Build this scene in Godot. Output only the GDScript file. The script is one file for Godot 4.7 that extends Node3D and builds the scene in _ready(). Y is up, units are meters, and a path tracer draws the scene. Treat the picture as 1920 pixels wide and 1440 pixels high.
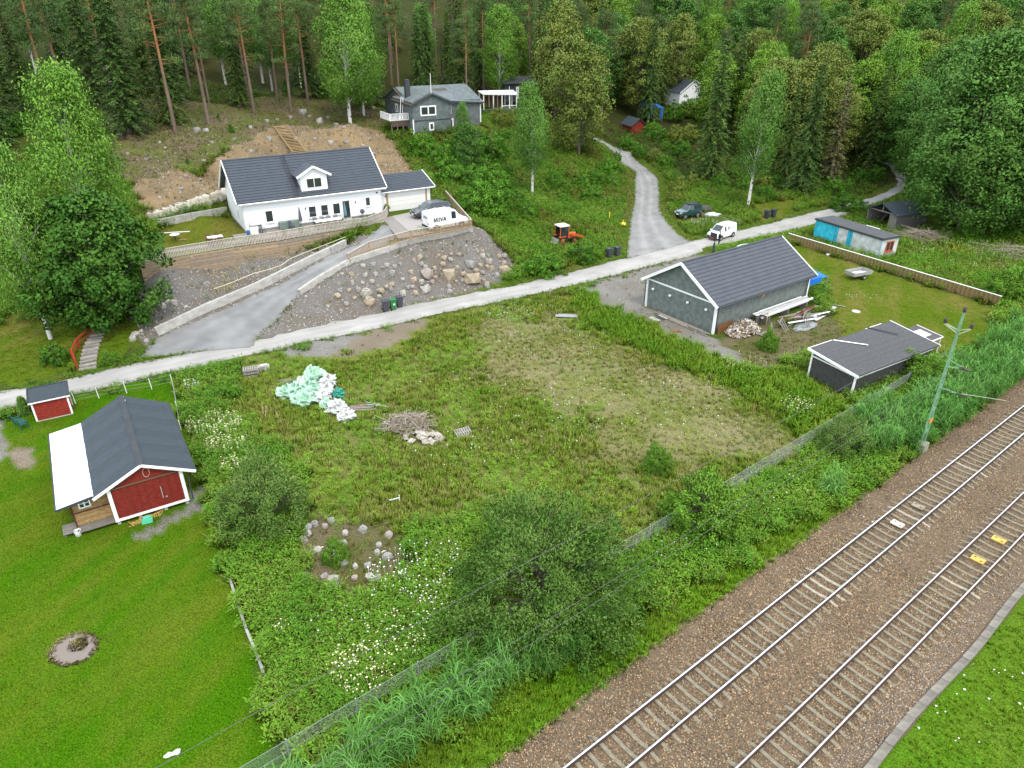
extends Node3D
# ---------------------------------------------------------------- camera model (drone, 24 mm lens, 26.8 m above the lot)
const FPX := 1333.0
const CAM_H := 26.8
const TILT := 0.486485
const TD := Vector2(0.7843, -0.6204)   # along the railway (x, z)
const TN := Vector2(0.6204, 0.7843)    # across the railway
var rng := RandomNumberGenerator.new()
var names := {}
var mats := {}
var texs := {}
var nz := FastNoiseLite.new()
var nz2 := FastNoiseLite.new()

func ray(px, py) -> Vector3:
	var u: float = (px - 960.0) / FPX
	var v: float = -(py - 720.0) / FPX
	return Vector3(u, v * cos(TILT) - sin(TILT), -(cos(TILT) + v * sin(TILT)))

func gp(px, py, h := 0.0) -> Vector3:      # where the ray of a photo pixel meets the level h
	var r := ray(px, py)
	var t: float = (CAM_H - h) / -r.y
	return Vector3(r.x * t, h, r.z * t)

func hit(px, py) -> Vector3:               # where it meets the terrain
	var r := ray(px, py)
	var t := 14.0
	var last := t
	while t < 420.0:
		var p := Vector3(0, CAM_H, 0) + r * t
		if p.y < hgt(p.x, p.z):
			break
		last = t
		t += 0.5
	var a := last
	var b := t
	for i in 12:
		var m := (a + b) * 0.5
		var p := Vector3(0, CAM_H, 0) + r * m
		if p.y < hgt(p.x, p.z):
			b = m
		else:
			a = m
	var q := Vector3(0, CAM_H, 0) + r * b
	return Vector3(q.x, hgt(q.x, q.z), q.z)

func topx(p: Vector3, py: float) -> float:  # height of a thing standing at p whose top is seen at row py
	var k := (720.0 - py) / FPX
	var d := -p.z
	# (d sinT + y cosT) = k (d cosT - y sinT)
	var y := d * (k * cos(TILT) - sin(TILT)) / (cos(TILT) + k * sin(TILT))
	return y + CAM_H - p.y

# ---------------------------------------------------------------- mesh builder
class B:
	var v := PackedVector3Array()
	var n := PackedVector3Array()
	var c := PackedColorArray()
	var ix := PackedInt32Array()
	var col := Color(1, 1, 1)
	func quad(a: Vector3, b: Vector3, cc: Vector3, d: Vector3, nn = null) -> void:   # corners clockwise seen from outside
		var m: Vector3 = (cc - a).cross(b - a).normalized() if nn == null else nn
		if nn == null and m.length_squared() < 0.5:
			m = (d - a).cross(cc - a).normalized()
		var k := v.size()
		v.append_array([a, b, cc, d]); n.append_array([m, m, m, m]); c.append_array([col, col, col, col])
		ix.append_array([k, k + 1, k + 2, k, k + 2, k + 3])
	func tri(a: Vector3, b: Vector3, cc: Vector3, nn = null) -> void:
		var m: Vector3 = (cc - a).cross(b - a).normalized() if nn == null else nn
		var k := v.size()
		v.append_array([a, b, cc]); n.append_array([m, m, m]); c.append_array([col, col, col]); ix.append_array([k, k + 1, k + 2])
	func box(at: Vector3, s: Vector3, bs := Basis()) -> B:
		var x := bs.x * s.x * 0.5
		var y := bs.y * s.y * 0.5
		var z := bs.z * s.z * 0.5
		quad(at - x - y + z, at - x + y + z, at + x + y + z, at + x - y + z)
		quad(at + x - y - z, at + x + y - z, at - x + y - z, at - x - y - z)
		quad(at - x - y - z, at - x + y - z, at - x + y + z, at - x - y + z)
		quad(at + x - y + z, at + x + y + z, at + x + y - z, at + x - y - z)
		quad(at - x + y + z, at - x + y - z, at + x + y - z, at + x + y + z)
		quad(at - x - y - z, at - x - y + z, at + x - y + z, at + x - y - z)
		return self
	func bar(a: Vector3, b: Vector3, w: float, h: float, up := Vector3.UP) -> B:      # a beam from a to b
		var z := (b - a).normalized()
		var x := up.cross(z)
		if x.length() < 0.01:
			x = Vector3.RIGHT
		x = x.normalized()
		var y := z.cross(x)
		return box((a + b) * 0.5, Vector3(w, h, a.distance_to(b)), Basis(x, y, z))
	func tube(pts: Array, r0: float, r1: float, sides := 6, cap := true) -> B:
		var k0 := v.size()
		var m := pts.size()
		for i in m:
			var t: Vector3 = (pts[mini(i + 1, m - 1)] - pts[maxi(i - 1, 0)]).normalized()
			var x := t.cross(Vector3.UP if absf(t.y) < 0.9 else Vector3.RIGHT).normalized()
			var y := x.cross(t)
			var r := lerpf(r0, r1, float(i) / (m - 1))
			for s in sides:
				var a := TAU * s / sides
				var dd := x * cos(a) + y * sin(a)
				v.append(pts[i] + dd * r); n.append(dd); c.append(col)
		for i in m - 1:
			for s in sides:
				var a := k0 + i * sides + s
				var b := k0 + i * sides + (s + 1) % sides
				ix.append_array([a, b, b + sides, a, b + sides, a + sides])
		if cap:
			for e in [0, m - 1]:
				var k := v.size()
				var dn: Vector3 = (pts[e] - pts[1 if e == 0 else m - 2]).normalized()
				for s in sides:
					v.append(v[k0 + e * sides + s]); n.append(dn); c.append(col)
				for s in sides - 2:
					if e == 0:
						ix.append_array([k, k + s + 2, k + s + 1])
					else:
						ix.append_array([k, k + s + 1, k + s + 2])
		return self
	func prism(poly: Array, depth: float, bs := Basis(), at := Vector3.ZERO) -> B:     # polygon (x, y) counter-clockwise, from z=0 back to z=-depth
		var f := []
		var r := []
		for p in poly:
			f.append(at + bs * Vector3(p.x, p.y, 0)); r.append(at + bs * Vector3(p.x, p.y, -depth))
		var pk := PackedVector2Array(poly)
		var t := Geometry2D.triangulate_polygon(pk)
		for i in range(0, t.size(), 3):
			var q := [t[i], t[i + 1], t[i + 2]]
			if (pk[q[1]] - pk[q[0]]).cross(pk[q[2]] - pk[q[0]]) > 0:
				q = [q[0], q[2], q[1]]
			tri(f[q[0]], f[q[1]], f[q[2]])
			tri(r[q[0]], r[q[2]], r[q[1]])
		for i in poly.size():
			var j := (i + 1) % poly.size()
			quad(f[i], r[i], r[j], f[j])
		return self
	func lathe(prof: Array, sides := 12, at := Vector3.ZERO) -> B:                     # (radius, height) from bottom to top
		var k0 := v.size()
		for i in prof.size():
			var t: Vector2 = prof[mini(i + 1, prof.size() - 1)] - prof[maxi(i - 1, 0)]
			var m := Vector2(t.y, -t.x).normalized()
			for s in sides:
				var a := TAU * s / sides
				v.append(at + Vector3(cos(a) * prof[i].x, prof[i].y, sin(a) * prof[i].x))
				n.append(Vector3(cos(a) * m.x, m.y, sin(a) * m.x).normalized()); c.append(col)
		for i in prof.size() - 1:
			for s in sides:
				var a := k0 + i * sides + s
				var b := k0 + i * sides + (s + 1) % sides
				ix.append_array([a, b + sides, a + sides, a, b, b + sides])
		return self
	func mesh() -> ArrayMesh:
		var arr := []
		arr.resize(Mesh.ARRAY_MAX)
		arr[Mesh.ARRAY_VERTEX] = v
		arr[Mesh.ARRAY_NORMAL] = n
		arr[Mesh.ARRAY_COLOR] = c
		arr[Mesh.ARRAY_INDEX] = ix
		var m := ArrayMesh.new()
		m.add_surface_from_arrays(Mesh.PRIMITIVE_TRIANGLES, arr)
		return m

func rock(b: B, at: Vector3, s: Vector3, sd: int, cuts := 5) -> void:    # an angular stone
	var r := RandomNumberGenerator.new()
	r.seed = sd
	var bs := Basis(Vector3.UP, r.randf() * TAU) * Basis(Vector3.RIGHT, r.randf_range(-0.3, 0.3))
	var rings := 3
	var pts := []
	for i in rings + 2:
		var row := []
		var la := -PI / 2 + PI * i / (rings + 1)
		for j in cuts:
			var lo := TAU * j / cuts + i * 0.5
			var d := Vector3(cos(la) * cos(lo), sin(la), cos(la) * sin(lo))
			var box := pow(maxf(absf(d.x), maxf(absf(d.y), absf(d.z))), 0.75)     # blocky, broken faces
			row.append(at + bs * (d / box * s * 0.42 * r.randf_range(0.8, 1.12)))
		pts.append(row)
	for i in rings + 1:
		for j in cuts:
			var k := (j + 1) % cuts
			if i > 0:
				b.tri(pts[i][j], pts[i + 1][j], pts[i][k])
			if i < rings:
				b.tri(pts[i][k], pts[i + 1][j], pts[i + 1][k])
	# close the poles
	for j in range(1, cuts - 1):
		b.tri(pts[0][0], pts[0][j], pts[0][j + 1])
		b.tri(pts[rings + 1][0], pts[rings + 1][j + 1], pts[rings + 1][j])

# ---------------------------------------------------------------- nodes
func numbered(called: String) -> String:
	var k: int = names.get(called, -1) + 1
	names[called] = k
	return called if k == 0 else "%s_%03d" % [called, k]

func tag(o: Node, label: String, category := "", group := "", kind := "") -> Node:
	if label: o.set_meta("label", label)
	if category: o.set_meta("category", category)
	if group: o.set_meta("group", group)
	if kind: o.set_meta("kind", kind)
	return o

func thing(called: String, label: String, category: String, at := Vector3.ZERO, turn := 0.0, group := "") -> Node3D:
	var o := Node3D.new()
	o.name = numbered(called)
	add_child(o)
	o.position = at
	o.rotation.y = turn
	tag(o, label, category, group)
	return o

func part(parent: Node, called: String, what, m: Material, at := Vector3.ZERO, turn := 0.0) -> MeshInstance3D:
	var o := MeshInstance3D.new()
	o.name = called
	o.mesh = what.mesh() if what is B else what
	o.material_override = m
	parent.add_child(o, true)
	o.position = at
	o.rotation.y = turn
	return o

func solo(called: String, label: String, category: String, what, m: Material, at := Vector3.ZERO, turn := 0.0, group := "") -> MeshInstance3D:
	var o := MeshInstance3D.new()
	o.name = numbered(called)
	o.mesh = what.mesh() if what is B else what
	o.material_override = m
	add_child(o)
	o.position = at
	o.rotation.y = turn
	tag(o, label, category, group)
	return o

func ground_piece(called: String, what, m: Material) -> MeshInstance3D:
	var o := solo(called, "", "", what, m)
	o.set_meta("kind", "structure")
	return o

func clone(src: Node3D, at: Vector3, turn := 0.0, label := "", group := "", size := 1.0) -> Node3D:
	var o: Node3D = src.duplicate()
	o.name = numbered(String(src.name).rstrip("0123456789").rstrip("_"))
	add_child(o)
	o.position = at
	o.rotation = Vector3(0, turn, 0)
	o.scale = Vector3.ONE * size
	if label: o.set_meta("label", label)
	if group: o.set_meta("group", group)
	return o

func stuff(called: String, label: String, category: String, m: Mesh, material: Material, xs: Array, cols: Array) -> void:
	var mm := MultiMesh.new()
	mm.transform_format = MultiMesh.TRANSFORM_3D
	mm.use_colors = true
	mm.mesh = m
	mm.instance_count = xs.size()
	for i in xs.size():
		mm.set_instance_transform(i, xs[i])
		mm.set_instance_color(i, cols[i])
	var o := MultiMeshInstance3D.new()
	o.name = numbered(called)
	o.multimesh = mm
	o.material_override = material
	add_child(o)
	tag(o, label, category, "", "stuff")

# ---------------------------------------------------------------- materials
func noise_tex(key: String, freq: float, lo: float, hi: float, oct := 4, size := 512, type := FastNoiseLite.TYPE_SIMPLEX_SMOOTH) -> ImageTexture:
	if texs.has(key):
		return texs[key]
	var f := FastNoiseLite.new()
	f.seed = hash(key) % 9999
	f.noise_type = type
	f.frequency = freq
	f.fractal_octaves = oct
	f.fractal_gain = 0.6
	var im := f.get_seamless_image(size, size)
	var out := Image.create(size, size, false, Image.FORMAT_RGB8)
	for y in size:
		for x in size:
			var g := lerpf(lo, hi, im.get_pixel(x, y).r)
			out.set_pixel(x, y, Color(g, g, g))
	texs[key] = ImageTexture.create_from_image(out)
	return texs[key]

func streak_tex(key: String, along: int, across: int, lo: float, hi: float) -> ImageTexture:
	if texs.has(key):
		return texs[key]
	var f := FastNoiseLite.new()
	f.seed = 77
	f.frequency = 0.02
	f.fractal_octaves = 4
	var out := Image.create(256, 256, false, Image.FORMAT_RGB8)
	for y in 256:
		for x in 256:
			var a := f.get_noise_2d(x * along, y * across)
			var b := f.get_noise_2d((x - 256) * along, y * across)
			var g := lerpf(lo, hi, clampf(0.5 + 0.9 * lerpf(a, b, x / 256.0), 0, 1))
			out.set_pixel(x, y, Color(g, g, g))
	texs[key] = ImageTexture.create_from_image(out)
	return texs[key]

# key, linear colour, roughness; tex: "" plain, "grain" small speckle, "blotch" weathering, "wood" streaks
func mat(key: String, c := Color(0.5, 0.5, 0.5), rough := 0.85, tex := "blotch", metal := 0.0, size := 1.0) -> StandardMaterial3D:
	if mats.has(key):
		return mats[key]
	var m := StandardMaterial3D.new()
	m.resource_name = key
	m.albedo_color = c.linear_to_srgb()
	m.roughness = rough
	m.metallic = metal
	m.metallic_specular = 0.35
	if tex != "":
		if tex == "grain": m.albedo_texture = noise_tex("grain", 0.09, 0.62, 1.0, 3)
		if tex == "blotch": m.albedo_texture = noise_tex("blotch", 0.008, 0.86, 1.0, 5)
		if tex == "dirty": m.albedo_texture = noise_tex("dirty", 0.012, 0.74, 1.0, 5)
		if tex == "wood": m.albedo_texture = streak_tex("wood", 1, 14, 0.55, 1.0)
		m.uv1_triplanar = true
		m.uv1_scale = Vector3.ONE * ({"grain": 0.6, "blotch": 0.22, "dirty": 0.3, "wood": 0.45}[tex]) * size
	mats[key] = m
	return m

func vmat(key: String, rough := 0.9, through := 0.0, spec := 0.2) -> StandardMaterial3D:    # colours from the mesh and the copies
	if mats.has(key):
		return mats[key]
	var m := StandardMaterial3D.new()
	m.resource_name = key
	m.vertex_color_use_as_albedo = true
	m.roughness = rough
	m.metallic_specular = spec
	m.cull_mode = BaseMaterial3D.CULL_DISABLED
	if through > 0.0:
		m.backlight_enabled = true
		m.backlight = Color(through, through, through)
	mats[key] = m
	return m

func glass(key := "window_glass", c := Color(0.03, 0.04, 0.04), rough := 0.06) -> StandardMaterial3D:
	if mats.has(key):
		return mats[key]
	var m := StandardMaterial3D.new()
	m.resource_name = key
	m.albedo_color = c.linear_to_srgb()
	m.roughness = rough
	m.metallic_specular = 0.6
	mats[key] = m
	return m
# ---------------------------------------------------------------- terrain
const GX0 := -150.0
const GZ0 := -270.0
const GW := 311
const GH := 300
var hg := PackedFloat32Array()
var zones := []
var zg := PackedByteArray()      # zone of each half metre
const ZX0 := -62.0
const ZZ0 := -142.0
const ZW := 300
const ZH := 266

func hgrid(x: float, z: float) -> float:
	var fx := clampf(x - GX0, 0, GW - 1.001)
	var fz := clampf(z - GZ0, 0, GH - 1.001)
	var i := int(fx)
	var j := int(fz)
	var u := fx - i
	var w := fz - j
	var k := j * GW + i
	return lerpf(lerpf(hg[k], hg[k + 1], u), lerpf(hg[k + GW], hg[k + GW + 1], u), w)

func hgt(x: float, z: float) -> float:
	var h := hgrid(x, z)
	if z < GZ0: h += (GZ0 - z) * 0.10
	var v := x * TN.x + z * TN.y
	h += 0.30 * smoothstep(-17.0, -14.4, v)
	return h

func make_terrain() -> void:
	var pts := []   # photo column, row, height of the ground seen there
	for a in [[0,752,0],[240,698,0],[480,652,0],[700,608,0],[960,546,0],[1200,490,0],[1440,432,0],[1560,396,.15],[1660,365,.6],[1690,345,1.0],[1672,305,2.5],
		[100,900,0],[500,1200,0],[900,700,0],[1500,560,0],[1800,560,0],[1880,480,0],[560,760,0],[700,800,0],[1100,620,0],[1300,700,0],[60,712,0],[160,690,.05],
		[95,635,.9],[20,600,1.6],[215,605,1.3],[250,560,2.2],[100,520,3.4],[30,420,5.5],[0,330,9],[205,660,.3],[180,600,1.4],
		[330,657,.05],[430,608,.9],[530,555,2.1],[600,512,3.2],[660,470,4.3],[715,432,4.95],[300,628,.7],[390,592,1.45],[470,625,.35],[565,550,2.1],[655,500,3.7],[420,640,.3],
		[700,496,3.6],[770,465,4.2],[885,440,4.3],[560,612,.1],[690,588,.1],[800,562,.1],[900,538,.15],[965,508,.2],[1010,512,.1],
		[975,470,.8],[940,440,2.2],[905,415,3.6],[900,380,4.4],[868,360,4.9],
		[285,484,4.9],[480,453,4.9],[640,427,4.9],[715,414,4.95],[278,522,3.3],[420,503,2.9],[520,490,2.9],[640,466,3.4],[690,450,4.4],[345,560,2.4],[270,560,2.3],[420,555,2.2],
		[305,440,5],[425,410,5],[462,437,5],[427,404,5],[718,402,5],[808,386,5],[838,367,5],[880,425,4.95],[270,460,5],[255,480,4.6],[255,520,3.2],[770,420,4.97],
		[300,413,5.7],[420,394,5.7],[330,390,7.0],[420,360,7.3],[250,430,6.0],[230,400,7.0],
		[250,345,8.2],[330,322,8.7],[400,295,9.2],[480,262,9.7],[527,240,10.1],[600,243,10],[690,238,9.6],[722,275,7.6],
		[330,252,10.7],[391,232,11.2],[480,225,11.4],[660,228,10.9],[250,220,12.2],[200,170,14.5],[400,190,12.6],[540,150,13.6],[735,155,13.4],[900,140,13.8],[980,132,14],
		[776,252,9],[890,245,9],[735,215,10.0],[760,165,12.4],[860,200,10.6],[930,190,11],[980,180,11.2],[700,175,12.2],
		[960,250,7.6],[980,310,5],[900,335,4.6],[820,305,5.6],[840,270,7.6],[1000,370,2.6],[1100,330,3.6],[1120,282,5],[1050,455,.8],[1148,480,.15],[960,440,1.4],[1080,400,1.7],[1150,400,.9],[1000,490,.4],
		[1225,440,.15],[1212,400,.6],[1213,360,1.3],[1210,330,2.3],[1180,300,3.5],[1145,272,4.8],
		[1290,412,.6],[1300,350,2.0],[1350,300,3.4],[1250,262,5.6],[1200,250,5.8],[1290,190,8.6],[1400,388,.8],[1450,395,.5],[1555,342,1.2],[1500,372,.6],[1600,300,2.8],[1675,248,5.6],[1330,332,2.3],[1750,385,.5],[1850,405,.4],[1919,425,.2]]:
		var p := gp(a[0], a[1], a[2])
		pts.append(p)
	for a in [[-150,40,0],[160,40,0],[0,40,0],[-150,-30,0.5],[160,-40,0],[-70,-20,0],[100,-60,0],[-39,-93,5.4],[-23,-98,5.4],[-12,-101,5.4],[-40,-97,6.0],[-33,-105,6.2],[-24,-107,6.2],[-14,-105,5.6],
		[-150,-140,19],[-70,-150,17],[-60,-190,24],[0,-200,20],[60,-190,15],[110,-150,9],[160,-180,15],[160,-120,4],[160,-80,1],[-150,-80,12],[-110,-60,6],[-75,-70,7],[-75,-100,13],[-75,-125,15],
		[-150,-280,34],[-60,-280,33],[20,-280,30],[90,-280,26],[170,-280,26],[100,-100,1]]:
		pts.append(Vector3(a[0], a[2], a[1]))
	var flat := PackedVector2Array()
	for p in pts: flat.append(Vector2(p.x, p.z))
	var t := Geometry2D.triangulate_delaunay(flat)
	hg.resize(GW * GH)
	for i in range(0, t.size(), 3):
		var a: Vector3 = pts[t[i]]
		var b: Vector3 = pts[t[i + 1]]
		var c: Vector3 = pts[t[i + 2]]
		var d := (b.z - c.z) * (a.x - c.x) + (c.x - b.x) * (a.z - c.z)
		if absf(d) < 1e-6: continue
		for j in range(maxi(0, floori(minf(a.z, minf(b.z, c.z)) - GZ0)), mini(GH - 1, ceili(maxf(a.z, maxf(b.z, c.z)) - GZ0)) + 1):
			for k in range(maxi(0, floori(minf(a.x, minf(b.x, c.x)) - GX0)), mini(GW - 1, ceili(maxf(a.x, maxf(b.x, c.x)) - GX0)) + 1):
				var x := GX0 + k
				var z := GZ0 + j
				var l1 := ((b.z - c.z) * (x - c.x) + (c.x - b.x) * (z - c.z)) / d
				var l2 := ((c.z - a.z) * (x - c.x) + (a.x - c.x) * (z - c.z)) / d
				var l3 := 1.0 - l1 - l2
				if l1 > -0.001 and l2 > -0.001 and l3 > -0.001:
					hg[j * GW + k] = l1 * a.y + l2 * b.y + l3 * c.y
	for pass_ in 2:      # weathered edges
		var s := hg.duplicate()
		for j in range(1, GH - 1):
			for i in range(1, GW - 1):
				var k := j * GW + i
				s[k] = hg[k] * 0.5 + (hg[k - 1] + hg[k + 1] + hg[k - GW] + hg[k + GW]) * 0.125
		hg = s

func roughen() -> void:
	for j in GH:
		for i in GW:
			var x := GX0 + i
			var z := GZ0 + j
			if x > -56 and x < -6 and z > -122 and z < -97: hg[j * GW + i] += .55 * nz2.get_noise_2d(x * .9, z * .9)
			elif z < -125: hg[j * GW + i] += .5 * nz2.get_noise_2d(x * .3, z * .3)

func poly(a: Array, on_terrain := false) -> PackedVector2Array:
	var o := PackedVector2Array()
	for i in range(0, a.size(), 2):
		var p := hit(a[i], a[i + 1]) if on_terrain else gp(a[i], a[i + 1], 0.0)
		o.append(Vector2(p.x, p.z))
	return o

enum {MEADOW, LAWN, LUSH, DRY, VERGE, REED, HEATH, SAND, GRAVEL, RUBBLE, FOREST, YLAWN, SCRUB, TLAWN, PALE, WILD, BARE, TALLG}

func make_zones() -> void:
	for q in [[FOREST, [-300,330, 0,330, 60,260, 205,180, 215,262, 700,160, 960,140, 1130,262, 1240,300, 1300,372, 1440,392, 1590,372, 1700,330, 2300,360, 2300,60, -300,60]],
		[HEATH, [190,170, 420,195, 560,170, 700,185, 730,235, 690,250, 500,262, 380,310, 260,350, 210,330, 195,250]],
		[SAND, [245,350, 330,318, 400,296, 480,256, 527,235, 600,240, 690,238, 735,262, 780,310, 760,360, 600,360, 420,366, 330,398, 270,408]],
		[SCRUB, [-300,730, 0,728, 160,690, 250,655, 300,625, 250,540, 255,470, 0,300, -300,300]],
		[SCRUB, [735,262, 960,200, 1130,262, 1190,310, 1185,440, 1170,480, 960,530, 880,430, 850,360, 790,330]],
		[WILD, [880,440, 1000,380, 1190,420, 1170,490, 960,535, 900,550]],
		[WILD, [1250,400, 1290,340, 1420,370, 1540,350, 1560,392, 1400,432, 1290,455]],
		[TLAWN, [235,470, 300,430, 420,400, 430,395, 470,440, 330,480, 260,490]],
		[RUBBLE, [465,640, 555,545, 652,488, 770,448, 892,424, 962,490, 968,508, 900,541, 690,592, 480,642]],
		[RUBBLE, [262,512, 420,486, 560,464, 700,436, 650,482, 480,560, 300,640, 255,650, 245,590]],
		[LAWN, [-400,850, 0,778, 130,742, 322,703, 345,800, 380,940, 420,1060, 450,1150, 490,1290, 515,1400, 530,1500, -400,1700]],
		[MEADOW, [322,703, 480,667, 980,560, 1180,545, 1330,650, 1500,690, 1600,760, 1500,840, 1400,900, 1000,1100, 900,1240, 530,1480, 505,1330, 430,1090, 345,800]],
		[LUSH, [322,703, 450,670, 420,760, 470,800, 560,880, 560,960, 660,1000, 900,960, 1000,1100, 950,1200, 530,1480, 505,1330, 430,1090, 345,800]],
		[DRY, [880,600, 1010,590, 1100,640, 1180,660, 1330,720, 1460,790, 1490,825, 1420,860, 1340,880, 1230,900, 1120,880, 1150,800, 1000,760, 900,700, 850,640]],
		[BARE, [552,985, 600,968, 690,975, 748,990, 750,1062, 700,1100, 630,1120, 590,1100, 560,1050]],
		[TALLG, [1060,560, 1130,550, 1330,660, 1480,700, 1560,770, 1530,830, 1490,830, 1440,770, 1300,700, 1180,650, 1090,600]],
		[YLAWN, [1440,480, 1480,455, 1860,575, 1850,640, 1760,660, 1560,700, 1480,650, 1560,600, 1530,520]],
		[WILD, [1470,440, 1530,400, 1700,420, 1930,455, 2100,600, 1920,600, 1868,575]],
		[GRAVEL, [1085,540, 1210,500, 1330,470, 1300,500, 1215,530, 1214,575, 1335,632, 1400,655, 1410,690, 1330,665, 1200,605, 1130,570]],
		[BARE, [1350,640, 1480,590, 1560,590, 1600,640, 1500,660, 1420,690]],
		[GRAVEL, [560,645, 680,624, 670,655, 600,668, 520,664]],
		[PALE, [675,624, 800,598, 780,620, 740,645, 640,668]],
		[GRAVEL, [-60,790, 0,785, 15,830, 12,870, -60,880]],
		[GRAVEL, [230,1005, 355,945, 385,905, 375,960, 330,975, 250,1010]],
		[PALE, [20,850, 60,845, 65,875, 20,880]],
		[YLAWN, [-60,600, 60,585, 150,600, 250,600, 250,650, 160,688, 0,724, -60,735]],
		[YLAWN, [1400,392, 1500,378, 1480,405, 1420,420]]]:
		zones.append([q[0], poly(q[1], q[1][0] < 0 and q[1][1] == 600 or q[0] in [FOREST, HEATH, SAND, SCRUB, TLAWN, RUBBLE, WILD])])
	zg.resize(ZW * ZH)
	for j in ZH:
		for i in ZW:
			zg[j * ZW + i] = zone_at(ZX0 + i * 0.5, ZZ0 + j * 0.5)

func zone_at(x: float, z: float) -> int:
	var v := x * TN.x + z * TN.y
	var u := x * TD.x + z * TD.y
	var mid := smoothstep(14.0, 20.0, u) * (1.0 - smoothstep(42.0, 48.0, u))
	if v > clampf(-18.1 + .065 * u, -17.6, -15.2) + nz.get_noise_2d(x * 3, z * 3) * 0.8: return VERGE
	if v > -19.3 + nz.get_noise_2d(x * 2 + 50, z * 2) * 1.6:
		return REED if rng.randf() > mid * 1.1 - .05 + nz.get_noise_2d(x * 2, z * 2 + 70) * .5 else LUSH
	var w := Vector2(x + nz.get_noise_2d(x * 4, z * 4) * 1.0, z + nz.get_noise_2d(x * 4 + 99, z * 4 + 7) * 1.0)
	var r := WILD if z < -60 else LUSH
	if z < -135: r = FOREST
	var w2 := Vector2(x + nz.get_noise_2d(x * 2 + 40, z * 2) * 4.5 + nz2.get_noise_2d(x, z) * 1.2, z + nz.get_noise_2d(x * 2, z * 2 + 80) * 4.5)
	for q in zones:
		if Geometry2D.is_point_in_polygon(w2 if q[0] == DRY else w, q[1]): r = q[0]
	return r

func zone(x: float, z: float) -> int:
	var i := roundi((x - ZX0) * 2)
	var j := roundi((z - ZZ0) * 2)
	if i < 0 or j < 0 or i >= ZW or j >= ZH: return FOREST if z < -100 or x < -60 else LAWN
	return zg[j * ZW + i]

const ZC := {   # linear base colours of the soil and thatch: main, second
	MEADOW: [Color(.17, .23, .035), Color(.26, .26, .09)], LAWN: [Color(.078, .215, .006), Color(.155, .225, .018)], LUSH: [Color(.07, .14, .02), Color(.11, .16, .03)],
	DRY: [Color(.22, .25, .06), Color(.36, .31, .17)], VERGE: [Color(.11, .26, .014), Color(.15, .25, .025)], REED: [Color(.06, .11, .025), Color(.13, .12, .05)],
	HEATH: [Color(.23, .17, .12), Color(.17, .20, .05)], SAND: [Color(.42, .30, .165), Color(.27, .20, .12)], GRAVEL: [Color(.36, .345, .32), Color(.29, .265, .22)],
	RUBBLE: [Color(.28, .265, .25), Color(.235, .20, .165)], FOREST: [Color(.05, .08, .018), Color(.085, .075, .03)], YLAWN: [Color(.14, .22, .016), Color(.27, .255, .06)],
	SCRUB: [Color(.11, .16, .025), Color(.18, .17, .055)], TLAWN: [Color(.16, .23, .017), Color(.22, .22, .045)], PALE: [Color(.36, .29, .22), Color(.29, .245, .175)],
	TALLG: [Color(.10, .20, .02), Color(.16, .22, .04)], WILD: [Color(.10, .18, .022), Color(.17, .19, .045)], BARE: [Color(.24, .20, .12), Color(.15, .15, .05)]}

func ground_color(x: float, z: float) -> Color:
	var q := zone(x, z)
	var a: Color = ZC[q][0]
	var b: Color = ZC[q][1]
	var n := 0.5 + 0.9 * nz.get_noise_2d(x * 1.3 + 31, z * 1.3) + 0.5 * nz2.get_noise_2d(x, z)
	if q == LAWN or q == YLAWN:   # dry streaks left along the mower's tracks
		var s := x * 0.93 + z * 0.36
		n = 0.28 + 0.95 * nz.get_noise_2d(s * 6.0, (z - x * 0.3) * 0.7) + 0.8 * nz.get_noise_2d(x * 0.6, z * 0.6)
	return a.lerp(b, clampf(n, 0, 1))

func sheet(x0: float, z0: float, nx: int, nzz: int, step: float, drop := 0.0, hole := Rect2()) -> B:
	var b := B.new()
	b.v.resize((nx + 1) * (nzz + 1)); b.n.resize(b.v.size()); b.c.resize(b.v.size())
	for j in nzz + 1:
		for i in nx + 1:
			var x := x0 + i * step
			var z := z0 + j * step
			var k := j * (nx + 1) + i
			b.v[k] = Vector3(x, hgt(x, z) - drop, z)
			b.n[k] = Vector3(hgt(x - 0.5, z) - hgt(x + 0.5, z), 1.0, hgt(x, z - 0.5) - hgt(x, z + 0.5)).normalized()
			b.c[k] = ground_color(x, z)
	for j in nzz:
		for i in nx:
			var k := j * (nx + 1) + i
			var r := Rect2(x0 + i * step, z0 + j * step, step, step)
			if hole.size.x > 0 and hole.encloses(r): continue
			b.ix.append_array([k, k + 1, k + nx + 2, k, k + nx + 2, k + nx + 1])
	return b

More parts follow.
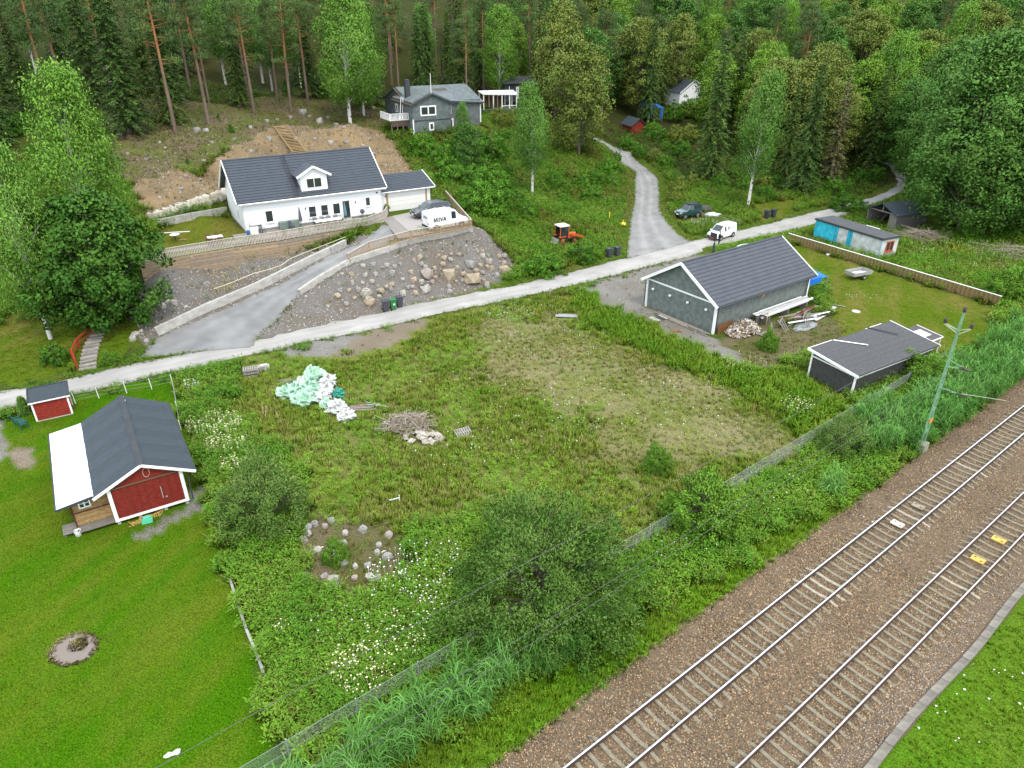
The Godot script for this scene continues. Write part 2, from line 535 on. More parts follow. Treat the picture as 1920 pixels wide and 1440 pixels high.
func ribbon(up: Array, low: Array, lift: float, cols: int, base := Color(.5, .5, .5), wheel := 0.0) -> B:    # a road between two edges given as photo pixels
	var pu := []
	var pl := []
	for i in range(0, up.size(), 2): pu.append(hit(up[i], up[i + 1]))
	for i in range(0, low.size(), 2): pl.append(hit(low[i], low[i + 1]))
	var su := resample(pu, 160)
	var sl := resample(pl, 160)
	var edge := PackedVector2Array()
	for i in range(0, 160, 2): edge.append(Vector2(su[i].x, su[i].z))
	for i in range(158, -1, -2): edge.append(Vector2(sl[i].x, sl[i].z))
	for q in Geometry2D.offset_polygon(edge, -.22): no_plants.append(q)
	for q in Geometry2D.offset_polygon(edge, 1.3): low_plants.append(q)
	var b := B.new()
	for i in 160:
		for k in cols + 1:
			var p: Vector3 = su[i].lerp(sl[i], float(k) / cols)
			if k == 0 or k == cols:
				var w := 0.5 * nz.get_noise_2d(p.x * 9, p.z * 9) + .25 * nz2.get_noise_2d(p.x * 3, p.z * 3)
				p += (su[i] - sl[i]).normalized() * w
			var f := float(k) / cols
			var rut := exp(-pow((f - .32) / .07, 2)) + exp(-pow((f - .66) / .07, 2))
			var cc := base * (1.0 + wheel * (rut - .35) + .22 * nz.get_noise_2d(p.x * 2.5, p.z * 2.5) + .14 * nz2.get_noise_2d(p.x * 2, p.z * 2))
			if k == 0 or k == cols: cc = cc.lerp(Color(.24, .22, .15), .45 + .5 * nz.get_noise_2d(p.x * 5, p.z * 5))
			b.v.append(Vector3(p.x, hgt(p.x, p.z) + lift, p.z)); b.n.append(Vector3.UP); b.c.append(cc)
	for i in 159:
		for k in cols:
			var a := i * (cols + 1) + k
			b.ix.append_array([a, a + cols + 1, a + 1, a + 1, a + cols + 1, a + cols + 2])
	return b

func resample(p: Array, m: int) -> Array:
	var c := Curve3D.new()
	c.bake_interval = 0.25
	for i in p.size():
		var t: Vector3 = (p[mini(i + 1, p.size() - 1)] - p[maxi(i - 1, 0)]) * 0.16
		if i == 0 or i == p.size() - 1: t = Vector3.ZERO
		c.add_point(p[i], -t, t)
	var o := []
	for i in m: o.append(c.sample_baked(c.get_baked_length() * i / (m - 1)))
	return o

func tp(u: float, v: float, y := 0.0) -> Vector3:    # railway coordinates
	return Vector3(TD.x * u + TN.x * v, y, TD.y * u + TN.y * v)

func build_railway() -> void:
	var prof := [[-14.9, 0.22], [-14.2, 0.34], [-13.3, 0.53], [-11.6, 0.54], [-9.6, 0.50], [-7.5, 0.54], [-5.9, 0.52], [-5.45, 0.42], [-4.95, 0.3]]
	var b := B.new()
	var nu := 150
	for i in nu + 1:
		var u := 2.0 + i * 0.85
		for q in prof:
			var w := 0.0
			if q[0] < -14: w = 0.45 * nz.get_noise_2d(u * 5, q[0])
			var p := tp(u, q[0] + w, q[1] + 0.02 * nz2.get_noise_2d(u * 9, q[0] * 9))
			b.v.append(p); b.n.append(Vector3.UP); b.c.append(Color(1, 1, 1))
	var w := prof.size()
	for i in nu:
		for k in w - 1:
			var a := i * w + k
			b.ix.append_array([a, a + w, a + 1, a + 1, a + w, a + w + 1])
	ground_piece("ballast_bed", b, mat("ballast", Color(.20, .145, .092), 0.95, "grain", 0, 1.6))
	# loose stones
	var st := B.new()
	rock(st, Vector3.ZERO, Vector3(1, 0.8, 0.9), 5, 4)
	var xs := []
	var cs := []
	var tones := [Color(.25, .17, .10), Color(.19, .135, .085), Color(.15, .13, .11), Color(.31, .23, .14), Color(.24, .16, .11), Color(.09, .08, .07), Color(.26, .22, .18), Color(.40, .32, .22)]
	for i in 110000:
		var u := rng.randf_range(8, 84)
		if rng.randf() < 0.25: u = rng.randf_range(8, 34)
		var v := rng.randf_range(-14.6, -5.35)
		var y := 0.0
		for k in prof.size() - 1:
			if v >= prof[k][0] and v <= prof[k + 1][0]: y = lerpf(prof[k][1], prof[k + 1][1], (v - prof[k][0]) / (prof[k + 1][0] - prof[k][0]))
		var s := rng.randf_range(0.04, 0.095)
		xs.append(Transform3D(Basis(Quaternion(Vector3(rng.randfn(), rng.randfn(), rng.randfn()).normalized(), rng.randf() * TAU)).scaled(Vector3.ONE * s), tp(u, v, y + s * 0.15)))
		var t: Color = tones[rng.randi() % 8]
		if v > -6.2 and rng.randf() < 0.5: t = t.lerp(Color(.27, .25, .24), 0.7)
		cs.append(t * rng.randf_range(0.7, 1.3) * Color(.98, .92, .82))
	stuff("ballast_gravel", "brown crushed ballast stones between and beside the rails", "gravel", st.mesh(), vmat("stone_mix", 0.95), xs, cs)
	var conc := mat("sleeper_concrete", Color(.27, .235, .165), 0.9, "dirty", 0, 2.0)
	var conc2 := mat("sleeper_concrete_new", Color(.42, .38, .29), 0.9, "dirty", 0, 2.0)
	var steel := mat("rail_head", Color(.70, .69, .70), 0.22, "", 0.9)
	var rust := mat("rail_side", Color(.11, .075, .06), 0.75, "grain", 0.2)
	var slp := B.new()
	slp.prism([Vector2(-1.26, -.1), Vector2(1.26, -.1), Vector2(1.26, .0), Vector2(.98, .03), Vector2(.88, .09), Vector2(.5, .09), Vector2(.2, .06), Vector2(-.2, .06), Vector2(-.5, .09), Vector2(-.88, .09), Vector2(-.98, .03), Vector2(-1.26, .0)], .17, Basis(), Vector3(0, 0, .085))
	var slpm := slp.mesh()
	var ang := atan2(-TD.y, TD.x) + PI / 2
	for side in 2:
		var vc: float = [-11.63, -7.49][side]
		var o := thing("railway_track", ["railway track beside the reeds with bright polished rails", "railway track beside the concrete cable duct"][side], "railway track", tp(0, vc, 0), 0, "parallel railway tracks")
		for r in [-1, 1]:
			var head := B.new()
			var web := B.new()
			for i in 1:
				head.bar(tp(6, r * 0.752, 0.785), tp(100, r * 0.752, 0.785), 0.068, 0.034)
				web.bar(tp(6, r * 0.752, 0.72), tp(100, r * 0.752, 0.72), 0.02, 0.11)
				web.bar(tp(6, r * 0.752, 0.655), tp(100, r * 0.752, 0.655), 0.14, 0.024)
				web.bar(tp(6, r * 0.752, 0.758), tp(100, r * 0.752, 0.758), 0.072, 0.022)
			var rl := part(o, "rail", web, rust)
			part(rl, "rail_head", head, steel if side == 0 else mat("rail_head_dull", Color(.60, .50, .47), 0.32, "", 0.8))
		for i in 124:
			var u: float = 8.35 + i * 0.66 + side * 0.2
			var m := conc2 if (side == 0 and i in [31, 32, 33, 46, 58]) or (side == 1 and i in [40, 61]) else conc
			part(o, "sleeper", slpm, m, tp(u, 0, 0.535 + rng.randf_range(-0.008, 0.006)), ang + rng.randf_range(-0.012, 0.012))
	# boxes between the rails
	for q in [[1683, 981, 0, "white", Color(.72, .66, .55)], [1834, 1048, 1, "yellow", Color(.78, .46, .10)], [1873, 1011, 1, "yellow", Color(.66, .42, .08)], [1722, 948, 0, "grey", Color(.32, .28, .2)]]:
		var p := gp(q[0], q[1], 0.72)
		var o := thing("track_balise", "%s flat signal box bolted between the rails%s" % [q[3], " of the track by the cable duct" if q[2] == 1 else ""], "balise", Vector3(p.x, 0.62, p.z), ang, "signal boxes between the rails" if q[2] == 1 else "")
		part(o, "plate", B.new().box(Vector3(0, 0.06, 0), Vector3(0.66, 0.07, 0.46)), mat("balise_" + q[3], q[4], 0.6, "dirty"))
		part(o, "foot", B.new().box(Vector3(-0.16, 0.01, 0), Vector3(0.08, 0.08, 0.3)).box(Vector3(0.16, 0.01, 0), Vector3(0.08, 0.08, 0.3)), rust)
		part(o, "label_plate", B.new().box(Vector3(-0.17, 0.1, -0.08), Vector3(0.1, 0.012, 0.07)).box(Vector3(0.17, 0.1, 0.08), Vector3(0.1, 0.012, 0.07)), mat("dark_rubber", Color(.05, .05, .05)))
	# concrete cable duct: lids laid end to end
	var duct := thing("cable_duct", "grey concrete cable duct of flat lids along the ballast", "cable duct")
	var lid := B.new().box(Vector3.ZERO, Vector3(0.34, 0.16, 0.985)).mesh()
	for i in 62:
		part(duct, "lid", lid, mat(["duct_a", "duct_b", "duct_c"][i % 3], [Color(.235, .215, .18), Color(.22, .20, .17), Color(.25, .23, .195)][i % 3], 0.92, "dirty"), tp(17 + i, -5.12 + 0.07 * sin(i * 0.55), 0.40 + rng.randf_range(-.015, .015)), ang - 0.0385 * cos(i * 0.55) + rng.randf_range(-.02, .02))

func build_land() -> void:
	var gm := StandardMaterial3D.new()
	gm.resource_name = "soil_and_thatch"
	gm.vertex_color_use_as_albedo = true
	gm.roughness = 1.0
	gm.metallic_specular = 0.1
	gm.albedo_color = Color(1, 1, 1)
	gm.albedo_texture = noise_tex("soil", 0.05, 0.5, 1.0, 5, 512)
	gm.uv1_triplanar = true
	gm.uv1_world_triplanar = true
	gm.uv1_scale = Vector3.ONE * 0.31
	ground_piece("ground", sheet(ZX0, ZZ0, ZW - 1, ZH - 1, 0.5), gm)
	ground_piece("hills", sheet(-470, -740, 96, 80, 10.0, 0.35, Rect2(ZX0 + 1, ZZ0 + 1, 147, 130)), gm)
	var road := mat("gravel_road", Color(1, 1, 1), 0.95, "grain", 0, 0.9)
	road.vertex_color_use_as_albedo = true
	var up := [-260,786, -60,749, 0,736, 127,712, 240,685, 350,664, 480,639, 560,618, 691,592, 757,576, 884,550, 980,533, 1095,504, 1177,483, 1280,456, 1322,447, 1440,420, 1477,410, 1560,390, 1590,382, 1635,370, 1668,356, 1682,342, 1672,320, 1655,305]
	var low := [-260,830, -60,783, 0,769, 127,741, 230,720, 325,697, 480,665, 560,645, 669,625, 790,598, 888,576, 980,557, 1072,536, 1210,502, 1315,474, 1327,464, 1440,441, 1527,421, 1580,404, 1617,390, 1660,374, 1690,360, 1706,342, 1692,318, 1672,302]
	ground_piece("village_road", ribbon(up, low, 0.035, 16, Color(.52, .50, .47), .08), road)
	ground_piece("gravel_track", ribbon([1174,487, 1178,457, 1182,415, 1190,377, 1190,345, 1190,322, 1165,306, 1155,291, 1135,272, 1100,262], [1296,454, 1262,430, 1238,397, 1236,370, 1235,345, 1228,330, 1205,310, 1190,298, 1168,282, 1110,256], 0.05, 18, Color(.37, .365, .35), .22), road)
	ground_piece("driveway", ribbon([262,672, 300,634, 390,594, 480,553, 560,514, 640,472, 700,437, 716,421], [470,652, 490,628, 530,590, 566,552, 610,522, 657,499, 700,474, 763,436], 0.06, 18, Color(.33, .33, .325), .14), road)
# ---------------------------------------------------------------- building helpers
const ALONG := Basis(Vector3(0, 0, 1), Vector3(0, 1, 0), Vector3(-1, 0, 0))   # a cross-section (z, y) drawn along +x

func yaw(a: Vector3, b: Vector3) -> float:
	return atan2(-(b.z - a.z), b.x - a.x)

func slab(b: B, p: Array, thick: float) -> B:      # four top corners, clockwise from above
	var nn: Vector3 = (p[2] - p[0]).cross(p[1] - p[0]).normalized()
	if nn.y < 0:
		p = [p[3], p[2], p[1], p[0]]
		nn = -nn
	var d := nn * -thick
	b.quad(p[0], p[1], p[2], p[3])
	b.quad(p[3] + d, p[2] + d, p[1] + d, p[0] + d)
	for i in 4:
		var j := (i + 1) % 4
		b.quad(p[j], p[i], p[i] + d, p[j] + d)
	return b

func tiled(eL: Vector3, eR: Vector3, rL: Vector3, rR: Vector3, rows: int, cols: int) -> B:   # pantile courses
	var b := B.new()
	var nn := (eR - eL).cross(rL - eL).normalized()
	if nn.y < 0: nn = -nn
	var sub := 4
	for r in rows:
		for i in cols * sub:
			var q := []
			for k in [[0, 0], [0, 1], [1, 1], [1, 0]]:
				var s: float = float(i + k[1]) / (cols * sub)
				var t: float = float(r + k[0]) / rows
				var w: float = 0.022 * (0.5 - 0.5 * cos(TAU * (i + k[1]) / sub)) + (0.045 if k[0] == 0 else 0.0)
				q.append(eL.lerp(eR, s).lerp(rL.lerp(rR, s), t) + nn * w)
			b.quad(q[0], q[3], q[2], q[1])
			b.quad(q[0], q[1], q[1] - nn * 0.05, q[0] - nn * 0.05)
	return b

func window(parent: Node, at: Vector3, w: float, h: float, nx := 1, ny := 1, turn := 0.0, called := "window", frame: Material = null, bar := 0.07) -> MeshInstance3D:
	var f := B.new()
	f.box(Vector3(0, h / 2 - bar / 2, 0), Vector3(w, bar, 0.09)); f.box(Vector3(0, -h / 2 + bar / 2, 0), Vector3(w, bar, 0.09))
	for i in nx + 1: f.box(Vector3(-w / 2 + bar / 2 + (w - bar) * i / nx, 0, 0), Vector3(bar, h - bar * 2, 0.088))
	for j in range(1, ny): f.box(Vector3(0, -h / 2 + h * j / ny, 0), Vector3(w - bar * 2, bar * 0.7, 0.08))
	var o := part(parent, called, f, frame if frame else mat("white_trim", Color(.80, .80, .79), 0.5, ""), at, turn)
	for i in nx:
		for j in ny:
			var pw := (w - bar) / nx - bar * 0.9
			var ph := (h - bar) / ny - bar * 0.6
			part(o, "pane", B.new().box(Vector3(-w / 2 + bar / 2 + (w - bar) * (i + 0.5) / nx, -h / 2 + h * (j + 0.5) / ny, -0.01), Vector3(pw + 0.02, ph + 0.02, 0.02)), glass())
	return o

func build_white_house() -> void:
	var A := gp(462, 437, 5.0)
	var Bp := gp(718, 402, 5.0)
	var t := yaw(A, Bp)
	var white := mat("white_render", Color(.82, .83, .84), 0.7, "")
	var trim := mat("white_trim", Color(.80, .80, .79), 0.5, "")
	var tiles := mat("slate_tiles", Color(.066, .078, .095), 0.6, "blotch", 0, 1.0)
	var dark := mat("dark_metal", Color(.05, .055, .06), 0.5, "")
	var o := thing("white_house", "white wooden house with dark tiled roof and gabled dormer above the terrace", "house", A, t)
	part(o, "wall", B.new().prism([Vector2(-8.8, 0), Vector2(0, 0), Vector2(0, 3.45), Vector2(-4.4, 6.75), Vector2(-8.8, 3.45)], 15.8, ALONG), white)
	part(o, "foundation", B.new().box(Vector3(7.9, 0.1, -4.4), Vector3(15.9, 0.3, 8.9)), mat("foundation_grey", Color(.25, .25, .25)))
	var rf := part(o, "roof", slab(B.new(), [Vector3(-.55, 3.28, .5), Vector3(-.55, 6.98, -4.4), Vector3(16.35, 6.98, -4.4), Vector3(16.35, 3.28, .5)], 0.16), dark)
	part(o, "roof", slab(B.new(), [Vector3(-.55, 6.98, -4.4), Vector3(-.55, 3.28, -9.3), Vector3(16.35, 3.28, -9.3), Vector3(16.35, 6.98, -4.4)], 0.16), dark)
	part(rf, "roof_tiles", tiled(Vector3(-.55, 3.30, .5), Vector3(16.35, 3.30, .5), Vector3(-.55, 7.0, -4.4), Vector3(16.35, 7.0, -4.4), 16, 56), tiles)
	part(rf, "roof_tiles", tiled(Vector3(16.35, 3.30, -9.3), Vector3(-.55, 3.30, -9.3), Vector3(16.35, 7.0, -4.4), Vector3(-.55, 7.0, -4.4), 16, 56), tiles)
	part(rf, "ridge_cap", B.new().tube([Vector3(-.58, 7.02, -4.4), Vector3(16.38, 7.02, -4.4)], 0.11, 0.11, 8), tiles)
	for x in [-.60, 16.40]:
		part(o, "barge_board", B.new().bar(Vector3(x, 3.22, .54), Vector3(x, 6.98, -4.4), 0.09, 0.26), trim)
		part(o, "barge_board", B.new().bar(Vector3(x, 6.98, -4.4), Vector3(x, 3.22, -9.34), 0.088, 0.26), trim)
	for s in [[-.28, 3.16, .28], [16.08, 3.16, .28]]:
		part(o, "soffit", slab(B.new(), [Vector3(s[0] - .26, 3.05, .5), Vector3(s[0] - .26, 6.75, -4.4), Vector3(s[0] + .26, 6.75, -4.4), Vector3(s[0] + .26, 3.05, .5)], 0.03), trim)
	part(o, "gutter", B.new().tube([Vector3(-.5, 3.19, .58), Vector3(16.3, 3.19, .58)], 0.07, 0.07, 8), trim)
	part(o, "eave_board", B.new().box(Vector3(7.9, 3.1, .47), Vector3(16.7, 0.16, 0.05)), trim)
	for x in [.08, 15.75]:
		part(o, "downpipe", B.new().tube([Vector3(x, 3.1, .5), Vector3(x, 2.8, .1), Vector3(x, .1, .1)], 0.045, 0.045, 6), trim)
	for x in [.07, 15.73]: part(o, "corner_board", B.new().box(Vector3(x, 1.7, .015), Vector3(.14, 3.2, .04)), trim)
	# windows and doors of the long side
	for w in [[2.7, 1.5, .85, 1.3], [7.5, 1.4, .9, 1.3], [8.9, 1.4, .9, 1.3], [10.3, 1.4, .9, 1.3], [14.1, 1.75, .62, 1.05]]:
		window(o, Vector3(w[0], w[1], .03), w[2], w[3])
		part(o, "window_sill", B.new().box(Vector3(w[0], w[1] - w[3] / 2 - .05, .08), Vector3(w[2] + .16, .05, .16)), trim)
	var dr := window(o, Vector3(11.45, 1.12, .03), .95, 2.2, 1, 1, 0, "patio_door")
	part(dr, "handle", B.new().box(Vector3(.38, -.05, .08), Vector3(.03, .16, .05)), dark)
	for x in [6.75, 12.6]: part(o, "wall_lamp", B.new().tube([Vector3(x, 1.75, .08), Vector3(x, 1.98, .08)], 0.06, 0.06, 8), dark)
	part(o, "camera", B.new().box(Vector3(15.3, 2.65, .08), Vector3(.16, .16, .14)), dark)
	window(o, Vector3(-.03, 1.5, -2.6), .6, 1.1, 1, 1, -PI / 2)
	window(o, Vector3(-.03, 4.6, -4.1), .7, 1.0, 1, 1, -PI / 2)
	# dormer
	var dm := part(o, "dormer", B.new().prism([Vector2(6.62, 3.5), Vector2(9.6, 3.5), Vector2(9.6, 5.55), Vector2(8.11, 6.3), Vector2(6.62, 5.55)], 3.0, Basis(), Vector3(0, 0, -.05)), white)
	for s in [-1, 1]:
		var x0: float = 8.11
		var e: float = 8.11 + s * 1.95
		part(dm, "dormer_roof", slab(B.new(), [Vector3(e, 5.33, .32), Vector3(e, 5.33, -2.4), Vector3(x0, 6.38, -3.4), Vector3(x0, 6.38, .32)], 0.1), tiles)
		part(dm, "barge_board", B.new().bar(Vector3(e, 5.29, .34), Vector3(x0, 6.36, .34), 0.07, 0.24), trim)
	window(dm, Vector3(8.11, 4.55, -.02), 1.75, 1.1, 2)
	# roof ladder
	var ld := B.new()
	for s in [-.22, .22]: ld.bar(Vector3(6.0 + s, 3.42, .45), Vector3(6.0 + s, 7.08, -4.35), 0.05, 0.05)
	for i in 18: ld.bar(Vector3(5.78, 3.5 + i * .2, .36 - i * .265), Vector3(6.22, 3.5 + i * .2, .36 - i * .265), 0.04, 0.04)
	part(o, "roof_ladder", ld, dark)
	# garage wing
	var g := thing("attached_garage", "white double garage with pine door surround joined to the house", "garage", A + Basis(Vector3.UP, t) * Vector3(15.82, 0, -.85), t)
	part(g, "wall", B.new().prism([Vector2(-6.6, 0), Vector2(0, 0), Vector2(0, 2.5), Vector2(-3.3, 3.5), Vector2(-6.6, 2.5)], 6.65, ALONG), white)
	var gr := part(g, "roof", slab(B.new(), [Vector3(0, 2.5, .45), Vector3(0, 3.72, -3.3), Vector3(7.1, 3.72, -3.3), Vector3(7.1, 2.5, .45)], 0.14), dark)
	part(g, "roof", slab(B.new(), [Vector3(0, 3.72, -3.3), Vector3(0, 2.5, -7.05), Vector3(7.1, 2.5, -7.05), Vector3(7.1, 3.72, -3.3)], 0.14), dark)
	part(gr, "roof_tiles", tiled(Vector3(0, 2.52, .45), Vector3(7.1, 2.52, .45), Vector3(0, 3.74, -3.3), Vector3(7.1, 3.74, -3.3), 11, 24), tiles)
	part(gr, "roof_tiles", tiled(Vector3(7.1, 2.52, -7.05), Vector3(0, 2.52, -7.05), Vector3(7.1, 3.74, -3.3), Vector3(0, 3.74, -3.3), 11, 24), tiles)
	part(g, "barge_board", B.new().bar(Vector3(7.15, 2.46, .47), Vector3(7.15, 3.72, -3.3), 0.08, 0.22), trim)
	part(g, "barge_board", B.new().bar(Vector3(7.15, 3.72, -3.3), Vector3(7.15, 2.46, -7.07), 0.078, 0.22), trim)
	part(g, "gutter", B.new().tube([Vector3(0, 2.42, .52), Vector3(7.1, 2.42, .52)], 0.07, 0.07, 8), trim)
	var pine := mat("fresh_pine", Color(.62, .42, .20), 0.7, "wood")
	part(g, "door_surround", B.new().box(Vector3(1.0, 1.15, .04), Vector3(.22, 2.3, .1)).box(Vector3(6.1, 1.15, .04), Vector3(.22, 2.3, .1)).box(Vector3(3.55, 2.38, .042), Vector3(5.32, .2, .1)), pine)
	var gd := part(g, "garage_door", B.new().box(Vector3(3.55, 1.14, .012), Vector3(4.88, 2.27, .05)), mat("door_cream", Color(.70, .69, .66), 0.6, ""))
	for i in 3: part(gd, "door_groove", B.new().box(Vector3(3.55, .57 * (i + 1), .038), Vector3(4.88, .02, .012)), mat("groove_grey", Color(.45, .45, .43)))
	var sd := part(g, "side_door", B.new().box(Vector3(.42, 1.02, .01), Vector3(.72, 2.04, .06)), trim)
	part(sd, "handle", B.new().box(Vector3(.68, 1.0, .06), Vector3(.03, .14, .06)), dark)
	part(g, "wall_lamp", B.new().box(Vector3(.82, 1.9, .08), Vector3(.1, .22, .1)), dark)
	part(g, "downpipe", B.new().tube([Vector3(6.55, 2.4, .45), Vector3(6.55, 2.15, .06), Vector3(6.55, .1, .06)], 0.04, 0.04, 6), trim)

func railing(o: Node, pts: Array, post_m: Material, slat_m: Material, rail_m: Material, gap := 0.15, h := 1.0, slat := 0.085) -> void:
	var bal := B.new().box(Vector3(0, h * 0.5, 0), Vector3(slat, h - 0.08, 0.024)).mesh()
	var pst := B.new().box(Vector3(0, h * 0.47, 0), Vector3(0.08, h * 1.06, 0.08)).mesh()
	for i in pts.size() - 1:
		var a: Vector3 = pts[i]
		var b: Vector3 = pts[i + 1]
		var l := Vector2(b.x - a.x, b.z - a.z).length()
		var t := yaw(a, b)
		var side := Vector3(sin(t), 0, cos(t)) * 0.055
		var n := maxi(1, roundi(l / gap))
		for k in n: part(o, "baluster", bal, slat_m, a.lerp(b, (k + 0.5) / n) + side, t)
		var np := maxi(1, roundi(l / 2.0))
		for k in np + (1 if i == pts.size() - 2 else 0): part(o, "post", pst, post_m, a.lerp(b, float(k) / np), t)
		part(o, "hand_rail", B.new().bar(a + Vector3(0, h, 0), b + Vector3(0, h, 0), 0.13, 0.04), rail_m)
		part(o, "bottom_rail", B.new().bar(a + Vector3(0, 0.12, 0), b + Vector3(0, 0.12, 0), 0.045, 0.07), post_m)

func build_terrace() -> void:
	var pale := mat("weathered_pale_wood", Color(.74, .66, .58), 0.8, "wood")
	var post := mat("weathered_post", Color(.44, .36, .28), 0.8, "wood")
	var tan_ := mat("treated_slats", Color(.52, .38, .24), 0.8, "wood")
	var d := thing("wooden_deck", "long timber deck with plank wall and pale railing before the white house", "deck")
	var line := [gp(262, 494, 5.0), gp(352, 478, 5.0), gp(436, 464, 5.0), gp(520, 452, 5.0), gp(610, 436, 5.0), gp(690, 424, 5.0), gp(722, 411, 5.0), gp(727, 402, 5.0)]
	railing(d, line, post, pale, pale)
	# deck boards
	var A := gp(462, 437, 5.0)
	var t := yaw(A, gp(718, 402, 5.0))
	var dirx := Vector3(cos(t), 0, -sin(t))
	var fwd := Vector3(sin(t), 0, cos(t))
	for i in 20:
		var b := B.new()
		var z := 0.10 + i * 0.17
		var x0 := -11.0 + i * 0.10
		var x1 := 14.6 + minf(1.2, (19 - i) * 0.16)
		if i < 14: x0 = -1.5
		b.bar(A + dirx * x0 + fwd * z + Vector3(0, 0.0, 0), A + dirx * x1 + fwd * z, 0.155, 0.05)
		part(d, "deck_board", b, mat(["deck_a", "deck_b"][i % 2], [Color(.42, .38, .34), Color(.46, .41, .35)][i % 2], 0.85, "wood"))
	# plank wall below the railing
	var tones := [Color(.60, .42, .24), Color(.52, .39, .26), Color(.46, .38, .30), Color(.66, .48, .29), Color(.42, .35, .29)]
	for i in line.size() - 1:
		var a: Vector3 = line[i] + Vector3(0, -0.06, 0)
		var b: Vector3 = line[i + 1] + Vector3(0, -0.06, 0)
		for r in 15:
			var y := -0.06 - r * 0.145
			var ga := hgt(a.x + fwd.x * .3, a.z + fwd.z * .3)
			var gb := hgt(b.x + fwd.x * .3, b.z + fwd.z * .3)
			if a.y + y < ga - 0.25 and b.y + y < gb - 0.25: continue
			var k := rng.randi() % 5
			var off := fwd * (0.02 * (r % 2))
			part(d, "wall_plank", B.new().bar(a + Vector3(0, y, 0) + off, b + Vector3(0, y, 0) + off, 0.045, 0.135), mat("plank_tone_%d" % k, tones[k], 0.85, "wood"))
	for i in 6: part(d, "deck_light", B.new().tube([line[0].lerp(line[5], i / 5.0) + fwd * .06 + Vector3(0, -.16, 0), line[0].lerp(line[5], i / 5.0) + fwd * .1 + Vector3(0, -.16, 0)], .05, .05, 8), mat("cream_plastic", Color(.7, .65, .5), .5, ""))
	# concrete walls
	var conc := mat("cast_concrete", Color(.52, .50, .46), 0.9, "dirty", 0, 0.7)
	wall_run("retaining_wall", "low concrete retaining wall along the upper side of the driveway", [[296, 628], [330, 612], [390, 583], [440, 562], [480, 545], [530, 520], [580, 495], [620, 476], [648, 462]], 0.75, 0.32, conc, false)
	wall_run("retaining_wall", "low concrete wall carrying the slatted fence beside the parked van", [[563, 551], [585, 536], [610, 520], [657, 494], [710, 476], [765, 458], [800, 450], [840, 443], [885, 433]], 0.5, 0.34, conc, true)
	wall_run("retaining_wall", "concrete garden wall behind the small terrace lawn", [[300, 424], [330, 418], [360, 412], [425, 400]], 0.75, 0.25, conc, true)
	# fence on the parking edge
	var f := thing("slatted_fence", "pale timber slatted fence around the parking beside the van", "fence")
	railing(f, [gp(653, 494, 3.75), gp(692, 471, 4.4), gp(770, 449, 4.95), gp(826, 440, 5.0), gp(884, 428, 5.0), gp(836, 372, 5.0)], tan_, tan_, pale, 0.15, 1.0, 0.075)
	ground_piece("parking_slab", slab(B.new(), [gp(735, 405, 5.02), gp(812, 389, 5.02), gp(872, 425, 5.02), gp(776, 442, 5.02)], 0.05), mat("paving_pale", Color(.50, .46, .43), 0.9, "grain"))
	ground_piece("parking_apron", slab(B.new(), [gp(716, 409, 5.03), gp(735, 405, 5.03), gp(776, 443, 5.03), gp(747, 447, 5.0)], 0.05), mat("paving_dark", Color(.36, .33, .30), 0.9, "grain"))
	# hillside stairs
	var st := thing("timber_stairs", "pale timber stairs climbing the sandy bank behind the white house", "stairs")
	var s0 := hit(562, 288)
	var s1 := hit(524, 240)
	var sd := (s1 - s0)
	var wood := mat("stair_pine", Color(.55, .39, .20), 0.8, "wood")
	var sx := Vector3(sd.z, 0, -sd.x).normalized() * 1.0
	var last := s0
	for i in 19:
		var p := hit(562 - i * 2.0, 290 - i * 2.72) + Vector3(0, .3, 0)
		part(st, "tread", B.new().bar(p - sx, p + sx, .5, .06), wood)
		if i > 0:
			for s in [-1, 1]: part(st, "stringer", B.new().bar(last + sx * s * .98 + Vector3(0, .02, 0), p + sx * s * .98 + Vector3(0, .02, 0), .09, .3), wood)
		last = p

func wall_run(called: String, label: String, px: Array, h: float, w: float, m: Material, level: bool) -> void:
	var o := thing(called, label, "retaining wall")
	var p := []
	for q in px: p.append(hit(q[0], q[1]))
	for i in p.size() - 1:
		var a: Vector3 = p[i]
		var b: Vector3 = p[i + 1]
		var up := (b - a).normalized()
		a -= up * 0.01
		b += up * 0.02 * (i % 2)
		part(o, "wall_section", B.new().bar(a + Vector3(0, h * 0.5 - 0.3 + 0.004 * (i % 2), 0), b + Vector3(0, h * 0.5 - 0.3 + 0.004 * (i % 2), 0), w + 0.006 * (i % 2), h + 0.6), m)

